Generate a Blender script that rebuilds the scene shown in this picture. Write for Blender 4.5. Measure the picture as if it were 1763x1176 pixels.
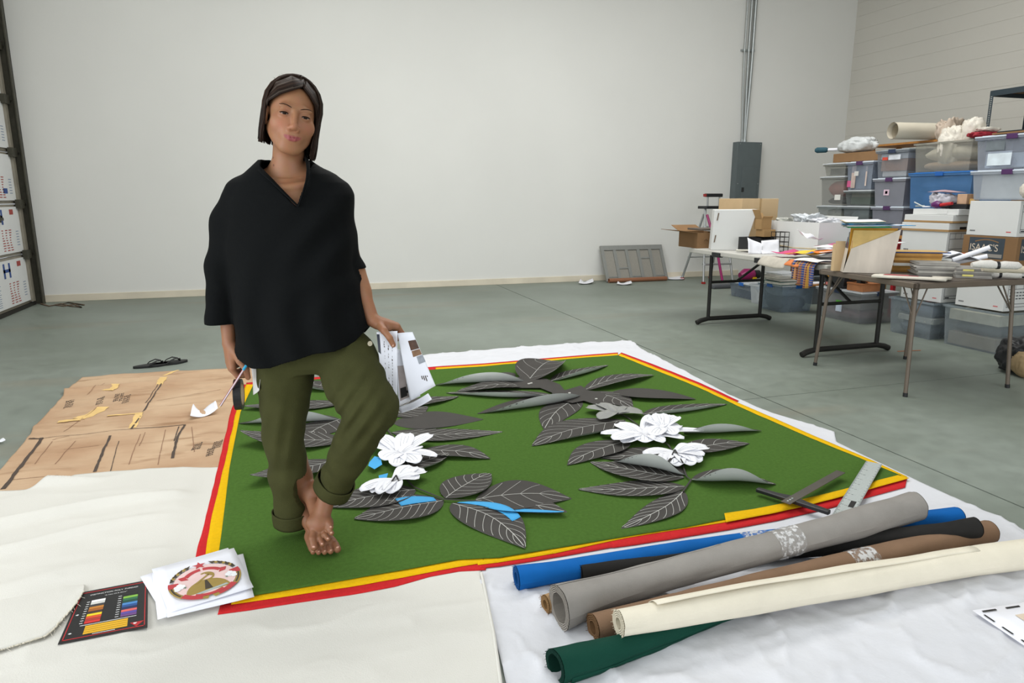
import bpy, math, random
import numpy as np
from mathutils import Vector, Matrix

random.seed(7)
rng = np.random.default_rng(7)
for o in list(bpy.data.objects):
    bpy.data.objects.remove(o)
SC = bpy.context.scene
COL = SC.collection

# ------------------------------------------------------------------ camera
IW, IH = 1763.0, 1176.0
FPX, PITCH, YAW, CAMH = 1175.0, math.radians(11.9), math.radians(17.6), 1.24
cam_d = bpy.data.cameras.new('camera')
cam_d.sensor_fit = 'HORIZONTAL'; cam_d.sensor_width = 36.0
cam_d.lens = FPX / IW * 36.0
cam_d.clip_start = 0.05
cam = bpy.data.objects.new('camera', cam_d)
cam.location = (0, 0, CAMH)
cam.rotation_euler = (math.pi / 2 - PITCH, 0, -YAW)
COL.objects.link(cam)
SC.camera = cam

# ------------------------------------------------------------------ world, lights, exposure
SC.view_settings.view_transform = 'Standard'
SC.view_settings.look = 'None'
SC.view_settings.gamma = 1.0
SC.view_settings.use_curve_mapping = False
SC.view_settings.exposure = 0.12
world = bpy.data.worlds.new('overcast'); SC.world = world
world.use_nodes = True
world.node_tree.nodes['Background'].inputs[0].default_value = (0.86, 0.92, 1.0, 1)
world.node_tree.nodes['Background'].inputs[1].default_value = 0.9


def area(name, loc, rot, sx, sy, power, col):
    d = bpy.data.lights.new(name, 'AREA')
    d.shape = 'RECTANGLE'; d.size = sx; d.size_y = sy; d.energy = power; d.color = col
    o = bpy.data.objects.new(name, d); o.location = loc; o.rotation_euler = rot
    COL.objects.link(o)
    return o


R = math.radians
# daylight through the open roll-up doors beside and behind the photographer, and roof skylights
area('daylight_side_door', (-2.93, 0.2, 1.75), (0, R(-90), 0), 3.4, 4.2, 150, (0.95, 0.98, 1.0))
area('daylight_rear_door', (3.2, -3.9, 1.9), (R(90), 0, 0), 5.0, 3.6, 155, (0.96, 0.98, 1.0))
area('skylight_front', (1.5, 3.2, 4.95), (0, 0, 0), 3.2, 1.6, 50, (1.0, 0.985, 0.95))
area('skylight_rear', (2.2, 5.7, 4.95), (0, 0, 0), 7.6, 1.3, 235, (1.0, 0.985, 0.95))

# ------------------------------------------------------------------ projection helpers (photo pixel -> place)
_fw = np.array([math.sin(YAW) * math.cos(PITCH), math.cos(YAW) * math.cos(PITCH), -math.sin(PITCH)])
_rt = np.array([math.cos(YAW), -math.sin(YAW), 0.0])
_up = np.cross(_rt, _fw)
_dp = np.array([math.sin(YAW), math.cos(YAW), 0.0])
_C = np.array([0, 0, CAMH])


def ray(x, y):
    return _fw + _rt * (x - IW / 2) / FPX - _up * (y - IH / 2) / FPX


def G(x, y, z=0.0):
    d = ray(x, y)
    return _C + d * ((z - CAMH) / d[2])


def atY(x, y, Y):
    d = ray(x, y)
    return _C + d * (Y / d[1])


def atX(x, y, X):
    d = ray(x, y)
    return _C + d * (X / d[0])


# ------------------------------------------------------------------ materials
def lin(c):
    if isinstance(c, str):
        c = c.lstrip('#')
        c = [int(c[i:i + 2], 16) / 255 for i in (0, 2, 4)]
    return tuple((v / 12.92) if v <= 0.04045 else ((v + 0.055) / 1.055) ** 2.4 for v in c[:3])


_mats = {}


def M(name, c=None, r=0.6, var=0.06, vs=8.0, bump=0.0, bs=80.0, metal=0.0, spec=0.4, aniso=None):
    if name in _mats:
        return _mats[name]
    m = bpy.data.materials.new(name); m.use_nodes = True
    nt = m.node_tree; N = nt.nodes; L = nt.links
    b = N['Principled BSDF']
    b.inputs['Roughness'].default_value = r
    b.inputs['Metallic'].default_value = metal
    b.inputs['Specular IOR Level'].default_value = spec
    c1 = lin(c)
    tc = N.new('ShaderNodeTexCoord')
    src = tc.outputs['Object']
    if aniso:
        mp = N.new('ShaderNodeMapping'); mp.inputs['Scale'].default_value = aniso
        L.new(src, mp.inputs['Vector']); src = mp.outputs['Vector']
    if var > 0:
        n = N.new('ShaderNodeTexNoise'); n.inputs['Scale'].default_value = vs
        n.inputs['Detail'].default_value = 5.0
        L.new(src, n.inputs['Vector'])
        rp = N.new('ShaderNodeValToRGB')
        rp.color_ramp.elements[0].position = 0.3; rp.color_ramp.elements[1].position = 0.7
        rp.color_ramp.elements[0].color = tuple(max(0, v * (1 - var)) for v in c1) + (1,)
        rp.color_ramp.elements[1].color = tuple(min(1, v * (1 + var)) for v in c1) + (1,)
        L.new(n.outputs['Fac'], rp.inputs['Fac'])
        L.new(rp.outputs['Color'], b.inputs['Base Color'])
    else:
        b.inputs['Base Color'].default_value = c1 + (1,)
    if bump > 0:
        n2 = N.new('ShaderNodeTexNoise'); n2.inputs['Scale'].default_value = bs
        n2.inputs['Detail'].default_value = 4.0
        L.new(src, n2.inputs['Vector'])
        bp = N.new('ShaderNodeBump'); bp.inputs['Strength'].default_value = bump
        bp.inputs['Distance'].default_value = 0.01
        L.new(n2.outputs['Fac'], bp.inputs['Height'])
        L.new(bp.outputs['Normal'], b.inputs['Normal'])
    _mats[name] = m
    return m


def clear_plastic(name, c, through=0.5, r=0.25):
    """thin translucent moulded plastic"""
    if name in _mats:
        return _mats[name]
    m = bpy.data.materials.new(name); m.use_nodes = True
    nt = m.node_tree; N = nt.nodes; L = nt.links
    b = N['Principled BSDF']; out = N['Material Output']
    b.inputs['Base Color'].default_value = lin(c) + (1,)
    b.inputs['Roughness'].default_value = r
    t = N.new('ShaderNodeBsdfTransparent'); t.inputs[0].default_value = tuple(0.5 + 0.5 * v for v in lin(c)) + (1,)
    mx = N.new('ShaderNodeMixShader'); mx.inputs[0].default_value = through
    n = N.new('ShaderNodeTexNoise'); n.inputs['Scale'].default_value = 6
    tc = N.new('ShaderNodeTexCoord'); L.new(tc.outputs['Object'], n.inputs['Vector'])
    mr = N.new('ShaderNodeMapRange')
    mr.inputs['To Min'].default_value = max(0, through - 0.1); mr.inputs['To Max'].default_value = min(1, through + 0.1)
    L.new(n.outputs['Fac'], mr.inputs['Value']); L.new(mr.outputs[0], mx.inputs[0])
    L.new(b.outputs[0], mx.inputs[1]); L.new(t.outputs[0], mx.inputs[2])
    L.new(mx.outputs[0], out.inputs['Surface'])
    _mats[name] = m
    return m


# ------------------------------------------------------------------ mesh builder
class MB:
    def __init__(s):
        s.v = []; s.f = []; s.mi = []; s.sm = []

    def add(s, verts, faces, mi=0, smooth=False):
        b = len(s.v)
        s.v += [tuple(map(float, p)) for p in verts]
        for f in faces:
            s.f.append(tuple(b + i for i in f)); s.mi.append(mi); s.sm.append(smooth)
        return s

    def box(s, x0, x1, y0, y1, z0, z1, mi=0):
        v = [(x0, y0, z0), (x1, y0, z0), (x1, y1, z0), (x0, y1, z0), (x0, y0, z1), (x1, y0, z1), (x1, y1, z1), (x0, y1, z1)]
        return s.add(v, [(3, 2, 1, 0), (4, 5, 6, 7), (0, 1, 5, 4), (1, 2, 6, 5), (2, 3, 7, 6), (3, 0, 4, 7)], mi)

    def obox(s, c, ax, ay, az, mi=0):
        """oriented box: centre and three half-axis vectors"""
        c, ax, ay, az = map(np.array, (c, ax, ay, az))
        v = [c + i * ax + j * ay + k * az for k in (-1, 1) for i, j in ((-1, -1), (1, -1), (1, 1), (-1, 1))]
        return s.add(v, [(3, 2, 1, 0), (4, 5, 6, 7), (0, 1, 5, 4), (1, 2, 6, 5), (2, 3, 7, 6), (3, 0, 4, 7)], mi)

    def frustum(s, x0, x1, y0, y1, z0, z1, t, mi=0, top=True, bottom=True):
        v = [(x0 + t, y0 + t, z0), (x1 - t, y0 + t, z0), (x1 - t, y1 - t, z0), (x0 + t, y1 - t, z0), (x0, y0, z1), (x1, y0, z1), (x1, y1, z1), (x0, y1, z1)]
        f = [(0, 1, 5, 4), (1, 2, 6, 5), (2, 3, 7, 6), (3, 0, 4, 7)]
        if bottom: f.append((3, 2, 1, 0))
        if top: f.append((4, 5, 6, 7))
        return s.add(v, f, mi)

    def prism(s, pts, z0, z1, mi=0):
        n = len(pts)
        v = [(p[0], p[1], z0) for p in pts] + [(p[0], p[1], z1) for p in pts]
        f = [tuple(range(n - 1, -1, -1)), tuple(range(n, 2 * n))] + [(i, (i + 1) % n, n + (i + 1) % n, n + i) for i in range(n)]
        return s.add(v, f, mi)

    def tube(s, pts, rad, n=10, mi=0, caps=True, flat=None, smooth=True):
        pts = [np.array(p, float) for p in pts]; m = len(pts)
        if not hasattr(rad, '__len__'): rad = [rad] * m
        tans = []
        for i in range(m):
            t = pts[min(i + 1, m - 1)] - pts[max(i - 1, 0)]
            l = np.linalg.norm(t); tans.append(t / l if l > 1e-9 else np.array([0, 0, 1.0]))
        t0 = tans[0]
        a = np.array([0, 0, 1.0]) if abs(t0[2]) < 0.9 else np.array([1.0, 0, 0])
        u = np.cross(t0, a); u /= np.linalg.norm(u)
        vs = []
        for i in range(m):
            t = tans[i]
            u = u - t * (u @ t); u /= np.linalg.norm(u); w = np.cross(t, u)
            for k in range(n):
                an = 2 * math.pi * k / n
                ca, sa = math.cos(an), math.sin(an)
                if flat: sa *= flat
                vs.append(pts[i] + rad[i] * (u * ca + w * sa))
        fs = [(i * n + k, i * n + (k + 1) % n, (i + 1) * n + (k + 1) % n, (i + 1) * n + k) for i in range(m - 1) for k in range(n)]
        b = len(s.v)
        s.add(vs, fs, mi, smooth)
        if caps:
            s.add([vs[k] for k in range(n)], [tuple(range(n - 1, -1, -1))], mi)
            s.add([vs[(m - 1) * n + k] for k in range(n)], [tuple(range(n))], mi)
        return s

    def ellipsoid(s, c, r, mi=0, nu=14, nv=9, jit=0.0):
        c = np.array(c); r = np.array(r); vs = []
        for j in range(nv + 1):
            th = math.pi * j / nv
            for i in range(nu):
                ph = 2 * math.pi * i / nu
                k = 1 + (random.uniform(-jit, jit) if jit else 0)
                vs.append(c + r * k * np.array([math.sin(th) * math.cos(ph), math.sin(th) * math.sin(ph), math.cos(th)]))
        fs = [(j * nu + i, (j + 1) * nu + i, (j + 1) * nu + (i + 1) % nu, j * nu + (i + 1) % nu) for j in range(nv) for i in range(nu)]
        return s.add(vs, fs, mi, True)

    def grid(s, fn, nu, nv, mi=0, smooth=True, flip=False):
        """fn(a,b) in 0..1 -> point"""
        vs = [fn(i / nu, j / nv) for j in range(nv + 1) for i in range(nu + 1)]
        fs = []
        for j in range(nv):
            for i in range(nu):
                q = (j * (nu + 1) + i, j * (nu + 1) + i + 1, (j + 1) * (nu + 1) + i + 1, (j + 1) * (nu + 1) + i)
                fs.append(q[::-1] if flip else q)
        return s.add(vs, fs, mi, smooth)

    def ribbon(s, pts, w, nrm=(0, 0, 1), mi=0, th=0.0):
        """thin strip along pts, width w, lying against normal nrm"""
        pts = [np.array(p, float) for p in pts]; m = len(pts); nrm = np.array(nrm, float); vs = []
        for i in range(m):
            t = pts[min(i + 1, m - 1)] - pts[max(i - 1, 0)]
            sd = np.cross(nrm, t); sd /= (np.linalg.norm(sd) + 1e-12)
            ww = w[i] if hasattr(w, '__len__') else w
            vs += [pts[i] - sd * ww / 2, pts[i] + sd * ww / 2]
        return s.add(vs, [(2 * i, 2 * i + 2, 2 * i + 3, 2 * i + 1) for i in range(m - 1)], mi)

    def build(s, name, mats, parent=None, world=False, origin=None, bevel=0.0, solid=0.0, subsurf=0):
        V = np.array(s.v, float).reshape(-1, 3)
        if parent is not None and world:
            mi = wm(parent).inverted(); A = np.array(mi)
            V = V @ A[:3, :3].T + A[:3, 3]
        if origin is not None:
            V = V - np.array(origin)
        me = bpy.data.meshes.new(name)
        me.from_pydata([tuple(p) for p in V], [], s.f)
        if not isinstance(mats, (list, tuple)): mats = [mats]
        for m in mats: me.materials.append(m)
        me.polygons.foreach_set('material_index', s.mi)
        me.polygons.foreach_set('use_smooth', s.sm)
        me.update()
        o = bpy.data.objects.new(name, me); COL.objects.link(o)
        if parent is not None: o.parent = parent
        if origin is not None: o.location = origin
        if solid:
            d = o.modifiers.new('thickness', 'SOLIDIFY'); d.thickness = solid; d.offset = 0
        if bevel:
            d = o.modifiers.new('bevel', 'BEVEL'); d.width = bevel; d.segments = 2; d.limit_method = 'ANGLE'
        if subsurf:
            d = o.modifiers.new('sub', 'SUBSURF'); d.levels = subsurf; d.render_levels = subsurf
        return o


def wm(o):
    m = o.matrix_basis.copy(); p = o.parent
    while p is not None:
        m = p.matrix_basis @ m; p = p.parent
    return m


def tag(o, label=None, cat=None, group=None, kind=None):
    if label: o['label'] = label
    if cat: o['category'] = cat
    if group: o['group'] = group
    if kind: o['kind'] = kind
    return o


def thing(name, label, cat, loc=(0, 0, 0), rz=0.0, group=None):
    o = bpy.data.objects.new(name, None)
    o.location = tuple(map(float, loc)); o.rotation_euler = (0, 0, rz)
    o.matrix_basis = Matrix.Translation(o.location) @ Matrix.Rotation(rz, 4, 'Z')
    o.empty_display_size = 0.1
    COL.objects.link(o)
    return tag(o, label, cat, group)


def text(s, size, mat, parent, origin, xdir, ydir, name='lettering', align='LEFT', world=True, sx=1.0):
    cu = bpy.data.curves.new('t', 'FONT'); cu.body = s; cu.size = size; cu.align_x = align
    tmp = bpy.data.objects.new('t', cu); COL.objects.link(tmp)
    bpy.context.view_layer.update()
    dg = bpy.context.evaluated_depsgraph_get()
    me = bpy.data.meshes.new_from_object(tmp.evaluated_get(dg))
    bpy.data.objects.remove(tmp); bpy.data.curves.remove(cu)
    xd = Vector(xdir).normalized() * sx; yd = Vector(ydir).normalized(); zd = xd.cross(yd).normalized()
    A = Matrix(((xd.x, yd.x, zd.x, origin[0]), (xd.y, yd.y, zd.y, origin[1]), (xd.z, yd.z, zd.z, origin[2]), (0, 0, 0, 1)))
    if world and parent is not None: A = wm(parent).inverted() @ A
    me.transform(A); me.name = name
    me.materials.clear(); me.materials.append(mat)
    o = bpy.data.objects.new(name, me); COL.objects.link(o); o.parent = parent
    return o


def sstep(a, b, x):
    t = min(1, max(0, (x - a) / (b - a))); return t * t * (3 - 2 * t)


def vnoise(x, y, s=0):
    """cheap smooth 2-D value noise, -1..1"""
    def h(i, j):
        n = math.sin(i * 127.1 + j * 311.7 + s * 74.7) * 43758.5453
        return (n - math.floor(n)) * 2 - 1
    i, j = math.floor(x), math.floor(y); fx, fy = x - i, y - j
    fx = fx * fx * (3 - 2 * fx); fy = fy * fy * (3 - 2 * fy)
    return (h(i, j) * (1 - fx) + h(i + 1, j) * fx) * (1 - fy) + (h(i, j + 1) * (1 - fx) + h(i + 1, j + 1) * fx) * fy

# =================================================================== THE ROOM
XL, XR, YB, YF, ZC = -3.0, 8.8, 9.53, -4.2, 5.0


def wall_mat(name, c, scale=0.6, var=0.03):
    return M(name, c, r=0.75, var=var, vs=scale, bump=0.04, bs=35, spec=0.25)


m_wall = wall_mat('painted_drywall', '#dedeDA')
m_wallr = wall_mat('painted_block', '#cdcac2')


def floor_material():
    m = bpy.data.materials.new('painted_concrete'); m.use_nodes = True
    nt = m.node_tree; N = nt.nodes; L = nt.links; b = N['Principled BSDF']
    tc = N.new('ShaderNodeTexCoord')
    n1 = N.new('ShaderNodeTexNoise'); n1.inputs['Scale'].default_value = 0.7; n1.inputs['Detail'].default_value = 6
    n2 = N.new('ShaderNodeTexNoise'); n2.inputs['Scale'].default_value = 9; n2.inputs['Detail'].default_value = 8
    mp = N.new('ShaderNodeMapping'); mp.inputs['Scale'].default_value = (0.35, 1.6, 1)
    n3 = N.new('ShaderNodeTexNoise'); n3.inputs['Scale'].default_value = 1.1; n3.inputs['Detail'].default_value = 7
    for n in (n1, n2): L.new(tc.outputs['Object'], n.inputs['Vector'])
    L.new(tc.outputs['Object'], mp.inputs['Vector']); L.new(mp.outputs[0], n3.inputs['Vector'])
    r1 = N.new('ShaderNodeValToRGB')
    r1.color_ramp.elements[0].position = 0.35; r1.color_ramp.elements[1].position = 0.68
    r1.color_ramp.elements[0].color = lin('#71796f') + (1,); r1.color_ramp.elements[1].color = lin('#848c84') + (1,)
    L.new(n1.outputs['Fac'], r1.inputs['Fac'])
    # worn patches where the paint shows the concrete
    r3 = N.new('ShaderNodeValToRGB')
    r3.color_ramp.elements[0].position = 0.56; r3.color_ramp.elements[1].position = 0.74
    r3.color_ramp.elements[0].color = (0, 0, 0, 1); r3.color_ramp.elements[1].color = (0.55, 0.55, 0.55, 1)
    L.new(n3.outputs['Fac'], r3.inputs['Fac'])
    mx = N.new('ShaderNodeMixRGB'); mx.inputs[2].default_value = lin('#7f7766') + (1,)
    L.new(r3.outputs['Color'], mx.inputs[0]); L.new(r1.outputs['Color'], mx.inputs[1])
    mx2 = N.new('ShaderNodeMixRGB'); mx2.blend_type = 'OVERLAY'; mx2.inputs[0].default_value = 0.25
    L.new(mx.outputs[0], mx2.inputs[1]); L.new(n2.outputs['Fac'], mx2.inputs[2])
    L.new(mx2.outputs[0], b.inputs['Base Color'])
    rr = N.new('ShaderNodeMapRange'); rr.inputs['To Min'].default_value = 0.38; rr.inputs['To Max'].default_value = 0.6
    L.new(n2.outputs['Fac'], rr.inputs['Value']); L.new(rr.outputs[0], b.inputs['Roughness'])
    b.inputs['Specular IOR Level'].default_value = 0.35
    bp = N.new('ShaderNodeBump'); bp.inputs['Strength'].default_value = 0.05
    L.new(n2.outputs['Fac'], bp.inputs['Height']); L.new(bp.outputs[0], b.inputs['Normal'])
    return m


m_floor = floor_material()
m_dark = M('joint_dirt', '#5d5b53', r=0.9)
xj = float(G(1107, 597)[0]); yj = float(G(1330, 683)[1])
mb = MB(); mb.box(XL - .2, XR + .2, YF - .2, YB + .2, -0.12, -0.008)
fl = tag(mb.build('floor', m_dark), kind='structure')
fl['label'] = 'grey-green painted concrete floor with worn patches'
for (a, b_) in ((XL - .2, xj - .005), (xj + .005, XR + .2)):
    for (c, d) in ((YF - .2, yj - .003), (yj + .003, YB + .2)):
        mb = MB(); mb.box(a, b_, c, d, -0.008, 0.0); mb.build('slab', m_floor, fl)

mb = MB(); mb.box(XL - .2, XR + .2, YB, YB + .2, 0, ZC)
tag(mb.build('wall_back', m_wall), 'tall white drywall at the back', kind='structure')
mb = MB(); mb.box(XR + .008, XR + .2, YF, YB, 0, ZC)
wr = tag(mb.build('wall_right', m_wallr), 'grey-white painted block wall on the right', kind='structure')
z = 0.0
while z < ZC - .01:
    mb = MB(); mb.box(XR, XR + .014, YF, YB, z + .0008, min(ZC, z + .203) - .0008)
    mb.build('block_course', m_wallr, wr); z += .203
# left wall has a roll-up door at the back corner and an open one beside the photographer
mb = MB()
mb.box(XL - .2, XL, 2.4, 4.7, 0, ZC); mb.box(XL - .2, XL, 4.7, YB, 4.0, ZC)
mb.box(XL - .2, XL, YF, -2.0, 0, ZC); mb.box(XL - .2, XL, -2.0, 2.4, 3.5, ZC); mb.box(XL - .2, XL, 9.42, YB, 0, 4.0)
tag(mb.build('wall_left', m_wall), 'white wall on the left holding the roll-up doors', kind='structure')
mb = MB(); mb.box(XL - .2, 0.6, YF - .2, YF, 0, ZC); mb.box(5.8, XR + .2, YF - .2, YF, 0, ZC); mb.box(0.6, 5.8, YF - .2, YF, 3.8, ZC)
tag(mb.build('wall_front', m_wall), 'white wall behind the photographer', kind='structure')
mb = MB()
for (a, b_, c, d) in ((XL - .2, XR + .2, YF - .2, 2.4), (XL - .2, XR + .2, 4.0, 5.0), (XL - .2, XR + .2, 6.4, YB + .2),
                      (XL - .2, -.1, 2.4, 4.0), (3.1, XR + .2, 2.4, 4.0), (XL - .2, -1.7, 5.0, 6.4), (6.1, XR + .2, 5.0, 6.4)):
    mb.box(a, b_, c, d, ZC, ZC + .15)
tag(mb.build('ceiling', M('ceiling_white', '#d8d8d4', r=.85)), 'white ceiling with two skylights', kind='structure')

m_base = M('cream_baseboard', '#d9d0bd', r=.6, var=.08, vs=3)
mb = MB(); mb.box(XL + .02, 6.9, YB - .018, YB, 0, .085)
tag(mb.build('baseboard_back', m_base, bevel=.003), 'cream wooden baseboard along the back wall', kind='structure')

# roll-up door with foil-faced foam boards in its sections
m_foam = M('foam_board_white', '#dedfdf', r=.5, var=.05, vs=2)
m_trk = M('galvanised_track', '#4c4a40', r=.5, metal=.4, var=.15, vs=12)
m_stile = M('door_stile', '#8d877a', r=.5, metal=.2, var=.12)
m_blue = M('print_blue', '#2b4b8c', r=.6); m_redp = M('print_red', '#a4463f', r=.6); m_greyp = M('print_grey', '#8f9cb0', r=.6)
dr = thing('door_1', 'roll-up door faced with printed white foam boards', None, (XL + .02, 9.4, 0)); dr['kind'] = 'structure'
y1 = 9.36 - 9.4; y0 = y1 - 4.5
zs = [0.03, 0.60, 1.17, 1.74, 2.31, 2.88, 3.45, 3.95]
for i in range(len(zs) - 1):
    za, zb = zs[i], zs[i + 1]
    mb = MB(); mb.box(-.06, -.015, y0, y1, za + .006, zb - .006); sec = mb.build('section', m_stile, dr)
    for (a, b_) in ((y1 - 1.42, y1 - .1), (y1 - 2.9, y1 - 1.55)):
        mb = MB(); mb.box(-.016, .004, a, b_, za + .04, zb - .03); mb.build('foam_board', m_foam, sec)
    # printing on the two nearest boards: bold blue letter, red columns of text, pale blue small print
    for (a, b_) in ((y1 - 1.42, y1 - .1), (y1 - 2.9, y1 - 1.55)):
        mb = MB(); x = .0048
        def pr(ya, yb, zc, zd, mi): mb.add([(x, ya, zc), (x, yb, zc), (x, yb, zd), (x, ya, zd)], [(3, 2, 1, 0)], mi)
        h = zb - za
        ya = b_ - .62
        for k in range(3 if i < 3 else 0):
            pass
        if i in (0, 1):
            pr(ya - .05, ya, za + h * .62, za + h * .9, 0); pr(ya + .1, ya + .15, za + h * .62, za + h * .9, 0); pr(ya - .05, ya + .15, za + h * .73, za + h * .79, 0)
            pr(b_ - .27, b_ - .16, za + h * .8, za + h * .9, 1)
        else:
            pr(ya - .1, ya + .02, za + h * .62, za + h * .72, 1); pr(b_ - .34, b_ - .22, za + h * .2, za + h * .3, 0); pr(b_ - .5, b_ - .4, za + h * .4, za + h * .5, 1)
        for c in range(3):
            for rr_ in range(9):
                yy = ya + .06 + c * .1; zz = za + h * .12 + rr_ * .027
                pr(yy, yy + .055 + .02 * math.sin(rr_ * 7 + c), zz, zz + .011, 1)
        for rr_ in range(11):
            pr(ya - .42, ya - .2 - .05 * math.sin(rr_ * 3.1), za + h * .12 + rr_ * .022, za + h * .12 + rr_ * .022 + .008, 2)
        for rr_ in range(6):
            pr(b_ - .16, b_ - .08, za + h * .2 + rr_ * .03, za + h * .2 + rr_ * .03 + .01, 2)
        mb.build('printing', [m_blue, m_redp, m_greyp], sec)
    mb = MB(); mb.box(-.015, .03, y1 - .1, y1 - .03, za + .02, zb - .02); mb.build('end_stile', m_stile, sec)
    mb = MB(); mb.box(.0, .05, y1 - .15, y1 + .0, zb - .05, zb + .05); mb.tube([(.03, y1 - .02, zb), (.03, y1 + .06, zb)], .022); mb.build('hinge', m_trk, sec)
mb = MB(); mb.box(-.01, .012, y1 + .005, y1 + .06, 0, 4.0); mb.box(-.01, .1, y1 + .045, y1 + .06, 0, 4.0); mb.box(.088, .1, y1 - .01, y1 + .06, 0, 4.0)
mb.build('track', m_trk, dr)
mb = MB(); mb.box(-.07, .02, y0, y1, -.0, .032); mb.build('bottom_seal', M('rubber_black', '#26241f', r=.8), dr)
mb = MB(); mb.box(.004, .03, y1 - .78, y1 - .62, 1.0, 1.03); mb.tube([(.02, y1 - .7, .98), (.02, y1 - .7, 1.06)], .012); mb.build('latch', m_trk, dr)

# electrical panel and conduits on the back wall
m_pan = M('panel_grey', '#5d6668', r=.45, var=.04)
pL = atY(1259, 245, YB); pR = atY(1303, 245, YB); pB = atY(1298, 345, YB)
px0, px1, pz1 = pL[0] + .03, pR[0], pL[2]; pz0 = pz1 - 1.15
ep = thing('electrical_panel', 'tall dark grey electrical panel mounted on the back wall', 'electrical panel', (px0, YB - .002, pz0))
w, h = px1 - px0, pz1 - pz0
mb = MB(); mb.box(0, w, -.12, 0, 0, h); mb.build('cabinet', m_pan, ep, bevel=.004)
mb = MB(); mb.box(.0, w, -.135, -.12, 0, h); mb.build('cover', m_pan, ep, bevel=.005)
mb = MB(); mb.box(.1, w - .05, -.143, -.135, .1, h * .67); dd = mb.build('door', m_pan, ep, bevel=.004)
mb = MB(); mb.box(.11, .15, -.15, -.143, h * .34, h * .4); mb.build('latch', M('latch_black', '#2a2c2d', r=.4), dd)
for (sx, sz) in ((.04, .03), (w - .03, .03), (.04, h - .03), (w - .03, h - .03), (.04, h * .45), (w - .03, h * .45)):
    mb = MB(); mb.tube([(sx, -.139, sz), (sx, -.133, sz)], .007, n=8); mb.build('screw', M('screw_steel', '#a9adad', r=.3, metal=.8), ep)
m_cond = M('conduit_steel', '#a8adad', r=.35, metal=.7, var=.05)
cx = atY(1285, 100, YB)[0]
for k, (dx, lab) in enumerate(((-.075, 'thin steel conduit running up the back wall, leftmost of three'), (.0, 'steel conduit running up the back wall, middle of three'), (.07, 'thicker steel conduit running up the back wall, rightmost of three'))):
    rr_ = (.012, .018, .024)[k]
    c = thing('conduit', lab, 'conduit', (cx + dx, YB - .05, pz1), group='steel conduits above the panel')
    xb = -dx * .4 + (.02 if k == 1 else 0) + (.02 if k == 0 else 0)
    mb = MB(); mb.tube([(xb * 1.2, 0, .0), (xb, 0, .25), (xb * .3, 0, .8), (0, 0, 1.3), (0, 0, ZC - pz1)], rr_, n=12); mb.build('pipe', m_cond, c)
    for zz in (1.35, 2.1):
        if zz < ZC - pz1:
            mb = MB(); mb.tube([(0, 0, zz - .02), (0, 0, zz + .02)], rr_ + .006, n=12); mb.box(-rr_ - .03, rr_ + .03, rr_ - .004, .05, zz - .012, zz + .012); mb.build('strap', m_cond, c)
    mb = MB(); mb.tube([(xb * 1.2, 0, 0), (xb * 1.2, 0, .04)], rr_ + .008, n=12); mb.build('coupling', m_cond, c)

# =================================================================== CLOTHS ON THE FLOOR
def hsh(i, j, s):
    n = np.sin(i * 127.1 + j * 311.7 + s * 74.7) * 43758.5453
    return (n - np.floor(n)) * 2 - 1


def npn(x, y, s=0):
    i, j = np.floor(x), np.floor(y); fx, fy = x - i, y - j
    fx = fx * fx * (3 - 2 * fx); fy = fy * fy * (3 - 2 * fy)
    return (hsh(i, j, s) * (1 - fx) + hsh(i + 1, j, s) * fx) * (1 - fy) + (hsh(i, j + 1, s) * (1 - fx) + hsh(i + 1, j + 1, s) * fx) * fy


def fbm(x, y, s=0, o=3):
    t = 0; a = 1; n = 0
    for k in range(o):
        t = t + a * npn(x * 2 ** k, y * 2 ** k, s + k); n += a; a *= .5
    return t / n


def resamp(pts, n):
    pts = np.array([p[:2] for p in pts], float)
    d = np.r_[0, np.cumsum(np.linalg.norm(np.diff(pts, axis=0), axis=1))]; t = np.linspace(0, d[-1], n)
    return np.stack([np.interp(t, d, pts[:, 0]), np.interp(t, d, pts[:, 1])], 1)


def coons(bot, right, top, left, nu, nv):
    """bot,top run left->right, left,right run bottom->top; returns (nv,nu,2)"""
    b, t, l, r = resamp(bot, nu), resamp(top, nu), resamp(left, nv), resamp(right, nv)
    u = np.linspace(0, 1, nu)[None, :, None]; v = np.linspace(0, 1, nv)[:, None, None]
    return ((1 - v) * b[None] + v * t[None] + (1 - u) * l[:, None] + u * r[:, None]
            - ((1 - u) * (1 - v) * b[0] + u * (1 - v) * b[-1] + (1 - u) * v * t[0] + u * v * t[-1]))


def sheet_obj(name, xy, z, mat, parent=None, origin=None, world=False, solid=0.0015, mb=None):
    nv, nu = xy.shape[:2]
    P = np.concatenate([xy, z[..., None]], 2).reshape(-1, 3)
    mb = MB(); idx = np.arange(nv * nu).reshape(nv, nu)
    F = np.stack([idx[:-1, :-1], idx[:-1, 1:], idx[1:, 1:], idx[1:, :-1]], -1).reshape(-1, 4)
    mb.v = [tuple(p) for p in P]; mb.f = [tuple(map(int, f)) for f in F]; mb.mi = [0] * len(F); mb.sm = [True] * len(F)
    return mb.build(name, mat, parent, world=world, origin=origin, solid=solid)


def gp(pts, z=0.0):
    return [G(x, y, z)[:2] for x, y in pts]


def smask(x, a, b):
    t = np.clip((x - a) / (b - a), 0, 1); return t * t * (3 - 2 * t)


def under_green(X, Y):
    """1 away from the green panel, 0 under it"""
    dx = np.maximum(np.maximum(-.42 - X, X - 2.62), 0); dy = np.maximum(np.maximum(2.02 - Y, Y - 4.92), 0)
    return smask(np.hypot(dx, dy), 0.0, .12)


m_sheet = M('white_cotton', '#cfd0d5', r=.9, var=.03, vs=3, bump=.25, bs=26, spec=.1)
m_cream = M('cream_cotton', '#d1cfc8', r=.9, var=.03, vs=2, bump=.12, bs=240, spec=.1)
m_tarp = None
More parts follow.
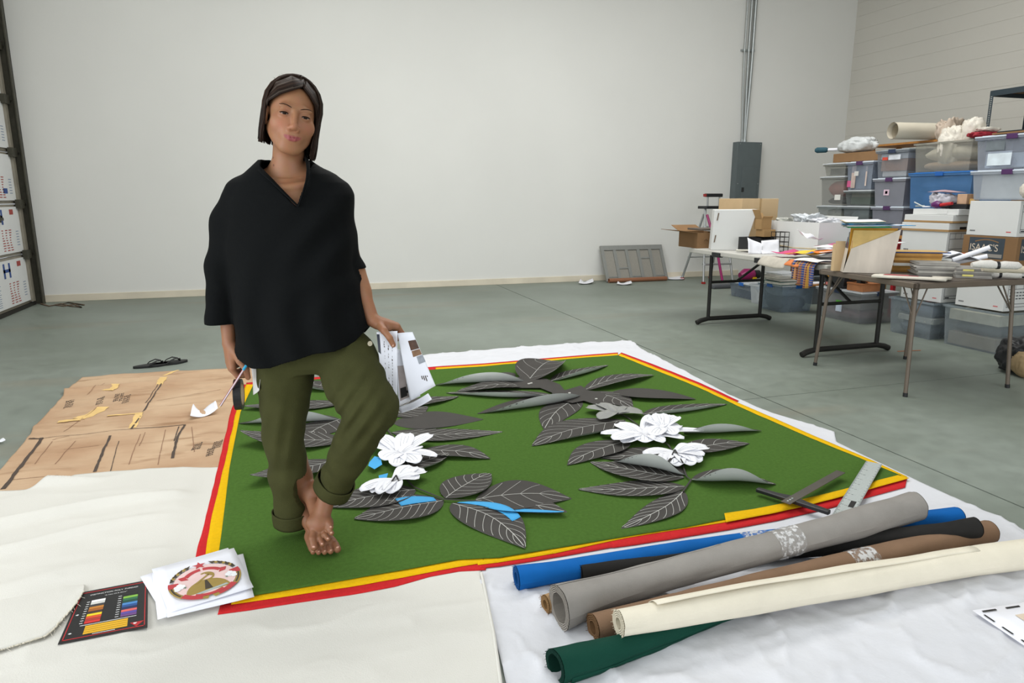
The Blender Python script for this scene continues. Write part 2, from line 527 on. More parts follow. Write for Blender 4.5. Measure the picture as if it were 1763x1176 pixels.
# --- white sheet under the right half
bot = gp([(905, 1330), (1400, 1330), (2300, 1330)])
right = gp([(2300, 1330), (2050, 1075), (1763, 915), (1600, 838), (1440, 762), (1436, 745), (1330, 712), (1255, 680), (1180, 640), (1110, 605), (1086, 588)])
top = gp([(560, 632), (660, 622), (760, 610), (900, 598), (1000, 592), (1086, 588)])
left = gp([(905, 1330), (860, 1130), (820, 980), (700, 760), (560, 632)])
xy = coons(bot, right, top, left, 230, 260)
X, Y = xy[..., 0], xy[..., 1]
wx, wy = X + .12 * fbm(X * 3, Y * 3, 1), Y + .12 * fbm(X * 3, Y * 3, 5)
rdg = (1 - np.abs(fbm(wx * 4.2 + wy * 1.5, wy * 6 - wx * 2, 9, 3))) ** 6
rdg2 = (1 - np.abs(fbm(wx * 8 - wy * 3, wy * 8 + wx * 2, 21, 2))) ** 8
mask = under_green(X, Y)
z = .0025 + mask * (.0015 + .011 * rdg + .005 * rdg2 + .006 * np.clip(fbm(X * 1.6, Y * 2.2, 30), 0, 1))
jit = .008 * fbm(X * 9, Y * 9, 44)
edge = np.zeros_like(X); edge[:, -6:] = 1; edge[-6:, :] = 1
xy = xy + (jit * edge)[..., None]
s1 = sheet_obj('bed_sheet', xy, z, m_sheet)
tag(s1, 'wrinkled white bed sheet under the fabric rolls', 'sheet')
# --- cream drop cloth on the left
bot = gp([(-420, 1330), (300, 1330), (900, 1330)])
right = gp([(900, 1330), (862, 1176), (850, 1090), (836, 1020), (828, 985), (760, 900), (700, 800)])
top = gp([(-420, 885), (-150, 868), (0, 852), (45, 849), (90, 836), (130, 822), (190, 816), (280, 811), (375, 806), (520, 802), (700, 800)])
left = gp([(-420, 1330), (-420, 1100), (-420, 885)])
xy = coons(bot, right, top, left, 220, 170)
X, Y = xy[..., 0], xy[..., 1]
mask = under_green(X, Y)
# long soft folds fanning from the panel towards the left
fold = np.exp(-((Y - (2.98 + .12 * (X + .6) + .03 * np.sin(X * 6))) / .035) ** 2) * smask(-X, .35, .7) * .030
fold += np.exp(-((Y - (2.78 + .22 * (X + .6) + .02 * np.sin(X * 7))) / .03) ** 2) * smask(-X, .42, .8) * .022
fold += np.exp(-((Y - (2.5 + .35 * (X + .6))) / .05) ** 2) * smask(-X, .5, .9) * .014
fold += np.exp(-((Y - (3.33 + .05 * X + .02 * np.sin(X * 9))) / .03) ** 2) * smask(-X, .8, 1.1) * .035
z = .0045 + mask * (.0045 + .005 * (1 - np.abs(fbm(X * 2.2, Y * 5, 60, 3))) ** 5 + fold + .004 * np.clip(fbm(X * 1.2, Y * 1.5, 70), 0, 1))
s2 = sheet_obj('drop_cloth', xy, z, m_cream)
tag(s2, 'cream cotton drop cloth spread at the front left', 'sheet')
hem = [G(x, y, .012) for x, y in ((862, 1176), (850, 1090), (836, 1020), (829, 987))]
mb = MB(); mb.tube([G(880, 1250, .012)] + hem, .005, n=6); o = mb.build('hem', m_cream, s2)

# --- frayed piece of cream cloth over the corner of the thread card
edge_px = [(-160, 1175), (0, 1133), (40, 1121), (80, 1108), (96, 1095), (109, 1079), (121, 1066), (134, 1049), (146, 1030)]
bot = gp(edge_px); top = gp([(-160, 985), (-40, 968), (60, 962), (110, 975), (140, 1000)])
xy = coons(bot, gp([(146, 1030), (147, 1015), (140, 1000)]), top, gp([(-160, 1175), (-160, 1080), (-160, 985)]), 60, 24)
X, Y = xy[..., 0], xy[..., 1]
vv = np.linspace(0, 1, z_n := xy.shape[0])[:, None]
z = .0095 + .0125 * smask(1 - vv, .35, .85) + .003 * np.abs(fbm(X * 8, Y * 8, 3)) * smask(1 - vv, .1, .5)
z = z - .02 * smask(vv, .9, 1.0)
sc = sheet_obj('cloth_scrap', xy, z, m_cream)
tag(sc, 'cream cloth scrap with frayed edge overlapping the black thread card', 'cloth')
mb = MB(); pp = resamp(gp(edge_px), 90)
for k in range(89):
    a = (pp[k][0], pp[k][1], .0235); b_ = (pp[k + 1][0] + .003 * random.uniform(-1, 1), pp[k + 1][1] + .003 * random.uniform(-1, 1), .0235 + .002 * random.random())
    mb.tube([a, b_], .0022, n=5, caps=False)
    if k % 3 == 0:
        mb.tube([a, (a[0] + random.uniform(-.006, .018), a[1] - random.uniform(.006, .02), .021)], .0006, n=4, caps=False)
mb.build('frayed_edge', M('fray_thread', '#cfc9b8', r=.9), sc)

# --- brown pattern sheet (tarp)
def tarp_material():
    m = bpy.data.materials.new('kraft_pattern_sheet'); m.use_nodes = True
    nt = m.node_tree; N = nt.nodes; L = nt.links; b = N['Principled BSDF']
    tc = N.new('ShaderNodeTexCoord')
    n1 = N.new('ShaderNodeTexNoise'); n1.inputs['Scale'].default_value = 2.2; n1.inputs['Detail'].default_value = 7
    mp = N.new('ShaderNodeMapping'); mp.inputs['Scale'].default_value = (1, 3.5, 1); mp.inputs['Rotation'].default_value = (0, 0, .15)
    n2 = N.new('ShaderNodeTexNoise'); n2.inputs['Scale'].default_value = 3; n2.inputs['Detail'].default_value = 6
    L.new(tc.outputs['Object'], n1.inputs['Vector']); L.new(tc.outputs['Object'], mp.inputs['Vector']); L.new(mp.outputs[0], n2.inputs['Vector'])
    r1 = N.new('ShaderNodeValToRGB'); e = r1.color_ramp.elements
    e[0].position = .3; e[0].color = lin('#ad8a6c') + (1,); e[1].position = .72; e[1].color = lin('#cbb092') + (1,)
    L.new(n1.outputs['Fac'], r1.inputs['Fac'])
    r2 = N.new('ShaderNodeValToRGB'); e = r2.color_ramp.elements
    e[0].position = .58; e[0].color = (0, 0, 0, 1); e[1].position = .74; e[1].color = (.75, .75, .75, 1)
    L.new(n2.outputs['Fac'], r2.inputs['Fac'])
    mx = N.new('ShaderNodeMixRGB'); mx.inputs[2].default_value = lin('#8d6a4c') + (1,)
    L.new(r2.outputs['Color'], mx.inputs[0]); L.new(r1.outputs['Color'], mx.inputs[1])
    L.new(mx.outputs[0], b.inputs['Base Color']); b.inputs['Roughness'].default_value = .75; b.inputs['Specular IOR Level'].default_value = .2
    bp = N.new('ShaderNodeBump'); bp.inputs['Strength'].default_value = .6; bp.inputs['Distance'].default_value = .02
    L.new(n2.outputs['Fac'], bp.inputs['Height']); L.new(bp.outputs[0], b.inputs['Normal'])
    return m


m_tarp = tarp_material()
bot = gp([(-60, 888), (0, 872), (110, 850), (200, 828), (300, 812), (372, 806), (430, 800)])
top = gp([(142, 652), (200, 648), (275, 642), (330, 640), (400, 636), (470, 633)])
left = gp([(-60, 888), (0, 812), (52, 752), (58, 738), (108, 686), (112, 676), (142, 652)])
right = gp([(430, 800), (440, 740), (452, 690), (470, 633)])
xy = coons(bot, right, top, left, 130, 110)
X, Y = xy[..., 0], xy[..., 1]
z = .005 + .008 * (1 - np.abs(fbm(X * 1.6, Y * 5, 80, 3))) ** 5 + .006 * np.abs(fbm(X * 4, Y * 4, 85, 2))
z += .022 * np.exp(-((Y - (4.95 + .02 * np.sin(X * 5))) / .04) ** 2) * smask(-X, .75, 1.1)
z *= 1 - .8 * smask(X, -.5, -.4)
z += .003 * smask(X, -.5, -.4)
z = np.where(Y < 3.5, np.minimum(z, .006 + .02 * smask(Y, 3.4, 3.5)), z)
s3 = sheet_obj('pattern_sheet', xy, z, m_tarp)
tag(s3, 'large creased brown paper pattern sheet marked with dark tape and pen', 'pattern sheet')
# ink lines, tape and handwriting follow the sheet's surface (sampled from the same grid)
TX, TY, TZ = X.ravel(), Y.ravel(), z.ravel()


def on_tarp(px, py, dz=.0022):
    g = G(px, py, .008); i = np.argsort((TX - g[0]) ** 2 + (TY - g[1]) ** 2)[:4]
    return np.array([g[0], g[1], TZ[i].max() + dz])


def tarp_line(mb, pxs, w, mi=0, n=26, jw=.3, dz=.0022):
    w = w * .55
    a = np.array(pxs, float); d = np.r_[0, np.cumsum(np.linalg.norm(np.diff(a, axis=0), axis=1))]
    t = np.linspace(0, d[-1], n)
    pts = [on_tarp(np.interp(k, d, a[:, 0]), np.interp(k, d, a[:, 1]), dz) for k in t]
    mb.ribbon(pts, [w * (1 + jw * vnoise(k * .9, 3.1)) for k in range(n)], mi=mi)


m_ink = M('ink_dark', '#4c4038', r=.8); m_inkb = M('ink_brown', '#8a6750', r=.8); m_mtape = M('masking_tape', '#e0bd7c', r=.8, var=.08, vs=20)
mb = MB()
tarp_line(mb, [(72, 756), (50, 785), (28, 815), (5, 842)], .03); tarp_line(mb, [(190, 752), (176, 782), (163, 812)], .022)
tarp_line(mb, [(318, 732), (306, 752), (297, 790)], .022); tarp_line(mb, [(308, 734), (300, 760)], .01)
tarp_line(mb, [(280, 660), (262, 686), (240, 720), (226, 740)], .016); tarp_line(mb, [(272, 664), (250, 696)], .008)
tarp_line(mb, [(50, 757), (75, 757)], .02, n=8); tarp_line(mb, [(228, 740), (320, 731)], .012)
tarp_line(mb, [(70, 757), (150, 748), (230, 740)], .006); tarp_line(mb, [(205, 760), (190, 812)], .006)
mb.build('marker_lines', m_ink, s3)['kind'] = 'stuff'
mb = MB()
for a, b_ in (((130, 760), (95, 800)), ((242, 748), (222, 800)), ((250, 745), (240, 770)), ((285, 740), (272, 800)), ((20, 826), (100, 818)), ((110, 775), (170, 768)), ((330, 735), (335, 780)),
              ((150, 680), (180, 660)), ((90, 758), (120, 752)), ((60, 800), (90, 760)), ((270, 690), (380, 672)), ((170, 700), (110, 745))):
    tarp_line(mb, [a, b_], .006, n=14)
mb.build('crease_lines', m_inkb, s3)['kind'] = 'stuff'
mb = MB()
for pl, w_, n_ in (([(185, 674), (200, 667)], .09, 6), ([(240, 712), (228, 738)], .05, 10), ([(135, 723), (152, 716), (178, 702)], .09, 10), ([(100, 728), (140, 724)], .05, 8), ([(282, 650), (275, 664)], .06, 6), ([(282, 648), (308, 638)], .03, 6), ([(185, 718), (240, 713)], .025, 8)):
    mb = MB(); tarp_line(mb, pl, w_ * 1.5, n=n_, dz=.002); mb.build('masking_tape', m_mtape, s3)

mb = MB()
for (cx_, cy_, nl) in ((110, 697, 5), (165, 690, 4), (210, 688, 4), (205, 683, 2), (330, 770, 5), (365, 765, 5), (355, 778, 4), (195, 684, 3)):
    for r_ in range(nl):
        x0 = cx_ + r_ * 3.2
        for d_ in range(5):
            ta, tb = d_ / 5, (d_ + .35 + .45 * abs(vnoise(x0, d_ * 3.3))) / 5
            tarp_line(mb, [(x0 + 5 * ta, cy_ + 8 - r_ - 13 * ta), (x0 + 5 * tb + .6, cy_ + 8 - r_ - 13 * tb)], .010, n=4, jw=.8)
mb.build('handwriting', m_ink, s3)['kind'] = 'stuff'

# =================================================================== GREEN FABRIC PANEL WITH BORDERS
def felt(name, c, var=.12):
    return M(name, c, r=.95, var=var, vs=70, bump=.3, bs=320, spec=.1)


m_green = felt('green_felt', '#466529', .10); m_yel = felt('yellow_felt', '#dfb010', .05); m_red = felt('red_felt', '#c2292c', .06)
gO = G(340, 1040)
gp_root = thing('appliqued_banner', 'large green fabric panel with yellow and red borders spread on the floor', 'fabric panel', (gO[0], gO[1], 0))


def strip(name, outer, inner, z, mat, n=120, amp=.0012):
    o_, i_ = resamp(gp(outer, z), n), resamp(gp(inner, z), n)
    o_ = o_ + np.stack([.0035 * fbm(o_[:, 0] * 6, o_[:, 1] * 6 + 3, 12), .0035 * fbm(o_[:, 0] * 6, o_[:, 1] * 6, 15)], 1)
    xy = np.stack([o_ + (i_ - o_) * t for t in np.linspace(0, 1, 5)], 0)
    X, Y = xy[..., 0], xy[..., 1]
    zz = z + amp * np.abs(fbm(X * 5, Y * 5, 90))
    if (np.cross(xy[0, 1] - xy[0, 0], xy[1, 0] - xy[0, 0])) < 0: xy = xy[::-1]; zz = zz[::-1]
    return sheet_obj(name, xy, zz, mat, gp_root, world=True, solid=.001)


# green field
bot = gp([(395, 1030), (435, 1022), (600, 994), (700, 977), (790, 960), (860, 957), (955, 941), (1080, 920), (1178, 905), (1248, 891), (1330, 870), (1430, 848), (1552, 816)], .02)
top = gp([(436, 660), (560, 650), (750, 634), (830, 629), (900, 623), (985, 616), (1064, 610)], .02)
left = gp([(395, 1030), (366, 985), (374, 960), (383, 900), (395, 802), (414, 707), (436, 660)], .02)
left = gp([(364, 1030), (374, 965), (383, 900), (395, 802), (414, 707), (436, 660)], .02)
bot[0] = left[0]
right = gp([(1552, 816), (1480, 786), (1410, 758), (1330, 723), (1270, 697), (1200, 664), (1130, 636), (1064, 610)], .02)
xy = coons(bot, right, top, left, 180, 170)
X, Y = xy[..., 0], xy[..., 1]
z = .0105 + .0025 * (1 - np.abs(fbm(X * 1.5 + .3 * Y, Y * 3.0, 100, 3))) ** 4 + .002 * np.abs(fbm(X * 6, Y * 6, 101))
GZ = .0150
sheet_obj('green_field', xy, z, m_green, gp_root, world=True)
# near borders, in the offset lengths they are pieced from
strip('yellow_border', [(398, 1041), (500, 1026), (600, 1011), (700, 993), (790, 976), (833, 969)], [(405, 1015), (500, 1000), (600, 985), (700, 968), (790, 950), (832, 948)], .0085, m_yel)
strip('yellow_border', [(822, 973), (860, 969), (955, 953), (1075, 927), (1160, 913), (1256, 898)], [(822, 950), (860, 946), (955, 931), (1075, 908), (1160, 894), (1256, 882)], .0085, m_yel)
strip('yellow_border', [(1250, 899), (1330, 884), (1385, 872), (1450, 855), (1520, 836), (1565, 823)], [(1247, 884), (1300, 876), (1372, 862), (1450, 843), (1500, 830), (1546, 818)], .0150, m_yel)
strip('red_border', [(375, 1058), (430, 1051), (500, 1040), (600, 1025), (680, 1010), (740, 993), (790, 984), (836, 982)], [(380, 1040), (430, 1034), (500, 1020), (600, 1004), (680, 990), (740, 978), (790, 968), (836, 962)], .0062, m_red)
strip('red_border', [(826, 979), (860, 976), (955, 960), (1056, 943)], [(826, 960), (860, 956), (955, 940), (1050, 922)], .0064, m_red)
strip('red_border', [(1054, 944), (1160, 928), (1254, 912), (1340, 896), (1423, 877), (1490, 858), (1558, 839)], [(1050, 928), (1160, 908), (1254, 892), (1340, 876), (1423, 856), (1490, 838), (1562, 822)], .0066, m_red)
# left borders
strip('red_border', [(320, 1030), (334, 970), (352, 900), (376, 802), (398, 707), (415, 662)], [(352, 1030), (360, 970), (372, 900), (391, 802), (411, 707), (428, 662)], .0064, m_red)
strip('yellow_border', [(340, 1030), (352, 970), (362, 900), (386, 802), (407, 707), (424, 662)], [(384, 1030), (390, 970), (395, 900), (405, 802), (420, 707), (440, 662)], .0085, m_yel)
# far and right borders, narrow
strip('yellow_border', [(750, 633), (830, 628), (985, 615), (1064, 609)], [(750, 640), (830, 635), (985, 622), (1064, 616)], .0085, m_yel)
strip('red_border', [(424, 659), (560, 648), (750, 631), (830, 626), (985, 613), (1064, 607)], [(424, 668), (560, 656), (750, 638), (830, 633), (985, 620), (1064, 614)], .0064, m_red)
strip('yellow_border', [(1068, 609), (1130, 633), (1200, 661), (1270, 693), (1330, 719), (1410, 754), (1500, 792), (1562, 821)], [(1062, 615), (1122, 639), (1190, 666), (1260, 698), (1320, 725), (1400, 760), (1490, 797), (1548, 825)], .0085, m_yel)
strip('red_border', [(1070, 607), (1132, 630), (1202, 658), (1272, 690)], [(1062, 613), (1124, 637), (1192, 664), (1262, 696)], .0064, m_red)

# =================================================================== CUT PAPER LEAVES
m_leaf = M('charcoal_paper', '#3b3835', r=.7, var=.06, vs=10, spec=.3)
m_leafb = M('grey_paper_back', '#a3a7a3', r=.7, var=.04, vs=12, spec=.3)
m_vein = M('chalk_vein', '#b9b9b4', r=.8); m_bluep = M('blue_paper', '#3c9fd8', r=.7, var=.05)
LEAVES = 'cut paper leaves on the green panel'


def leaf(base, tip, wpx, label, bend=0.0, near=0.0, far=0.0, lift=.0, tiplift=0.0, z0=GZ, veins=True, asym=0.0, t0=.45, peak=.42, blue=None, ns=None):
    """flat cut leaf from base pixel to tip pixel; near/far = how strongly that long edge curls up (radians)"""
    B, T = G(*base, z0), G(*tip, z0)
    Lv = (T - B)[:2]; L = np.linalg.norm(Lv); e = Lv / L; nrm = np.array([-e[1], e[0]])
    # orient so that side +1 is the side facing the camera
    mid = (B + T)[:2] / 2
    sgn = 1.0 if nrm @ (-mid) > 0 else -1.0
    hw = wpx * 1.28
    nL, nW = 18, 12

    def prof(s):
        return hw * (math.sin(math.pi * min(1, s ** (math.log(.5) / math.log(peak)))) ** .95) * (1 - .10 * s) + .0022

    def pt(s, t):
        w_ = prof(s); q = abs(t)
        k = near if t > 0 else far
        env = math.sin(math.pi * min(1, .08 + s * .92)) ** .7
        ang = k * env
        if q > t0 and ang > 1e-3:
            a = (q - t0) / (1 - t0); th = ang * a; Rr = w_ * (1 - t0) / ang
            lat = w_ * t0 + Rr * math.sin(th); hz = Rr * (1 - math.cos(th))
        else:
            lat = w_ * q; hz = 0
        bow = bend * L * math.sin(math.pi * s)
        c = B[:2] + e * L * s + nrm * sgn * (bow + lat * (1 if t > 0 else -1) * (1 + asym * (1 if t > 0 else -1)))
        zz = z0 + hz + lift * math.sin(math.pi * s) + tiplift * s ** 3 + .004 * (1 - q) * math.sin(math.pi * s) + .0015 * math.sin(9 * s + base[0])
        return np.array([c[0], c[1], zz])

    O = np.array([B[0], B[1], 0.0]); mb = MB()
    up = lambda a, b_: pt(a, b_ * 2 - 1)
    fl_ = sgn < 0
    mb.grid(up, nL, nW, 0, True, flip=fl_)
    dn = lambda a, b_: up(a, b_) - np.array([0, 0, .0009])
    # the back of the paper, just under the front along its own normal
    def back(a, b_):
        p = up(a, b_); h = 1e-3
        da = up(min(1, a + h), b_) - up(max(0, a - h), b_); db = up(a, min(1, b_ + h)) - up(a, max(0, b_ - h))
        n_ = np.cross(da, db) * (-1 if fl_ else 1); l = np.linalg.norm(n_)
        return p - (n_ / l if l > 1e-12 else np.array([0, 0, 1])) * .0009
    mb.grid(back, nL, nW, 1, True, flip=not fl_)
    root = mb.build('paper_leaf', [m_leaf, m_leafb], origin=tuple(O))
    tag(root, label, 'paper leaf', LEAVES)
    def nup(s, t, h=.0012):
        e_ = 1e-3; da = pt(min(1, s + e_), t) - pt(max(0, s - e_), t); db = pt(s, min(1, t + e_)) - pt(s, max(-1, t - e_)); n_ = np.cross(da, db); n_ = n_ * (1 if sgn > 0 else -1); l = np.linalg.norm(n_)
        return pt(s, t) + (n_ / l if l > 1e-12 else np.array([0, 0, 1.0])) * h
    if veins and near < 2.15:
        vb = MB(); off = lambda s, t: nup(s, t)
        vb.ribbon([off(s, 0) for s in np.linspace(.01, .97, 16)], .0034)
        n_ = min(8, ns or max(4, int(L / .085)))
        for k in range(n_):
            s0 = .07 + .8 * k / n_
            for sd in (-1, 1):
                vb.ribbon([off(min(.99, s0 + .17 * q + .05 * q * q), sd * q * .93) for q in np.linspace(.02, 1, 7)], .0019)
        vb.build('veins', m_vein, root, origin=None, world=True)
    if blue:
        s0, s1, ta, tb = blue; bb = MB()
        bb.grid(lambda a, b_: nup(s0 + (s1 - s0) * a, ta + (tb - ta) * b_, .002), 12, 4, 0, True, flip=fl_)
        bb.build('blue_patch', m_bluep, root, world=True, solid=.0006)
    return root


LF = [
    # right-hand branch, from its far end to its near end
    ((908, 657), (964, 622), .15, 'upright dark leaf standing highest at the far end of the right branch', dict(far=.4, near=1.0, lift=.05, veins=True, ns=4)),
    ((948, 656), (1047, 629), .075, 'veined leaf pointing to the far right corner behind the dark moth-shaped leaf', dict(near=2.0, lift=.006)),
    ((905, 657), (748, 663), .085, 'pale-backed rolled leaf tip beside the held papers', dict(near=2.6, t0=.05, lift=.01, veins=False)),
    ((903, 664), (786, 674), .09, 'dark veined leaf at the far end, lying left of the upright leaf', dict(near=.5, lift=.02)),
    ((950, 680), (768, 676), .085, 'long veined leaf with a curled pale near edge, left of the dark central leaf', dict(near=1.9, bend=.03)),
    ((886, 649), (861, 642), .035, 'tiny dark leaf bud left of the upright leaf', dict(veins=False, lift=.01)),
    ((1000, 681), (822, 712), .115, 'plain dark leaf with a rolled pale near edge pointing left', dict(near=2.2, veins=False, t0=.3)),
    ((996, 684), (937, 739), .085, 'short veined leaf pointing towards the camera from the plain dark leaf', dict(bend=-.05, ns=5)),
    ((1005, 672), (1126, 646), .075, 'veined leaf standing on its edge at the far right of the right branch', dict(far=.2, near=.6, lift=.03)),
    ((1050, 676), (1198, 687), .10, 'plain dark leaf without veins pointing right beside the grey blossom', dict(veins=False, lift=.012, near=.3)),
    ((1020, 674), (1090, 702), .10, 'broad dark leaf with tall veins above the grey blossom', dict(ns=5, lift=.01)),
    ((1106, 714), (1252, 696), .075, 'veined leaf with a pale curled near edge right of the grey blossom', dict(near=1.7, bend=-.02)),
    ((1076, 724), (916, 767), .125, 'large broad veined leaf pointing left below the grey blossom', dict(near=.9, bend=-.08, t0=.6)),
    ((1082, 759), (977, 800), .085, 'veined leaf below the large broad leaf, left of the white blossom', dict(near=.5, bend=-.05)),
    ((1176, 745), (1311, 741), .07, 'thin leaf with a long pale rolled edge right of the white blossom', dict(near=2.3, t0=.1)),
    ((1176, 779), (1290, 763), .08, 'veined leaf pointing right beyond the white buds', dict(near=.5, lift=.01, bend=-.03)),
    ((1162, 783), (1034, 789), .09, 'dark veined leaf lying left of the white buds', dict(near=.9, bend=-.03)),
    ((1180, 817), (1056, 794), .09, 'leaf with its whole pale back rolled up below the white buds', dict(near=2.5, t0=.1, lift=.01)),
    ((1178, 822), (1016, 795), .10, 'long veined leaf in front of the pale rolled leaf', dict(near=.5, bend=.06, ns=8)),
    ((1190, 826), (1336, 833), .095, 'big leaf showing a smooth pale rolled back, pointing right near the T-square', dict(near=2.0, t0=.08, lift=.01)),
    ((1180, 837), (996, 843), .075, 'narrow veined leaf pointing left near the stem end of the right branch', dict(near=.5, bend=.04, ns=9)),
    ((1177, 846), (1070, 909), .055, 'single narrow leaf hanging from the near end of the right branch', dict(bend=.06, near=.3, ns=7)),
    # left-hand branch
    ((767, 858), (845, 815), .085, 'rounded veined leaf pointing up right at the near end of the left branch', dict(near=.3, lift=.01, ns=6)),
    ((764, 861), (610, 893), .10, 'long veined leaf with a blue strip at its base, pointing at the bare feet', dict(near=.3, blue=(.08, .48, -.75, -.1), ns=8)),
    ((778, 866), (904, 944), .085, 'veined leaf with a blue strip along its top edge, nearest to the camera', dict(far=.3, bend=-.10, blue=(.03, .60, -.97, -.50), ns=9)),
    ((818, 861), (984, 858), .105, 'dark veined leaf lying behind the blue-edged leaf', dict(bend=-.05, lift=.012, far=.3)),
    ((818, 862), (976, 889), .085, 'veined leaf with a bright blue near edge and curled tip', dict(near=.5, bend=-.08, blue=(.22, .97, .45, .98), tiplift=.02)),
    ((716, 843), (562, 873), .10, 'veined leaf beside the rolled trouser cuff under the white buds', dict(near=.3, bend=-.04, ns=8)),
    ((684, 812), (774, 780), .08, 'veined leaf between the two white blossoms of the left branch', dict(near=.9, ns=6)),
    ((724, 776), (844, 789), .08, 'veined leaf pointing right from the left white blossom', dict(bend=-.10, near=.6)),
    ((674, 745), (866, 743), .085, 'long pointed veined leaf right of the bent knee', dict(near=.3, bend=.08, ns=11)),
    ((676, 728), (832, 722), .12, 'plain dark leaf with a fine curved tip right of the knee', dict(veins=False, bend=-.06)),
    ((672, 715), (737, 700), .10, 'veined dark leaf partly under the held papers', dict(ns=5)),
    ((688, 699), (790, 682), .075, 'narrow veined leaf emerging from below the held papers', dict(near=.6)),
    ((592, 694), (417, 704), .085, 'veined leaf reaching left behind the straight leg, touching the yellow border', dict(near=.3, tiplift=.02)),
    ((585, 722), (410, 729), .095, 'leaf left of the straight leg with a pale rolled back', dict(near=2.2, t0=.1)),
    ((586, 722), (524, 757), .10, 'dark leaf seen between the legs, upper', dict(bend=-.08)),
    ((590, 758), (415, 764), .12, 'broad leaf behind the legs whose pale tip stands up at the left', dict(near=.5, tiplift=.07, ns=9)),
    ((575, 792), (432, 836), .10, 'leaf behind the legs with a curled pale tip low on the left', dict(near=.6, tiplift=.05, ns=8)),
    ((582, 672), (505, 655), .10, 'dark leaf glimpsed between the thighs', dict(near=1.2)),
]
for k, (a, b_, w_, lab, kw) in enumerate(LF):
    leaf(a, b_, w_, lab, z0=GZ + .001 * (k % 5), **kw)

# stems that join the leaves
def stem(pxs, label, r=.006, z=GZ + .008):
    pts = [G(x, y, z) for x, y in pxs]; O = (pts[0][0], pts[0][1], 0)
    mb = MB(); mb.tube(pts, [r * (1 - .3 * k / len(pts)) for k in range(len(pts))], n=6, flat=.35)
    mb.tube([pts[len(pts) // 2], pts[len(pts) // 2] + np.array([.02, -.03, .01])], r * .5, n=5)
    tag(mb.build('leaf_branch', m_leaf, origin=O), label, 'paper branch', 'cut paper branches')


stem([(898, 650), (950, 668), (1000, 682), (1040, 700), (1080, 718), (1110, 740), (1150, 765), (1175, 800), (1182, 820), (1190, 826), (1176, 846)], 'dark stem running down the middle of the right branch')
stem([(590, 690), (620, 715), (660, 730), (690, 770), (685, 810), (712, 838), (766, 860), (818, 862)], 'dark stem running down the middle of the left branch')

# dark moth-shaped centre piece
def flat_poly(name, pxs, z, mat, label=None, cat=None, group=None, parent=None, th=.001):
    pts = gp(pxs, z); O = (pts[0][0], pts[0][1], z)
    mb = MB(); P = [(p[0] - O[0], p[1] - O[1]) for p in pts]
    A = sum(P[i][0] * P[(i + 1) % len(P)][1] - P[(i + 1) % len(P)][0] * P[i][1] for i in range(len(P)))
    if A < 0: P = P[::-1]
    if parent is None:
        mb.prism(P, 0, th); o = mb.build(name, mat); o.location = O
        return tag(o, label, cat, group)
    mb.prism([(p[0] + O[0], p[1] + O[1]) for p in P], z, z + th)
    return mb.build(name, mat, parent, world=True)


mp_ = flat_poly('paper_calyx', [(858, 660), (878, 652), (900, 648), (940, 652), (964, 662), (972, 672), (1000, 664), (1012, 672), (1040, 676), (1058, 690), (1030, 698), (1005, 690), (985, 694), (958, 688), (950, 676), (930, 668), (895, 668), (865, 668)], GZ + .011, m_leaf, 'plain dark paper centre joining the far leaves of the right branch', 'paper leaf')
for (x, y) in ((908, 660), (912, 659), (978, 676), (984, 680), (1024, 686)):
    flat_poly('pen_mark', [(x, y), (x + 4, y - .5), (x + 5, y + 1), (x + 1, y + 1.5)], GZ + .0125, m_vein, parent=mp_, th=.0006)

# blossoms: a thing each with petals as parts
m_white = M('white_paper', '#e9eaf0', r=.7, var=.03, vs=9); m_petl = M('pen_line', '#9ea0a8', r=.8); m_gpet = M('grey_tracing', '#8f908c', r=.7, var=.05)


def blossom(name, label, c, petals, mat, z=GZ + .016, lines=True):
    cg = G(*c, z); root = thing(name, label, 'paper flower', (cg[0], cg[1], z))
    for k, (tx, ty, w_, droop) in enumerate(petals):
        tg = G(tx, ty, z); d = (tg - cg)[:2]; L = np.linalg.norm(d); e = d / L; n_ = np.array([-e[1], e[0]])
        def f(s, t, up=0):
            ww = 1.35 * w_ * (math.sin(math.pi * min(1, (.10 + .80 * s ** 1.5))) ** .55 + .04) * (1 if s < .93 else .75)
            q = e * L * s + n_ * ww * (t * 2 - 1)
            return np.array([q[0], q[1], .001 * k + .014 * math.sin(math.pi * s) + droop * s * s + .006 * (t * 2 - 1) ** 2])
        mb = MB(); mb.grid(f, 8, 5)
        p = mb.build('petal', mat, root, solid=.0008)
        if lines:
            vb = MB()
            for t in (.28, .5, .72):
                vb.ribbon([f(s, .5 + (t - .5) * (.4 + .6 * s)) + np.array([0, 0, .0016]) for s in np.linspace(.1, .85, 6)], .0016)
            vb.build('petal_line', m_petl, p)
    return root


blossom('paper_blossom', 'white paper blossom with many petals near the knee', (690, 783), [(642, 768, .035, .01), (655, 757, .03, .02), (700, 757, .035, .03), (742, 757, .03, .025), (722, 772, .04, .01), (752, 788, .025, .0), (718, 800, .035, 0), (682, 806, .03, 0), (660, 795, .045, .0)], m_white)
blossom('paper_buds', 'white paper bud cluster with black stalks near the trouser cuff', (683, 828), [(621, 846, .028, 0), (640, 849, .02, 0), (712, 808, .035, .01), (733, 816, .03, .01), (722, 829, .03, .01), (672, 852, .03, 0), (652, 853, .025, .0)], m_white)
blossom('paper_blossom', 'large white paper blossom in the middle of the right branch', (1108, 752), [(1034, 747, .03, .0), (1062, 736, .04, .02), (1072, 763, .035, 0), (1122, 722, .03, .02), (1158, 727, .035, .03), (1170, 740, .04, .02), (1210, 744, .025, 0), (1178, 758, .03, 0), (1142, 765, .03, 0), (1110, 765, .04, 0), (1055, 760, .04, 0)], m_white)
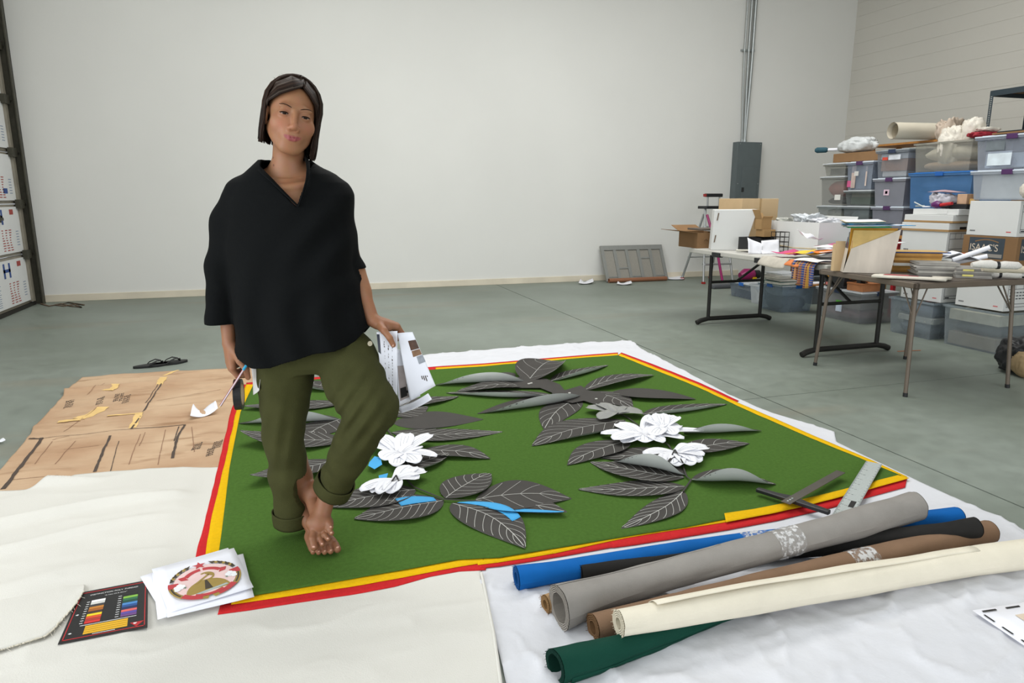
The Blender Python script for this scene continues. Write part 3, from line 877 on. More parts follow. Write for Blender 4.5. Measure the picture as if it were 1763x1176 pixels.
blossom('paper_blossom', 'white paper star flower overlapping the back of the large right blossom', (1142, 737), [(1115, 727, .04, .02), (1135, 722, .035, .03), (1165, 724, .03, .02), (1160, 750, .035, .0), (1124, 752, .035, .0)], m_white, z=GZ + .035)
blossom('paper_buds', 'white paper bud cluster with black stalks on the right branch', (1165, 782), [(1107, 782, .03, 0), (1135, 797, .025, 0), (1150, 801, .03, 0), (1165, 804, .03, 0), (1190, 803, .035, 0), (1205, 798, .035, 0), (1212, 790, .03, .01), (1218, 776, .035, .01), (1195, 776, .035, .01)], m_white)
blossom('paper_blossom', 'grey tracing-paper blossom in the upper right branch', (1060, 713), [(1010, 704, .035, .01), (1032, 722, .035, 0), (1065, 703, .04, .01), (1082, 712, .035, .01), (1107, 712, .045, 0), (1046, 718, .03, 0), (1030, 700, .03, .01)], m_gpet, z=GZ + .014)
# black stalks laid over the bud clusters, blue paper snippets
m_blk = M('black_ink', '#1d1c1b', r=.7)
for (pts, lab) in (([(668, 838), (682, 818), (690, 836), (676, 829), (694, 826)], 'black cut stalk zigzagging over the buds near the cuff'), ([(1150, 796), (1162, 774), (1176, 797), (1158, 788), (1182, 784)], 'black cut stalk zigzagging over the buds of the right branch')):
    P = [G(x, y, GZ + .034) for x, y in pts]; O = (P[0][0], P[0][1], 0); mb = MB()
    for a, b_ in ((0, 1), (1, 2), (3, 4), (0, 3)):
        mb.tube([P[a], P[b_]], .004, n=5, flat=.3)
    tag(mb.build('paper_stalk', m_blk, origin=O), lab, 'paper stalk')
flat_poly('paper_snippet', [(636, 796), (645, 786), (655, 788), (658, 800), (645, 808), (634, 802)], GZ + .02, m_bluep, 'blue paper snippet left of the white blossom near the knee', 'paper snippet', 'blue paper snippets')
flat_poly('paper_snippet', [(652, 819), (668, 815), (665, 826), (653, 829)], GZ + .022, m_bluep, 'small blue paper snippet between blossom and buds near the knee', 'paper snippet', 'blue paper snippets')
# curled scrap on the pattern sheet and a sliver at the far left
def curl_scrap(pts4, label, curl, name='paper_scrap', mat=None, z=.012, group=None):
    A, B_, C_, D_ = [np.array(G(x, y, z)) for x, y in pts4]; O = (A[0], A[1], z)
    mb = MB()
    def f(a, b_):
        p = (1 - b_) * ((1 - a) * A + a * B_) + b_ * ((1 - a) * D_ + a * C_)
        return p + np.array([0, 0, curl * (abs(a - .45) * 2) ** 2 * (.6 + .4 * b_) + .3 * curl * math.sin(7 * a + 3 * b_) * b_])
    mb.grid(f, 10, 6)
    o = mb.build(name, mat or m_white, origin=O, solid=.0008)
    return tag(o, label, 'paper', group)


curl_scrap([(328, 722), (376, 712), (372, 703), (334, 706)], 'crumpled white paper scrap on the brown pattern sheet', .045)
curl_scrap([(-6, 762), (10, 760), (6, 757), (-6, 758)], 'small white paper sliver on the floor at the left edge', .01)
curl_scrap([(996, 489), (1022, 488), (1020, 484), (1000, 484)], 'white paper scrap on the floor left of the leaning metal panel', .04)
curl_scrap([(1062, 490), (1088, 490), (1086, 487), (1064, 487)], 'white paper strip on the floor in front of the leaning metal panel', .03)
o = curl_scrap([(1152, 481), (1178, 481), (1170, 475), (1140, 475)], 'white paper with a yellow corner on the floor beside the step ladder', .01)

# =================================================================== PRINTS, CARD, RULERS
def quad_frame(c4):
    c4 = [np.array(G(x, y, 0)) for x, y in c4]
    return lambda a, b_, z: tuple(((1 - b_) * ((1 - a) * c4[0] + a * c4[1]) + b_ * ((1 - a) * c4[3] + a * c4[2]))[:2]) + (z,)


m_paper = M('print_paper', '#e8e9f1', r=.55, var=.01)
ang0 = None
pc = [(271, 993), (402, 959), (440, 1025), (294, 1070)]
W_ = [np.array(G(x, y))[:2] for x, y in pc]
cen = sum(W_) / 4; ex = ((W_[1] - W_[0]) + (W_[2] - W_[3])) / 2; PWD = np.linalg.norm(ex); ex /= PWD
ey = np.array([-ex[1], ex[0]]); PHT = (((W_[0] - W_[3]) @ ey) + ((W_[1] - W_[2]) @ ey)) / 2
pr_root = None
for k, (rot, dx, dy, lab) in enumerate(((.14, -.035, .004, 'lowest white print sheet peeking out left under the emblem print'), (-.05, -.02, -.02, 'white print sheet sticking out at the lower left of the emblem print'), (-.10, .015, -.028, 'white print sheet sticking out at the lower right of the emblem print'), (.05, -.012, .012, 'white print sheet just under the emblem print'), (0, 0, 0, 'top print sheet showing a red and gold crest'))):
    zz = .018 + .003 * k; a = math.atan2(ex[1], ex[0]) + rot
    t = thing('print_sheet', lab, 'print', (cen[0] + dx, cen[1] + dy, zz), a, 'stack of printed sheets')
    mb = MB(); mb.grid(lambda u, v: ((u - .5) * PWD, (v - .5) * PHT, .0015 * math.sin(3 * u + k) + .0015 * v * v), 10, 8); mb.build('sheet', m_paper, t, solid=.001)
    pr_root = t
# crest printed on the top sheet
def C(n, c, r=.6): return M('crest_' + n, c, r=r, var=.04, vs=30)
cr, cp, cg_, cd, cw, cgr = C('red', '#b93a40'), C('pink', '#e6c8c6'), C('gold', '#9d8440'), C('dark', '#3f3526'), C('white', '#eeeff2'), C('green', '#3f7f66')
S = PHT * .41
def cdisc(name, cx_, cy_, rx, ry, z, mat, n=36, a0=0, a1=2 * math.pi):
    mb = MB(); pts = [(cx_ + rx * math.cos(a0 + (a1 - a0) * i / n), cy_ + ry * math.sin(a0 + (a1 - a0) * i / n)) for i in range(n if a1 - a0 > 6.28 else n + 1)]
    mb.prism([(p[0] * S * .90, p[1] * S - .020) for p in pts], z, z + .0003); return mb.build(name, mat, pr_root)
def cpoly(name, pts, z, mat):
    A = sum(pts[i][0] * pts[(i + 1) % len(pts)][1] - pts[(i + 1) % len(pts)][0] * pts[i][1] for i in range(len(pts)))
    if A < 0: pts = pts[::-1]
    mb = MB(); mb.prism([(p[0] * S * .90, p[1] * S - .020) for p in pts], z, z + .0003); return mb.build(name, mat, pr_root)
def arcband(r0, r1, a0, a1, n=14, cx_=0, cy_=0):
    a = [a0 + (a1 - a0) * i / n for i in range(n + 1)]
    return [(cx_ + r1 * math.cos(t), cy_ + r1 * math.sin(t)) for t in a] + [(cx_ + r0 * math.cos(t), cy_ + r0 * math.sin(t)) for t in reversed(a)]
def starpts(cx_, cy_, r):
    return [(cx_ + (r if i % 2 == 0 else r * .42) * math.cos(math.pi / 2 + i * math.pi / 5), cy_ + (r if i % 2 == 0 else r * .42) * math.sin(math.pi / 2 + i * math.pi / 5)) for i in range(10)]
z0 = .0042
cdisc('crest_disc', 0, 0, .86, .82, z0, cp)
cpoly('crest_sun', [(.6 * math.cos(t), -.62 + .62 * math.sin(t)) for t in np.linspace(.0, math.pi, 16)], z0 + .0004, cg_)
cpoly('crest_mast', [(-.09, -.52), (-.02, -.05), (.04, -.05), (.12, -.52)], z0 + .0008, cd)
for sgn_ in (-1, 1):
    for k in range(7):
        t = math.pi / 2 + sgn_ * (.42 + .13 * k); r0 = .84
        cpoly('crest_wheat', [(r0 * math.cos(t), r0 * math.sin(t)), ((r0 + .16) * math.cos(t - sgn_ * .16), (r0 + .16) * math.sin(t - sgn_ * .16)), ((r0 + .13) * math.cos(t + sgn_ * .06), (r0 + .13) * math.sin(t + sgn_ * .06))], z0 + .0004, cg_ if k % 2 else cd)
    f = lambda a0, a1, r0=.72, r1=1.0: arcband(r0, r1, math.pi / 2 + sgn_ * a0, math.pi / 2 + sgn_ * a1)
    cpoly('crest_ribbon', f(1.35, 1.62), z0 + .0008, cr); cpoly('crest_ribbon', f(2.25, 2.9, .80, .98), z0 + .0008, cr)
    cpoly('crest_sheaf', f(1.55, 2.3, .86, 1.0), z0 + .0004, cg_); cpoly('crest_sheaf', f(1.6, 2.2, .9, .95), z0 + .0006, cd)
    for kk, (dx, dy) in enumerate(((.0, .0), (.1, .05), (.02, .12), (.1, -.07), (-.05, .05))):
        cdisc('crest_cotton', sgn_ * .68 + dx * sgn_, -.12 + dy, .085, .085, z0 + .0012 + .0002 * kk, cw, n=12)
    cpoly('crest_leaf', [(sgn_ * .58, -.22), (sgn_ * .52, -.16), (sgn_ * .6, -.17)], z0 + .0026, cgr)
    cpoly('crest_knot', arcband(.52, .66, math.pi / 2 + sgn_ * .06, math.pi / 2 + sgn_ * .95), z0 + .0006, cr)
    cpoly('crest_tail', [(sgn_ * .52, .42), (sgn_ * .42, .2), (sgn_ * .62, .24), (sgn_ * .68, .4)], z0 + .0008, cr)
    cpoly('crest_scroll', [(0, -.78), (sgn_ * .35, -.62), (sgn_ * .45, -.86), (sgn_ * .1, -1.0)], z0 + .0004, cg_)
cpoly('crest_ribbon', arcband(.74, .86, math.pi * 1.5 - .5, math.pi * 1.5 + .5), z0 + .0012, cr)
cpoly('crest_star', starpts(-.02, .84, .2), z0 + .0012, cr)
cpoly('crest_sickle', arcband(.17, .23, -1.5, 2.2, cx_=.06, cy_=.16), z0 + .0008, cg_)
cpoly('crest_hammer', [(-.3, -.1), (-.26, -.15), (.16, .2), (.12, .25)], z0 + .001, cg_)
cpoly('crest_hammer_head', [(.04, .3), (.2, .12), (.26, .18), (.1, .36)], z0 + .001, cg_)
cpoly('crest_river', [(-.35, -.62), (.5, -.48), (.55, -.55), (-.3, -.7)], z0 + .0008, C('river', '#a7b4b4'))

# black thread sample card
fr = quad_frame([(140, 1029), (256, 1007), (255, 1089), (101, 1119)])
def card_poly(name, uv, z, mat, parent, th=.0004):
    P = [fr(a, b_, z)[:2] for a, b_ in uv]
    A = sum(P[i][0] * P[(i + 1) % len(P)][1] - P[(i + 1) % len(P)][0] * P[i][1] for i in range(len(P)))
    if A < 0: P = P[::-1]
    mb = MB(); mb.prism(P, z, z + th); return mb.build(name, mat, parent, world=True)
c0 = fr(.5, .5, .018)
tc_ = thing('thread_card', 'black thread colour sample card with coloured bars and red border', 'sample card', c0)
m_card = M('card_black', '#1b1a1c', r=.35, var=.1, spec=.5); m_cw = M('card_white', '#e6e6e6', r=.5); m_cr = M('card_red', '#b3262a', r=.5)
card_poly('card', [(0, 0), (.965, 0), (1.0, .07), (1, 1), (0, 1)], .016, m_card, tc_, .002)
for uv in ([(.03, .95), (.97, .95), (.97, .962), (.03, .962)], [(.03, .05), (.042, .05), (.042, .96), (.03, .96)], [(.958, .1), (.97, .1), (.97, .96), (.958, .96)], [(.03, .035), (.93, .035), (.93, .047), (.03, .047)]):
    card_poly('border_line', uv, .0182, m_cr, tc_)
cols = ['#e8e8e8', '#c9c9c4', '#3a3a3c', '#b9782e', '#9a5a22', '#40302a', '#e2c81f', '#cf4a26', '#a4342a', '#cc2f2b']
cols2 = ['#1a1a1a', '#7fb244', '#2c6a48', '#1c4a3a', '#4a86c4', '#27508e', '#1a2a55', '#d8635f', '#5b4a9a', '#6a4480']
for k in range(10):
    v0 = .24 + k * .047; card_poly('thread_swatch', [(.22, v0), (.41, v0), (.41, v0 + .043), (.22, v0 + .043)], .0182, M('sw' + str(k), cols[k], var=.05), tc_)
    card_poly('thread_swatch', [(.66, v0), (.86, v0), (.86, v0 + .043), (.66, v0 + .043)], .0182, M('sx' + str(k), cols2[k], var=.05), tc_)
    card_poly('caption', [(.16, v0 + .018), (.20, v0 + .018), (.20, v0 + .026), (.16, v0 + .026)], .0182, m_cw, tc_)
    card_poly('caption', [(.59, v0 + .018), (.635, v0 + .018), (.635, v0 + .026), (.59, v0 + .026)], .0182, m_cw, tc_)
m_cy = M('card_yellow', '#dca91f', var=.05)
for k in range(4):
    v0 = .755 + k * .04; card_poly('thread_swatch', [(.25, v0), (.76, v0), (.76, v0 + .034), (.25, v0 + .034)], .0182, m_cy, tc_)
card_poly('caption', [(.18, .73), (.86, .73), (.86, .737), (.18, .737)], .0182, m_cw, tc_); card_poly('caption', [(.36, .925), (.62, .925), (.62, .932), (.36, .932)], .0182, m_cw, tc_)
card_poly('logo_triangle', [(.79, .86), (.955, .86), (.87, .95)], .0182, m_cr, tc_); card_poly('logo_eye', [(.83, .872), (.875, .872), (.86, .895), (.835, .892)], .0187, m_cw, tc_)
card_poly('logo_bar', [(.80, .955), (.95, .955), (.95, .968), (.80, .968)], .0187, m_cr, tc_)
for v in (.5, .85): card_poly('punch_hole', [(.07, v), (.095, v - .012), (.115, v), (.095, v + .012)], .0182, m_cw, tc_)
a, b_, d_ = np.array(fr(.17, .125, .0186)), np.array(fr(.9, .125, .0186)), np.array(fr(.17, .0, .0186))
text('DISTINCTION POLY THREAD', np.linalg.norm(b_ - a) * .068, m_cw, tc_, a, b_ - a, d_ - a, sx=1.05)
a = np.array(fr(.38, .185, .0186)); text('"A Hint Of A Shine"', np.linalg.norm(b_ - a) * .075, m_cw, tc_, a, b_ - np.array(fr(.17, .125, .0186)), d_ - np.array(fr(.17, .125, .0186)))

# colour print at the right edge
A0, A1, A2 = np.array(G(1674, 1051, .02)), np.array(G(1763, 1038, .02)), np.array(G(1763, 1112, .02))
d1 = (A1 - A0); d1 /= np.linalg.norm(d1); d2 = (A2 - A0); d2 /= np.linalg.norm(d2)
rp = thing('color_print', 'printed sheet with beige block and black squares at the right edge', 'print', A0, math.atan2(d1[1], d1[0]))
A_ = math.acos(max(-1, min(1, d1 @ d2)))
def rq(name, u0, u1, v0, v1, z, mat):
    mb = MB(); sk = math.cos(A_) / math.sin(A_)
    q = [(u + (-v) * 0, -v) for u, v in ((u0, v0), (u1, v0), (u1, v1), (u0, v1))]
    mb.prism([(x, y) for x, y in q[::-1]], z, z + .0004); return mb.build(name, mat, rp)
mb = MB(); mb.grid(lambda u, v: (u * .55, -v * .42, .002 * math.sin(4 * u)), 8, 6, flip=True); mb.build('sheet', m_paper, rp, solid=.001)
rq('beige_block', .1, .5, .05, .25, .0035, M('beige_print', '#d3c3b0', r=.6))
for k in range(6):
    rq('registration_mark', .02 + k * .085, .07 + k * .085, .012, .018, .0035, m_blk); rq('registration_mark', .008, .014, .03 + k * .06, .065 + k * .06, .0035, m_blk)
for k, c in enumerate(('#1a1a1a', '#20242c', '#2c4a7a')): rq('color_square', .06, .11, .22 + k * .06, .265 + k * .06, .0037, M('csq%d' % k, c))

# steel ruler and T-square
m_steel = M('brushed_steel', '#b3bab8', r=.4, metal=.2, var=.05, vs=30, aniso=(1, 12, 1)); m_blade = M('dull_blade', '#5e5a54', r=.4, metal=.7, var=.08, vs=20)
def bar(pa, pb, w_, z0, h_, name, mat, parent=None, label=None, cat=None):
    a, b_ = np.array(G(*pa, z0)), np.array(G(*pb, z0)); d = b_ - a; L = np.linalg.norm(d); an = math.atan2(d[1], d[0])
    t = thing(name, label, cat, a, an); return t, L
t, L = bar((1448, 892), (1505, 797), .045, .03, .001, 'steel_ruler', None, label='wide steel ruler lying across the yellow border', cat='ruler')
mb = MB(); mb.box(0, L, -.034, .034, 0, .0015); mb.build('blade', m_steel, t)
mb = MB()
for k in range(int(L / .008)):
    l = .016 if k % 8 == 0 else (.011 if k % 4 == 0 else .006)
    mb.box(k * .008 + .004, k * .008 + .0055, .034 - l, .034, .0015, .0019); mb.box(k * .008 + .004, k * .008 + .0055, -.034, -.034 + l * .7, .0015, .0019)
mb.build('graduations', m_blk, t)
for k in range(1, int(L / .064)):
    text(str(k), .014, m_blk, t, (k * .064 - .004, .004, .0019), (1, 0, 0), (0, 1, 0), name='numeral', world=False)
mb = MB(); mb.box(.12, .19, -.02, .0, .0015, .0019); mb.build('stamp', m_blk, t)
t, L = bar((1303, 846), (1428, 886), .03, .03, .02, 't_square', None, label='T-square with black plastic head and dull metal blade', cat='T-square')
mb = MB(); mb.prism([(0, -.012), (.0, .012), (L * .3, .02), (L * .42, .032), (L * .55, .032), (L * .68, .02), (L, .012), (L, -.012)], 0, .016); mb.build('head', M('black_plastic', '#1a1a1b', r=.4), t, bevel=.003)
a, b_ = np.array(G(1352, 866, .046)), np.array(G(1448, 812, .046)); d = b_ - a; d /= np.linalg.norm(d); n_ = np.array([-d[1], d[0], 0]); Lb = np.linalg.norm(b_ - a)
mb = MB(); mb.obox((a + b_) / 2, d * Lb / 2, n_ * .019, (0, 0, .001)); bl = mb.build('blade', m_blade, t, world=True)
mb = MB()
for k in range(3): mb.tube([a + d * (.02 + .018 * k) + np.array([0, 0, .001]), a + d * (.02 + .018 * k) + np.array([0, 0, .004])], .004, n=8)
mb.build('rivet', m_steel, t, world=True)

# =================================================================== FABRIC ROLLS
def roll(label, px, mat, core, layers=4, wob=.0025, hole=.45, tape=None, flap=None, squash=1.0):
    """px: control points (photo x, photo y, height of axis, radius)"""
    K = [np.array(G(x, y, z)) for x, y, z, r in px]; Rr = np.array([q[3] for q in px]); n_ = len(K)
    dd = np.r_[0, np.cumsum([np.linalg.norm(K[i + 1] - K[i]) for i in range(n_ - 1)])]; L = dd[-1]
    Ka = np.array(K)
    def axis_pt(s):
        t = np.clip(s * L + np.linspace(-.12, .12, 7), -.001, L + .001)
        # smooth the polyline, keeping its ends
        w_ = min(1, 4 * min(s, 1 - s)); a = np.array([np.interp(t, dd, Ka[:, q]).mean() for q in range(3)]); b_ = np.array([np.interp(s * L, dd, Ka[:, q]) for q in range(3)])
        return a * w_ + b_ * (1 - w_)
    A = K[0]; e0 = (K[1] - K[0]) / np.linalg.norm(K[1] - K[0]); e1 = (K[-1] - K[-2]) / np.linalg.norm(K[-1] - K[-2])
    root = thing('fabric_roll', label, 'fabric roll', (A[0], A[1], A[2] - Rr[0]), 0, 'rolls of fabric on the white sheet')
    u = np.cross(K[-1] - K[0], [0, 0, 1]); u /= np.linalg.norm(u); w_ = np.array([0, 0, 1.0])
    nL, nA = 60, 32; p0 = px[0][0]
    AX = [axis_pt(i / 240) for i in range(241)]
    def f(s, a):
        an = 2 * math.pi * a; r = float(np.interp(s * L, dd, Rr))
        r *= 1 + .05 * vnoise(s * 9, p0, 1) + wob / r * vnoise(s * 14, math.cos(an) * 2 + math.sin(an) * 3 + p0, 2)
        r *= 1 + .012 * math.sin(an * 2 + s * 6)
        return cax(s) + r * (u * math.cos(an) + w_ * squash * math.sin(an))
    cax = lambda s: AX[int(round(s * 240))]
    mb = MB(); mb.grid(lambda s, a: f(s, a), nL, nA)
    mb.build('cloth', mat, root, world=True)
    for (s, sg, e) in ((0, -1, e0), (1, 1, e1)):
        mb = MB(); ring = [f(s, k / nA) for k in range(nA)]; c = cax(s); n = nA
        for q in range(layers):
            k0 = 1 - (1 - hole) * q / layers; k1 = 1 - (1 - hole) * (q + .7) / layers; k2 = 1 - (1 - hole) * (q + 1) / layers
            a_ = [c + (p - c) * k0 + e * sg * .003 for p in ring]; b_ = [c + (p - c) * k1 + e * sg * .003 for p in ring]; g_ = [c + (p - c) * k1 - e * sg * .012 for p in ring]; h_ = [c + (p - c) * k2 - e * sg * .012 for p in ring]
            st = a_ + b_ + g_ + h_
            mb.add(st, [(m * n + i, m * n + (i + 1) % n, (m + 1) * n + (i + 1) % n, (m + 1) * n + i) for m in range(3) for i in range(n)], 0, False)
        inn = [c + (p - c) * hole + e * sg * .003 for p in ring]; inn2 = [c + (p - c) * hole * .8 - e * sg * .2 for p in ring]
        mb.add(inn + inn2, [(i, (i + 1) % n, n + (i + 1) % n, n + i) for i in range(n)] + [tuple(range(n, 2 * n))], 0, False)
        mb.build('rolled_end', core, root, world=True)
    mb = MB()
    for k in range(40):
        p = f(0, k / 40); mb.tube([p, p - e0 * random.uniform(.003, .010) + u * random.uniform(-.004, .004)], .0007, n=4, caps=False)
    o = mb.build('fray', core, root, world=True); o['kind'] = 'stuff'
    if tape:
        for (s0, s1) in tape:
            mb = MB(); mb.grid(lambda a, b_: cax(s0 + (s1 - s0) * a) + (f(s0 + (s1 - s0) * a, b_) - cax(s0 + (s1 - s0) * a)) * (1.04 + .03 * vnoise(a * 5, b_ * 17, 5)), 8, 40)
            mb.build('packing_tape', m_tape, root, world=True)
    if flap:
        s0, s1, a0, a1, out = flap; mb = MB()
        def ff(s, a):
            q = s0 + (s1 - s0) * s; p = f(q, a0 + (a1 - a0) * a); c = cax(q); k = math.sin(math.pi * min(1, .2 + s * .8)) ** .5
            return c + (p - c) * (1.006 + .02 * (1 - s) * min(1, 6 * s + .3) + out * (a ** 1.5) * k * (1 - s) ** 1.3)
        mb.grid(ff, 24, 8); mb.build('loose_flap', mat, root, world=True, solid=.001)
    return root


m_tape = bpy.data.materials.new('clear_packing_tape'); m_tape.use_nodes = True
nt = m_tape.node_tree; b = nt.nodes['Principled BSDF']; b.inputs['Base Color'].default_value = (.75, .75, .75, 1); b.inputs['Roughness'].default_value = .15
tr = nt.nodes.new('ShaderNodeBsdfTransparent'); mx = nt.nodes.new('ShaderNodeMixShader'); nz = nt.nodes.new('ShaderNodeTexNoise'); nz.inputs['Scale'].default_value = 60; nz.inputs['Detail'].default_value = 6
tcn = nt.nodes.new('ShaderNodeTexCoord'); nt.links.new(tcn.outputs['Object'], nz.inputs['Vector'])
rmp = nt.nodes.new('ShaderNodeValToRGB'); rmp.color_ramp.elements[0].position = .46; rmp.color_ramp.elements[0].color = (.9, .9, .9, 1); rmp.color_ramp.elements[1].position = .58; rmp.color_ramp.elements[1].color = (.25, .25, .25, 1)
nt.links.new(nz.outputs['Fac'], rmp.inputs['Fac']); nt.links.new(rmp.outputs['Color'], mx.inputs[0]); nt.links.new(b.outputs[0], mx.inputs[1]); nt.links.new(tr.outputs[0], mx.inputs[2]); nt.links.new(mx.outputs[0], nt.nodes['Material Output'].inputs['Surface'])


def cloth(name, c, var=.06): return M(name, c, r=.85, var=var, vs=12, bump=.15, bs=300, spec=.15)


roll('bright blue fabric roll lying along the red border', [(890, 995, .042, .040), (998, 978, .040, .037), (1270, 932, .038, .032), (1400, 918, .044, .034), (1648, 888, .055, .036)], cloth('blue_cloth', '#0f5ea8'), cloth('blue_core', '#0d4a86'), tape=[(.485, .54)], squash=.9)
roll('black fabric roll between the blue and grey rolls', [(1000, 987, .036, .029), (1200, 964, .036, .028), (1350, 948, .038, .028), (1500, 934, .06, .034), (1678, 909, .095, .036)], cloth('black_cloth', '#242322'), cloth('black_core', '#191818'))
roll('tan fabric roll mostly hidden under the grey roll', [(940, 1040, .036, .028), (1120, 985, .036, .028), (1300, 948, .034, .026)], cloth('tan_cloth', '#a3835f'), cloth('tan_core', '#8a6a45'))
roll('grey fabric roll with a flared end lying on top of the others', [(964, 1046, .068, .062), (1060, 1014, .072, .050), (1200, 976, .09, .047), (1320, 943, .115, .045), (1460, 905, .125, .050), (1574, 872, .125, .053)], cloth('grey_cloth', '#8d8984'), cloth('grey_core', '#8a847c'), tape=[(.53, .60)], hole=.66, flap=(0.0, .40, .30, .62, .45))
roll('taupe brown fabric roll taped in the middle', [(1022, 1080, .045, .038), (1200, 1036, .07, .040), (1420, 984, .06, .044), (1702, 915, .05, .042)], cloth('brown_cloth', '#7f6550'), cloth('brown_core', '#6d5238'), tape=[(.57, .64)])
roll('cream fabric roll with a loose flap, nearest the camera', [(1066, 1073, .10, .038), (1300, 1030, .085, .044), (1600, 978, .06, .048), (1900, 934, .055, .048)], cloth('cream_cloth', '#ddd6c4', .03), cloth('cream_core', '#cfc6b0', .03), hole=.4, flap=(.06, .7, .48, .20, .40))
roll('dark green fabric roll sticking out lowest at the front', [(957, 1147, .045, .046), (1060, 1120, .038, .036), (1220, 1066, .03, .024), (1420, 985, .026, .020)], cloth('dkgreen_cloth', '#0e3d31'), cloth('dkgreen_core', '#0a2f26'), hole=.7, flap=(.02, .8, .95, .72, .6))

# =================================================================== STORAGE: builders
m_cardb = M('cardboard', '#a5855c', r=.85, var=.07, vs=6, spec=.15); m_cardl = M('cardboard_pale', '#cbb08a', r=.85, var=.05, vs=5, spec=.15)
m_cardd = M('cardboard_dark', '#86684a', r=.85, var=.08, vs=6, spec=.15)
m_bbox = M('banker_white', '#d3d4d2', r=.75, var=.03, vs=3, spec=.2); m_print = M('print_black', '#3a3b3f', r=.7); m_prred = M('print_pale_red', '#c9686a', r=.7)
m_lid = M('lid_plastic', '#c9d2dc', r=.35, var=.03); m_lidc = clear_plastic('lid_clear', '#d5dade', .25)
m_purple = M('purple_clip', '#4b2a58', r=.4); m_navy = M('navy_clip', '#27344f', r=.4); m_bclip = M('blue_clip', '#1f5fae', r=.4)
m_woodb = M('pine_board', '#b07a3e', r=.6, var=.15, vs=5, aniso=(1, 8, 8)); m_redleg = M('red_enamel', '#a8232a', r=.4)
m_stuffs = {}
def SM(c): return M('content_' + c, c, r=.8, var=.12, vs=15)


def banker(label, x, y, z, rz=0.0, lx=.31, ly=.40, h=.265, lid=True, band=None, name='banker_box', scrib=None):
    """document box: local x = depth away from the viewer's left face, y = along the room"""
    t = thing(name, label, 'box', (x, y, z), rz, 'white document storage boxes')
    mb = MB(); mb.box(0, lx, 0, ly, 0, h); mb.build('carton', m_bbox, t, bevel=.003)
    if lid:
        mb = MB(); mb.box(-.008, lx + .008, -.008, ly + .008, h - .055, h + .012); mb.build('lid', m_bbox, t, bevel=.003)
    # printed end panel (towards -y) and side marks (towards -x)
    zt = h - (.07 if lid else .03); f = -.0006 ; mb = MB()
    def ln(x0, x1, z0, z1): mb.add([(x0, f, z0), (x1, f, z0), (x1, f, z1), (x0, f, z1)], [(0, 1, 2, 3)])
    for zz in (.03, .055, zt - .055, zt - .008): ln(.03, lx - .03, zz, zz + .004)
    for xx in (.03, lx - .034): ln(xx, xx + .004, .03, zt)
    for k in range(1, 4): ln(.03 + k * (lx - .06) / 4, .033 + k * (lx - .06) / 4, zt - .055, zt - .008)
    ln(.04, .09, .037, .048)
    if scrib:
        for k in range(scrib):
            for q in range(5): ln(.05 + q * .035, .075 + q * .035, zt - .085 - k * .025, zt - .077 - k * .025)
    mb.build('printed_panel', m_print, t)
    mb = MB(); mb.box(lx * .38, lx * .62, -.0095 if lid else -.001, -.0005, h - .045 if lid else h - .03, h - .02 if lid else h - .008); mb.build('hand_hole', M('hole_dark', '#1d1a18', r=.9), t)
    mb = MB(); g = -.0006
    for k in range(4): mb.add([(g, ly - .03 - k * .012, .03), (g, ly - .038 - k * .012, .03), (g, ly - .038 - k * .012, .042), (g, ly - .03 - k * .012, .042)], [(0, 1, 2, 3)])
    mb.build('print_mark', m_print, t)
    mb = MB(); mb.add([(g, .085, .03), (g, .045, .03), (g, .045, .039), (g, .085, .039)], [(0, 1, 2, 3)]); mb.build('red_mark', m_prred, t)
    if band:
        for zz, hh in band:
            mb = MB(); mb.box(-.011, lx + .011, -.011, ly + .011, zz, zz + hh); mb.build('brown_band', m_cardb, t)
    return t


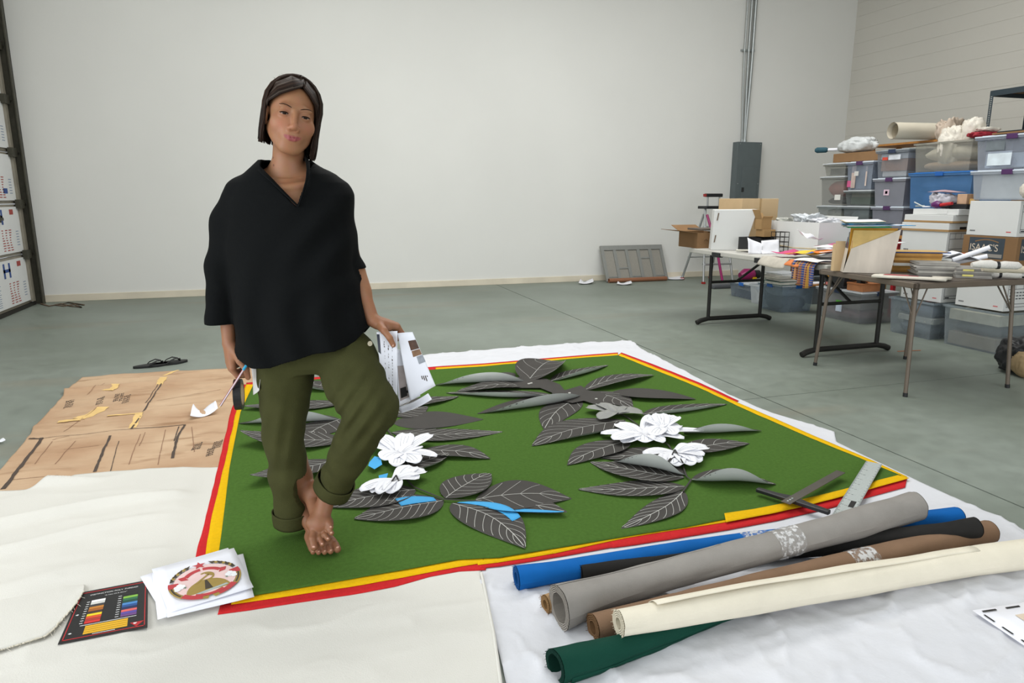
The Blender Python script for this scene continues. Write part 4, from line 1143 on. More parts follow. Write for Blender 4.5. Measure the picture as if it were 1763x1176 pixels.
def tote(label, x, y, z, lx, ly, h, tint='#c3ccd2', through=.5, lid='white', clip=None, contents=(), seed=0, open_=False, sticker=None, name='storage_tote', taper=.02, rz=0.0):
    rs = random.Random(seed)
    t = thing(name, label, 'storage box', (x, y, z), rz, 'plastic storage boxes')
    pm = clear_plastic('tote_' + tint + str(through), tint, min(.8, through + .15))
    mb = MB(); mb.frustum(0, lx, 0, ly, 0, h - .012, taper, top=False); mb.build('tub', pm, t)
    mb = MB(); mb.box(-.012, lx + .012, -.012, 0, h - .03, h - .012); mb.box(-.012, lx + .012, ly, ly + .012, h - .03, h - .012); mb.box(-.012, 0, 0, ly, h - .03, h - .012); mb.box(lx, lx + .012, 0, ly, h - .03, h - .012)
    mb.build('rim', pm, t)
    if not open_:
        lm = {'white': m_lid, 'clear': m_lidc, 'blue': M('lid_blue', '#2f6fb4', r=.4), 'grey': M('lid_grey', '#8e979d', r=.4)}[lid]
        mb = MB(); mb.box(-.016, lx + .016, -.016, ly + .016, h - .012, h); mb.box(.02, lx - .02, .02, ly - .02, h, h + .006)
        mb.build('lid', lm, t, bevel=.003)
    if clip:
        for (cx_, cy_, ax) in ((-.02, ly / 2, 'y'), (lx / 2, -.02, 'x')):
            mb = MB()
            if ax == 'y': mb.box(cx_, .0, cy_ - .045, cy_ + .045, h - .035, h + .006)
            else: mb.box(cx_ - .045, cx_ + .045, cy_, 0, h - .035, h + .006)
            mb.build('clip', clip, t, bevel=.004)
    # contents packed against the walls
    zz = .012; e = taper + .008
    for k, (c, hh, kind) in enumerate(contents):
        hh = hh * h; mb = MB(); ins = e * (1 - .5 * zz / h)
        if kind == 'box':
            mb.box(ins + rs.uniform(0, .03), lx - ins - rs.uniform(0, .05), ins + rs.uniform(0, .04), ly - ins - rs.uniform(0, .04), zz, zz + hh)
            mb.build('contents', SM(c), t, bevel=.004)
        else:
            s0 = rs.random() * 9
            def f(a, b_, hh=hh, zz=zz, ins=ins, s0=s0):
                th = 2 * math.pi * a; q = math.sin(math.pi * b_)
                sq = lambda v: math.copysign(abs(v) ** .45, v)
                r = (1 + .10 * vnoise(a * 9, b_ * 4 + s0, 4))
                return (lx / 2 + (lx / 2 - ins) * .93 * sq(math.cos(th)) * q ** .4 * min(1.06, r), ly / 2 + (ly / 2 - ins) * .93 * sq(math.sin(th)) * q ** .4 * min(1.06, r), zz + hh * (.5 - .5 * math.cos(math.pi * b_)) * (1 + .06 * vnoise(a * 7, s0)))
            mb.grid(lambda a, b_: f(1 - a, b_), 26, 8); mb.build('contents', SM(c), t)
        zz += hh * .98
    if sticker:
        for (c, y0, y1, z0, z1) in sticker:
            mb = MB(); xx = taper * (1 - (z0 + z1) / 2 / h) - .0025
            mb.box(xx - .001, xx, y0, y1, z0, z1); mb.build('sticker', SM(c), t)
    return t


def carton(label, x, y, z, lx, ly, h, mat, rz=0.0, flaps=None, name='cardboard_box', seam=True, tape=None):
    t = thing(name, label, 'box', (x, y, z), rz, 'cardboard boxes')
    if flaps is None:
        mb = MB(); mb.box(0, lx, 0, ly, 0, h); mb.build('carton', mat, t, bevel=.003)
    else:
        mb = MB(); w_ = .005
        mb.box(0, lx, 0, ly, 0, w_); mb.box(0, w_, 0, ly, w_, h); mb.box(lx - w_, lx, 0, ly, w_, h); mb.box(w_, lx - w_, 0, w_, w_, h); mb.box(w_, lx - w_, ly - w_, ly, w_, h)
        mb.build('carton', mat, t)
        for side, ang, ln in flaps:
            mb = MB(); c, s = math.cos(ang) * ln, math.sin(ang) * ln
            q = {'-x': [(0, 0, h), (0, ly, h), (-c, ly, h + s), (-c, 0, h + s)], '+x': [(lx, ly, h), (lx, 0, h), (lx + c, 0, h + s), (lx + c, ly, h + s)],
                 '-y': [(lx, 0, h), (0, 0, h), (0, -c, h + s), (lx, -c, h + s)], '+y': [(0, ly, h), (lx, ly, h), (lx, ly + c, h + s), (0, ly + c, h + s)]}[side]
            mb.add(q, [(0, 1, 2, 3)]); mb.build('flap', mat, t, solid=.004)
    if seam and flaps is None:
        mb = MB(); mb.box(lx * .48, lx * .53, -.0008, ly + .0008, h, h + .0008); mb.box(lx * .48, lx * .53, -.0012, 0, h * .7, h); mb.build('tape', tape or M('kraft_tape', '#b39468', r=.4), t)
    return t


def crumple(name, label, cat, c, r, mat, jit=.18, parent=None, group=None, seed=1, sq=.8, nu=56, nv=32):
    """crumpled soft lump resting at c (base centre)"""
    mb = MB(); c = np.array(c, float)
    def f(a, b_):
        th = 2 * math.pi * (1 - a); ph = math.pi * b_
        cx_, sx_ = math.cos(th) * math.sin(ph), math.sin(th) * math.sin(ph)
        k = 1 + jit * vnoise(1.6 * cx_ + seed, 1.6 * sx_ + 2 * b_, seed)
        for fq, am in ((3.1, .9), (6.3, .5), (11.0, .22)):
            k += jit * am * (abs(vnoise(fq * cx_ + seed * 1.7, fq * sx_ + fq * 1.3 * b_, seed + fq)) + abs(vnoise(fq * sx_ - seed, fq * b_ + fq * cx_, seed + 2 * fq)) - .75)
        s_ = math.sin(ph) ** .75
        return np.array([r[0] * s_ * math.cos(th) * k, r[1] * s_ * math.sin(th) * k, r[2] * (1 - math.copysign(abs(math.cos(ph)) ** sq, math.cos(ph)) * (1 if b_ < .5 else k))])
    mb.grid(f, nu, nv)
    if parent is not None:
        mb.v = [tuple(np.array(p) + c) for p in mb.v]
        return mb.build(name, mat, parent, world=True)
    o = mb.build(name, mat); o.location = tuple(c)
    return tag(o, label, cat, group)


def paper_stack(name, label, cat, x, y, z, lx, ly, n, th, cols, rz=0.0, seed=0, group=None, jit=.02):
    """pile of flat sheets; returns top z.  every sheet/bundle is a part"""
    rs = random.Random(seed)
    t = thing(name, label, cat, (x, y, z), rz, group); zz = 0
    for k in range(n):
        h = th * rs.uniform(.7, 1.3); a = rs.uniform(-.08, .08); dx, dy = rs.uniform(-jit, jit), rs.uniform(-jit, jit); mb = MB(); ca, sa = math.cos(a), math.sin(a)
        mb.obox((lx / 2 + dx, ly / 2 + dy, zz + h / 2), (ca * lx / 2, sa * lx / 2, 0), (-sa * ly / 2, ca * ly / 2, 0), (0, 0, h / 2))
        mb.build('sheet_bundle', SM(cols[k % len(cols)]), t); zz += h
    return t, z + zz


# =================================================================== BACK WALL CLUTTER
# leaning panel and paper tube
m_ptex = M('zinc_panel', '#8f918e', r=.45, metal=.35, var=.06, vs=20, aniso=(6, 1, 1)); m_ptex2 = M('zinc_panel_face', '#97948c', r=.5, metal=.25, var=.08, vs=30, aniso=(8, 1, 1))
p0, p1 = G(1032, 483), G(1132, 478); lw = p1[0] - p0[0]
lp = thing('metal_panel', 'grey ribbed metal panel leaning against the back wall', 'panel', (p0[0], 9.28, 0), 0)
th_ = math.radians(22); hp = .56; ca, sa = math.cos(th_), math.sin(th_)
def lpbox(name, u0, u1, v0, v1, d0, d1, mat):
    mb = MB(); V = []
    for d in (d0, d1):
        for (u, v) in ((u0, v0), (u1, v0), (u1, v1), (u0, v1)): V.append((u - .03 * v / hp, v * sa + -d * ca, v * ca + d * sa))
    mb.add(V, [(0, 3, 2, 1)[::-1], (4, 5, 6, 7), (0, 1, 5, 4), (1, 2, 6, 5), (2, 3, 7, 6), (3, 0, 4, 7)]); return mb.build(name, mat, lp)
lpbox('plate', 0, lw, 0, hp, 0, .012, m_ptex2)
lpbox('rail', 0, lw, hp - .07, hp, .012, .03, m_ptex); lpbox('rail', 0, lw, 0, .05, .012, .03, m_ptex)
for k in range(6): lpbox('rib', (lw - .05) * k / 5, (lw - .05) * k / 5 + .05, .05, hp - .07, .012, .028, m_ptex)
for k in range(5):
    u0 = (lw - .05) * k / 5 + .05; u1 = (lw - .05) * (k + 1) / 5
    if k % 2: lpbox('crosspiece', u0, u1, hp * (.35 if k == 1 else .62), hp * (.39 if k == 1 else .66), .012, .024, m_ptex)
    else: lpbox('crosspiece', u0, u1, hp * .12, hp * .15, .012, .02, m_ptex)
a = G(1040, 485); b_ = G(1133, 480); mb = MB(); A_ = np.array([a[0], 9.20, .033]); B2 = np.array([b_[0], 9.20, .033])
mb.tube([A_, B2], .032, n=16, caps=False); mb.tube([A_, B2], .027, n=16, caps=False)
for q in (A_, B2):
    ring = lambda r: [(q[0], q[1] + r * math.cos(2 * math.pi * k / 16), q[2] + r * math.sin(2 * math.pi * k / 16)) for k in range(16)]
    mb.add(ring(.032) + ring(.027), [(k, (k + 1) % 16, 16 + (k + 1) % 16, 16 + k) for k in range(16)])
tag(mb.build('cardboard_tube', M('tube_brown', '#8d5f45', r=.7, var=.06), origin=(A_[0], A_[1], 0)), 'brown cardboard tube lying at the foot of the leaning metal panel', 'tube')
# cable on the floor by the roll-up door
pts = [G(x, y, .008) for x, y in ((70, 523), (85, 527), (105, 523), (122, 527), (140, 529), (128, 524), (110, 527), (95, 525), (118, 521), (145, 525))]
mb = MB(); mb.tube(pts, .008, n=6); tag(mb.build('cable', M('cable_brown', '#6b5a4a', r=.6)), 'thin brown cable lying on the floor by the roll-up door', 'cable')

# flip-flops
m_rub = M('black_rubber', '#232323', r=.6, var=.1, vs=40)
for (px, py, an, lab) in ((262, 631, .30, 'black flip-flop lying on the floor, left of the pair'), (292, 627, .38, 'black flip-flop lying on the floor, right of the pair')):
    g = G(px, py); t = thing('flip_flop', lab, 'sandal', (g[0], g[1], 0), an, 'pair of black flip-flops')
    out = [(.13 * math.cos(q) * (1 if math.cos(q) > 0 else .98), (.048 if math.cos(q) > 0 else .036) * math.sin(q) * (1 - .1 * math.cos(2 * q))) for q in np.linspace(0, 2 * math.pi, 25)[:-1]]
    mb = MB(); mb.prism(out, 0, .018); mb.build('sole', m_rub, t, bevel=.003)
    mb = MB()
    for sg in (-1, 1): mb.tube([(.075, 0, .016), (.06, sg * .015, .038), (.03, sg * .036, .045), (-.01, sg * .042, .03), (-.03, sg * .04, .012)], [.006, .009, .011, .010, .007], n=8, flat=.4)
    mb.tube([(.078, 0, .012), (.074, 0, .036)], .005, n=6)
    mb.build('strap', m_rub, t)

# step ladder behind the table
m_alu = M('aluminium', '#b9bcbd', r=.3, metal=.7, var=.04); m_blkp = M('black_plastic2', '#1f2022', r=.45); m_rfoot = M('red_foot', '#9d2a28', r=.5)
st = thing('step_ladder', 'aluminium step ladder with red feet and black top handle behind the table', 'step ladder', (5.95, 8.75, 0))
LT = {}
for sx in (-1, 1):
    for (yb, nm) in ((-.08, 'f'), (.5, 'r')):
        base = np.array([sx * .25 - .2 * 0, yb, .03]); topp = np.array([sx * .16, .12 + (.03 if nm == 'r' else 0), 1.1 if nm == 'f' else 1.0]); LT[(sx, nm)] = (base, topp)
        mb = MB(); mb.tube([base, topp], .017, n=8); lg = mb.build('leg', m_alu, st)
        mb = MB(); mb.box(base[0] - .022, base[0] + .022, base[1] - .025, base[1] + .025, 0, .03); mb.build('foot', m_rfoot, lg, bevel=.004)
for k, zz in enumerate((.28, .55, .82)):
    f = zz / 1.1; y_ = -.08 + .2 * f; w_ = .25 - .09 * f
    mb = MB(); mb.box(-w_, w_, y_ - .04, y_ + .05, zz - .012, zz + .012); mb.build('step', m_alu, st, bevel=.003)
mb = MB(); mb.box(-.2, .2, .02, .26, 1.08, 1.12); mb.build('top_platform', m_blkp, st, bevel=.006)
for sx in (-1, 1):
    mb = MB(); mb.tube([(sx * .1, .16, 1.1), (sx * .1 - .01, .15, 1.27)], .014, n=8); mb.build('handle_post', m_alu, st)
mb = MB(); mb.box(-.15, .13, .12, .19, 1.25, 1.3); mb.build('handle', m_blkp, st, bevel=.01)
mb = MB(); mb.box(-.165, -.145, .125, .185, 1.255, 1.295); mb.build('handle_end', m_rfoot, st)
for zz in (.35, .7):
    mb = MB(); mb.tube([(-.22, .42, zz), (.22, .42, zz)], .01, n=6); mb.build('brace', m_alu, st)

# stick vacuum lying near the wall
m_mag = M('magenta_plastic', '#8e1f5c', r=.35); m_vgr = M('vacuum_grey', '#55585c', r=.4)
vc = thing('stick_vacuum', 'magenta and grey stick vacuum on the floor behind the table', 'vacuum', (6.0, 8.05, 0))
mb = MB(); mb.tube([(-.35, .55, 1.0), (-.33, .3, .55), (-.3, .15, .08)], .018, n=10); mb.build('wand', m_mag, vc)
mb = MB(); mb.box(-.5, -.1, .06, .2, .0, .06); mb.build('floor_head', m_vgr, vc, bevel=.02)
mb = MB(); mb.tube([(-.05, .1, .16), (.02, .1, .18), (.14, .1, .18), (.17, .1, .18)], [.05, .085, .085, .05], n=14); mb.build('dust_bin', m_mag, vc)
mb = MB(); mb.tube([(.17, .1, .18), (.25, .1, .18)], .06, n=12); mb.tube([(.0, .1, .09), (.14, .1, .06)], .05, n=10); mb.box(-.12, .26, .02, .2, 0, .055); mb.build('motor', m_blkp, vc)
mb = MB(); mb.box(.1, .15, .0, .03, .06, .15); mb.build('trigger', M('yellow_plastic', '#c9a818', r=.4), vc)

# =================================================================== WHITE FOLDING TABLE
m_wtop = M('blow_moulded_grey', '#bcbab3', r=.5, var=.04, vs=10); m_bleg = M('black_steel', '#232220', r=.45, metal=.3, var=.08)
TX0, TX1, TY0, TY1, TZ = 3.83, 4.68, 4.20, 6.12, .74
ft = thing('folding_table', 'long folding table with pale plastic top and black steel legs', 'table', (TX0, TY0, 0))
w_, l_ = TX1 - TX0, TY1 - TY0; ym = l_ * .42
for (a, b_) in ((0, ym - .004), (ym + .004, l_)):
    mb = MB(); mb.box(0, w_, a, b_, TZ - .045, TZ); mb.build('top_half', m_wtop, ft, bevel=.008)
for (ya, yb) in ((ym - .05, ym + .05), (l_ - .55, l_ - .42)):
    mb = MB(); mb.box(-.012, .03, ya, yb, TZ - .055, TZ - .012); mb.build('corner_clip', m_blkp, ft, bevel=.004)
for yb, sg in ((.13, 1), (l_ - .29, -1)):
    for xx in (.08, w_ - .16):
        leg = MB(); leg.tube([(xx, yb, .05), (xx, yb, TZ - .045)], .018, n=10); leg.build('leg', m_bleg, ft)
    mb = MB(); mb.tube([(-.05, yb, .02), (.0, yb, .04), (.08, yb, .055), (w_ - .16, yb, .055), (w_ - .08, yb, .04), (w_ - .03, yb, .02)], [.024, .024, .022, .022, .024, .024], n=10); mb.build('leg_foot', m_bleg, ft)
    mb = MB(); mb.tube([(.08, yb, .42), (w_ - .16, yb, .42)], .014, n=8); mb.build('crossbar', m_bleg, ft)
    mb = MB(); mb.tube([(w_ / 2 - .04, yb, .42), (w_ / 2 - .04, yb + sg * .45, TZ - .05)], .013, n=8); mb.build('brace', m_bleg, ft)

# things on the white table (height .74)
TT = TZ + .001
cb = carton('open brown cardboard box with a flap out at the far end of the folding table', 3.86, 6.02, TT, .30, .34, .155, m_cardd, flaps=[('-x', .12, .22), ('+y', .35, .17)], rz=.02)
mb = MB(); mb.tube([(.08, -.0008, .075), (.1, -.0008, .09), (.12, -.0008, .075)], .004, n=5); mb.tube([(.15, -.0008, .075), (.17, -.0008, .09), (.19, -.0008, .075)], .004, n=5); mb.build('print_mark', M('print_brown', '#5d4429', r=.8), cb)
mb = MB(); ta = thing('tape_roll_upright', 'white and purple tape roll standing in the open cardboard box', 'tape roll', (4.12, 6.1, TT + .26))
for r_, m_, x0, x1 in ((.06, m_purple, -.02, .0), (.058, m_white, .0, .03)):
    mb = MB(); mb.tube([(x0, 0, 0), (x1, 0, 0)], r_, n=24); mb.build('ring', m_, ta)
mb = MB(); mb.tube([(-.021, 0, 0), (.031, 0, 0)], .03, n=16); mb.build('core', m_cardb, ta)
o = carton('grey-brown paper tray lying on the open cardboard box', 3.9, 6.02, TT + .175, .26, .26, .02, M('tray_grey', '#5f574f', r=.8), seam=False, name='paper_tray')
# white carton standing on end
wc = thing('white_carton', 'tall plain white carton with two hand slots on the folding table', 'box', (3.86, 5.78, TT), -.5)
V = [(.0, 0, 0), (.31, .0, 0), (.31, .24, 0), (.0, .24, 0), (0.015, 0, .385), (.41, .0, .39), (.41, .24, .39), (.015, .24, .385)]
mb = MB(); mb.add(V, [(3, 2, 1, 0), (4, 5, 6, 7), (0, 1, 5, 4), (1, 2, 6, 5), (2, 3, 7, 6), (3, 0, 4, 7)]); mb.build('carton', m_bbox, wc, bevel=.005)
for zz in (.07, .28):
    x_ = .025 + .03 * (zz + .04) / .4
    mb = MB(); mb.obox((x_, -.001, zz + .04), (.005, 0, .001), (0, .003, 0), (.005, 0, .035)); mb.build('hand_slot', M('slot_brown', '#6b5a4b', r=.9), wc)
# little cardboard boxes and organiser
carton('small open cardboard box with raised flap on top of another small box', 4.21, 5.50, TT + .205, .11, .11, .10, m_cardb, flaps=[('-x', 1.2, .09), ('+y', 1.0, .06), ('-y', .9, .03)])
sb = carton('small closed cardboard box below the open one', 4.22, 5.47, TT + .136, .13, .12, .068, m_cardb)
org = thing('desk_organizer', 'black desk organizer standing on the folding table', 'organizer', (4.04, 5.44, TT))
mb = MB(); mb.box(0, .28, 0, .16, 0, .01); mb.box(0, .28, .15, .16, .01, .135); mb.box(0, .01, 0, .15, .01, .135); mb.box(.27, .28, 0, .15, .01, .135); mb.box(.01, .27, 0, .008, .01, .12); mb.build('shell', m_blkp, org)
mb = MB(); mb.box(.13, .138, .008, .15, .01, .13); mb.build('divider', m_blkp, org)
wb = thing('wire_basket', 'small black wire basket beside the organizer', 'basket', (4.235, 5.26, TT))
for k in range(5):
    mb = MB(); zz = .01 + k * .045
    mb.tube([(0, 0, zz), (.1, 0, zz), (.1, .12, zz), (0, .12, zz), (0, 0, zz)], .003, n=5); mb.build('wire', m_bleg, wb)
for (xx, yy) in ((0, 0), (.05, 0), (.1, 0), (.1, .06), (.1, .12), (.05, .12), (0, .12), (0, .06)):
    mb = MB(); mb.tube([(xx, yy, 0), (xx, yy, .19)], .003, n=5); mb.build('wire', m_bleg, wb)


def bent_paper(name, label, p, e1, e2, mat, bulge=.03, seed=1, nu=10, nv=8, cat='paper', group=None, dog=.0):
    """sheet spanned by corner p and edge vectors e1,e2 with soft bends"""
    p, e1, e2 = (np.array(q, float) for q in (p, e1, e2)); n = np.cross(e1, e2); n /= np.linalg.norm(n)
    mb = MB()
    mb.grid(lambda a, b_: e1 * a + e2 * b_ * (1 - dog * a) + n * (bulge * math.sin(2.6 * a + 1.7 * b_ + seed) + bulge * .5 * vnoise(a * 3 + seed, b_ * 3, seed)), nu, nv)
    mb.v = [(x, y, max(z, -p[2] + TT + .001) if p[2] >= TT - .05 and p[2] < TT + .3 and name != 'draped_paper' else z) for x, y, z in mb.v]
    o = mb.build(name, mat, solid=.001); o.location = tuple(p)
    return tag(o, label, cat, group)


bent_paper('white_paper', 'crumpled white paper standing up left, in front of the organizer', (3.90, 5.26, TT), (.14, -.03, 0), (.03, .05, .15), m_white, .015, 2, dog=.4)
bent_paper('white_paper', 'crumpled white paper standing up right, in front of the organizer', (4.03, 5.22, TT), (.15, -.03, 0), (.02, .05, .12), m_white, .015, 4)
mb = MB(); mb.tube([(0, 0, .02), (.1, -.05, .02)], .018, n=12, flat=.5); o = mb.build('rolled_sheet', M('newsprint', '#c8c5ba', r=.8)); o.location = (3.92, 5.46, TT); tag(o, 'rolled sheet of newsprint at the foot of the white carton', 'paper')
bent_paper('white_paper', 'loose white tissue paper heaped in front of the large white box', (4.12, 4.78, TT + .15), (.22, .06, 0), (-.02, .12, .06), m_white, .03, 7, dog=.5)
# bright flat papers spread on the near half
FLATC = [('#d9d8d6', 4.05, 4.62, .3, .3, .1), ('#c94a7c', 3.86, 4.7, .22, .25, -.1), ('#e2c13a', 3.9, 4.5, .26, .22, .2), ('#3f62a8', 4.2, 4.5, .3, .2, .05), ('#df7a2a', 3.92, 4.38, .3, .22, -.15), ('#d7d9e2', 4.1, 4.35, .36, .3, .1), ('#b85a86', 4.25, 4.6, .3, .2, .3), ('#6f86b8', 4.3, 4.42, .25, .2, -.2), ('#e6e5e2', 3.88, 4.22, .4, .22, .05), ('#eceded', 4.15, 4.2, .4, .25, -.05)]
LB = ['white sheet', 'magenta sheet', 'yellow sheet', 'blue sheet', 'orange sheet', 'pale lilac sheet', 'pink sheet', 'blue-grey sheet', 'white sheet nearest the card table,', 'large white sheet']
for k, (c, x, y, lx, ly, a) in enumerate(FLATC):
    t = thing('craft_paper', LB[k] + ' in the colourful paper spread on the folding table', 'paper', (x + .02, y, TT + .030 + .011 * k), a, 'colourful papers on the folding table')
    mb = MB(); mb.grid(lambda u, v: (u * lx, v * ly, .012 * vnoise(u * 3 + k, v * 3, k) + .02 * u), 8, 6); mb.build('sheet', SM(c), t, solid=.002)
    mb = MB(); mb.grid(lambda u, v: (lx * (.1 + .8 * u), ly * (.3 + .15 * v), .0025 + .012 * vnoise((.1 + .8 * u) * 3 + k, (.3 + .15 * v) * 3, k) + .02 * (.1 + .8 * u)), 8, 2); mb.build('stripe', SM(['#e8e8e8', '#df7a2a', '#3f62a8', '#c94a7c'][k % 4]), t)
# papers hanging over the long edge
def drape(label, y0, y1, out, down, c, name='draped_paper', cat='paper', zoff=0.0):
    mb = MB()
    def f(a, b_):
        yy = y0 + (y1 - y0) * a
        if b_ < .5: return (TX0 + .1 - .1 * b_ * 2, yy, TT + .006 + zoff + .006 * b_ + .004 * math.sin(9 * a))
        q = (b_ - .5) * 2
        return (TX0 - out * math.sin(q * 1.5) - .01 * math.sin(7 * a), yy, TT + .009 + zoff - down * q * (.9 + .15 * math.sin(4 * a)) - .03 * q)
    mb.grid(f, 12, 12); o = mb.build(name, SM(c), solid=.0015, origin=(TX0, y0, TT)); return tag(o, label, cat)
drape('open white newspaper hanging over the table edge by the fold', 4.62, 4.95, .05, .05, '#b8b2a6')
drape('white sheet lying over the table edge above the woven cloth', 4.24, 4.50, .055, -.02, '#dedddb', zoff=.02)
drape('orange and white leaflet hanging over the table edge', 4.44, 4.6, .06, .015, '#cf7a45')
# woven striped textile
def woven_mat():
    m = bpy.data.materials.new('woven_stripes'); m.use_nodes = True; nt = m.node_tree; N = nt.nodes; L = nt.links; b = N['Principled BSDF']
    tc = N.new('ShaderNodeTexCoord'); sp = N.new('ShaderNodeSeparateXYZ'); L.new(tc.outputs['Object'], sp.inputs[0])
    mu = N.new('ShaderNodeMath'); mu.operation = 'MULTIPLY'; mu.inputs[1].default_value = 9.0; L.new(sp.outputs['Y'], mu.inputs[0])
    fr_ = N.new('ShaderNodeMath'); fr_.operation = 'FRACT'; L.new(mu.outputs[0], fr_.inputs[0])
    rp_ = N.new('ShaderNodeValToRGB'); rp_.color_ramp.interpolation = 'CONSTANT'; e = rp_.color_ramp.elements
    e[0].color = lin('#27488f') + (1,); e[1].position = .22; e[1].color = lin('#7d4a48') + (1,)
    for p, c in ((.4, '#27488f'), (.52, '#b98a3e'), (.66, '#6b3a44'), (.8, '#c08a6a'), (.9, '#1d2c55')):
        q = e.new(p); q.color = lin(c) + (1,)
    L.new(fr_.outputs[0], rp_.inputs['Fac'])
    mu2 = N.new('ShaderNodeMath'); mu2.operation = 'MULTIPLY'; mu2.inputs[1].default_value = 55; L.new(sp.outputs['Z'], mu2.inputs[0])
    f2 = N.new('ShaderNodeMath'); f2.operation = 'FRACT'; L.new(mu2.outputs[0], f2.inputs[0])
    gt = N.new('ShaderNodeMath'); gt.operation = 'GREATER_THAN'; gt.inputs[1].default_value = .6; L.new(f2.outputs[0], gt.inputs[0])
    ml = N.new('ShaderNodeMath'); ml.operation = 'MULTIPLY'; ml.inputs[1].default_value = .45; L.new(gt.outputs[0], ml.inputs[0])
    mx = N.new('ShaderNodeMixRGB'); mx.inputs[2].default_value = lin('#caa04a') + (1,); L.new(ml.outputs[0], mx.inputs[0]); L.new(rp_.outputs[0], mx.inputs[1])
    L.new(mx.outputs[0], b.inputs['Base Color']); b.inputs['Roughness'].default_value = .9
    return m
mb = MB()
def f(a, b_):
    yy = 4.27 + .26 * a
    if b_ < .35: return (TX0 + .10 * (1 - b_ / .35), yy, TT + .018)
    q = (b_ - .35) / .65
    return (TX0 - .035 * math.sin(min(1, q * 4) * 1.57) - .02 - .018 * math.sin(a * 24) * q, yy, TT + .018 - .21 * q * (.85 + .15 * math.sin(a * 5)))
mb.grid(f, 44, 18); o = mb.build('woven_cloth', woven_mat(), solid=.003, origin=(TX0, 4.27, TT)); tag(o, 'blue and orange woven striped cloth hanging over the edge of the folding table', 'textile')

# =================================================================== BROWN CARD TABLE
m_brn = M('brown_table_metal', '#6e6358', r=.45, metal=.3, var=.06); m_vin = M('brown_vinyl', '#574e46', r=.5, var=.05)
ct = thing('card_table', 'square brown card table with splayed tube legs', 'table', (3.62, 3.215, 0), math.radians(-3)); CW = .885; CH = .73
mb = MB(); mb.box(.015, CW - .015, .015, CW - .015, CH - .012, CH); mb.build('top', m_vin, ct)
for nm, q in (('f', (0, CW, 0, .03)), ('b', (0, CW, CW - .03, CW)), ('l', (0, .03, 0, CW)), ('r', (CW - .03, CW, 0, CW))):
    mb = MB(); mb.box(q[0], q[1], q[2], q[3], CH - .04, CH - .004); mb.build('apron', m_brn, ct, bevel=.006)
for (xx, yy) in ((.06, .06), (CW - .06, .06), (.06, CW - .06), (CW - .06, CW - .06)):
    sx, sy = (1 if xx > .4 else -1), (1 if yy > .4 else -1)
    mb = MB(); mb.tube([(xx + sx * .03, yy + sy * .045, .0), (xx, yy, CH - .03)], .0125, n=10); lg = mb.build('leg', m_brn, ct)
    mb = MB(); mb.tube([(xx + sx * .012, yy + sy * .02, CH - .24), (xx - sx * .01, yy - sy * .12, CH - .03)], .005, n=6); mb.tube([(xx + sx * .012, yy + sy * .02, CH - .24), (xx - sx * .09, yy, CH - .03)], .005, n=6); mb.build('leg_brace', m_brn, lg)
    mb = MB(); mb.tube([(xx + sx * .03, yy + sy * .045, .0), (xx + sx * .029, yy + sy * .043, .025)], .0145, n=10); mb.build('rubber_tip', m_blkp, lg)
CT = CH + .001
# magazine files
m_file = M('stained_card_file', '#cbc1b4', r=.7, var=.16, vs=9, aniso=(1, 1, .25)); m_file2 = M('print_card_file', '#aeaab0', r=.5, var=.2, vs=14)
fA, fB = G(1451, 469, CT), G(1533, 471, CT); fang = math.atan2(fB[1] - fA[1], fB[0] - fA[0]); D = float(np.linalg.norm(fB - fA)); W2, H1, H0 = .11, .30, .165
mf = thing('magazine_file', 'stained white magazine file stuffed with folders on the card table', 'magazine file', fA, fang)
for yy in (0, W2 - .004):
    V = [(0, yy, 0), (D, yy, 0), (D + .035, yy, H1), (.04, yy, H0)]; V2 = [(v[0], v[1] + .004, v[2]) for v in V]
    mb = MB(); mb.add(V + V2, [(0, 1, 2, 3), (7, 6, 5, 4)] + [(i, (i + 1) % 4, 4 + (i + 1) % 4, 4 + i)[::-1] for i in range(4)]); mb.build('side', m_file, mf)
mb = MB(); mb.box(0, D, .004, W2 - .004, 0, .004); mb.add([(0, 0, 0), (0, W2, 0), (.02, W2, H0), (.02, 0, H0)], [(0, 1, 2, 3)[::-1]]); mb.add([(D, 0, 0), (D, W2, 0), (D + .035, W2, H1), (D + .035, 0, H1)], [(0, 1, 2, 3)]); mb.build('body', m_file, mf)
FP = [('#c9ab6c', .285, 'yellow-stained folder'), ('#c98f2f', .30, 'ochre folder'), ('#d3d2cc', .29, 'white folder'), ('#8f979c', .27, 'grey folder'), ('#d8d8da', .295, 'white pamphlet')]
for k, (c, hh, nm) in enumerate(FP):
    yy = .010 + k * .019
    t = thing('file_folder', nm + ' standing in the stained magazine file', 'folder', fA + np.array([0, 0, .005]), fang, 'folders in the magazine file')
    x0 = (.03 + .02 * ((k + 1) % 2)) if k else .045
    V = [(.022, yy, 0), (D - .006, yy, 0), (D + .024, yy, hh), (x0, yy, hh)]; V2 = [(v[0], v[1] + .007, v[2]) for v in V]
    mb = MB(); mb.add(V + V2, [(0, 1, 2, 3), (7, 6, 5, 4)] + [(i + 4, (i + 1) % 4 + 4, (i + 1) % 4, i)[::-1] for i in range(4)]); mb.build('cover', SM(c), t)
    mb = MB(); mb.box(x0 - .003, x0 - .001, yy, yy + .007, hh * .55, hh * .75); mb.build('tab', SM(['#b33038', '#4f8a4f', '#cfcfcf'][k % 3]), t)
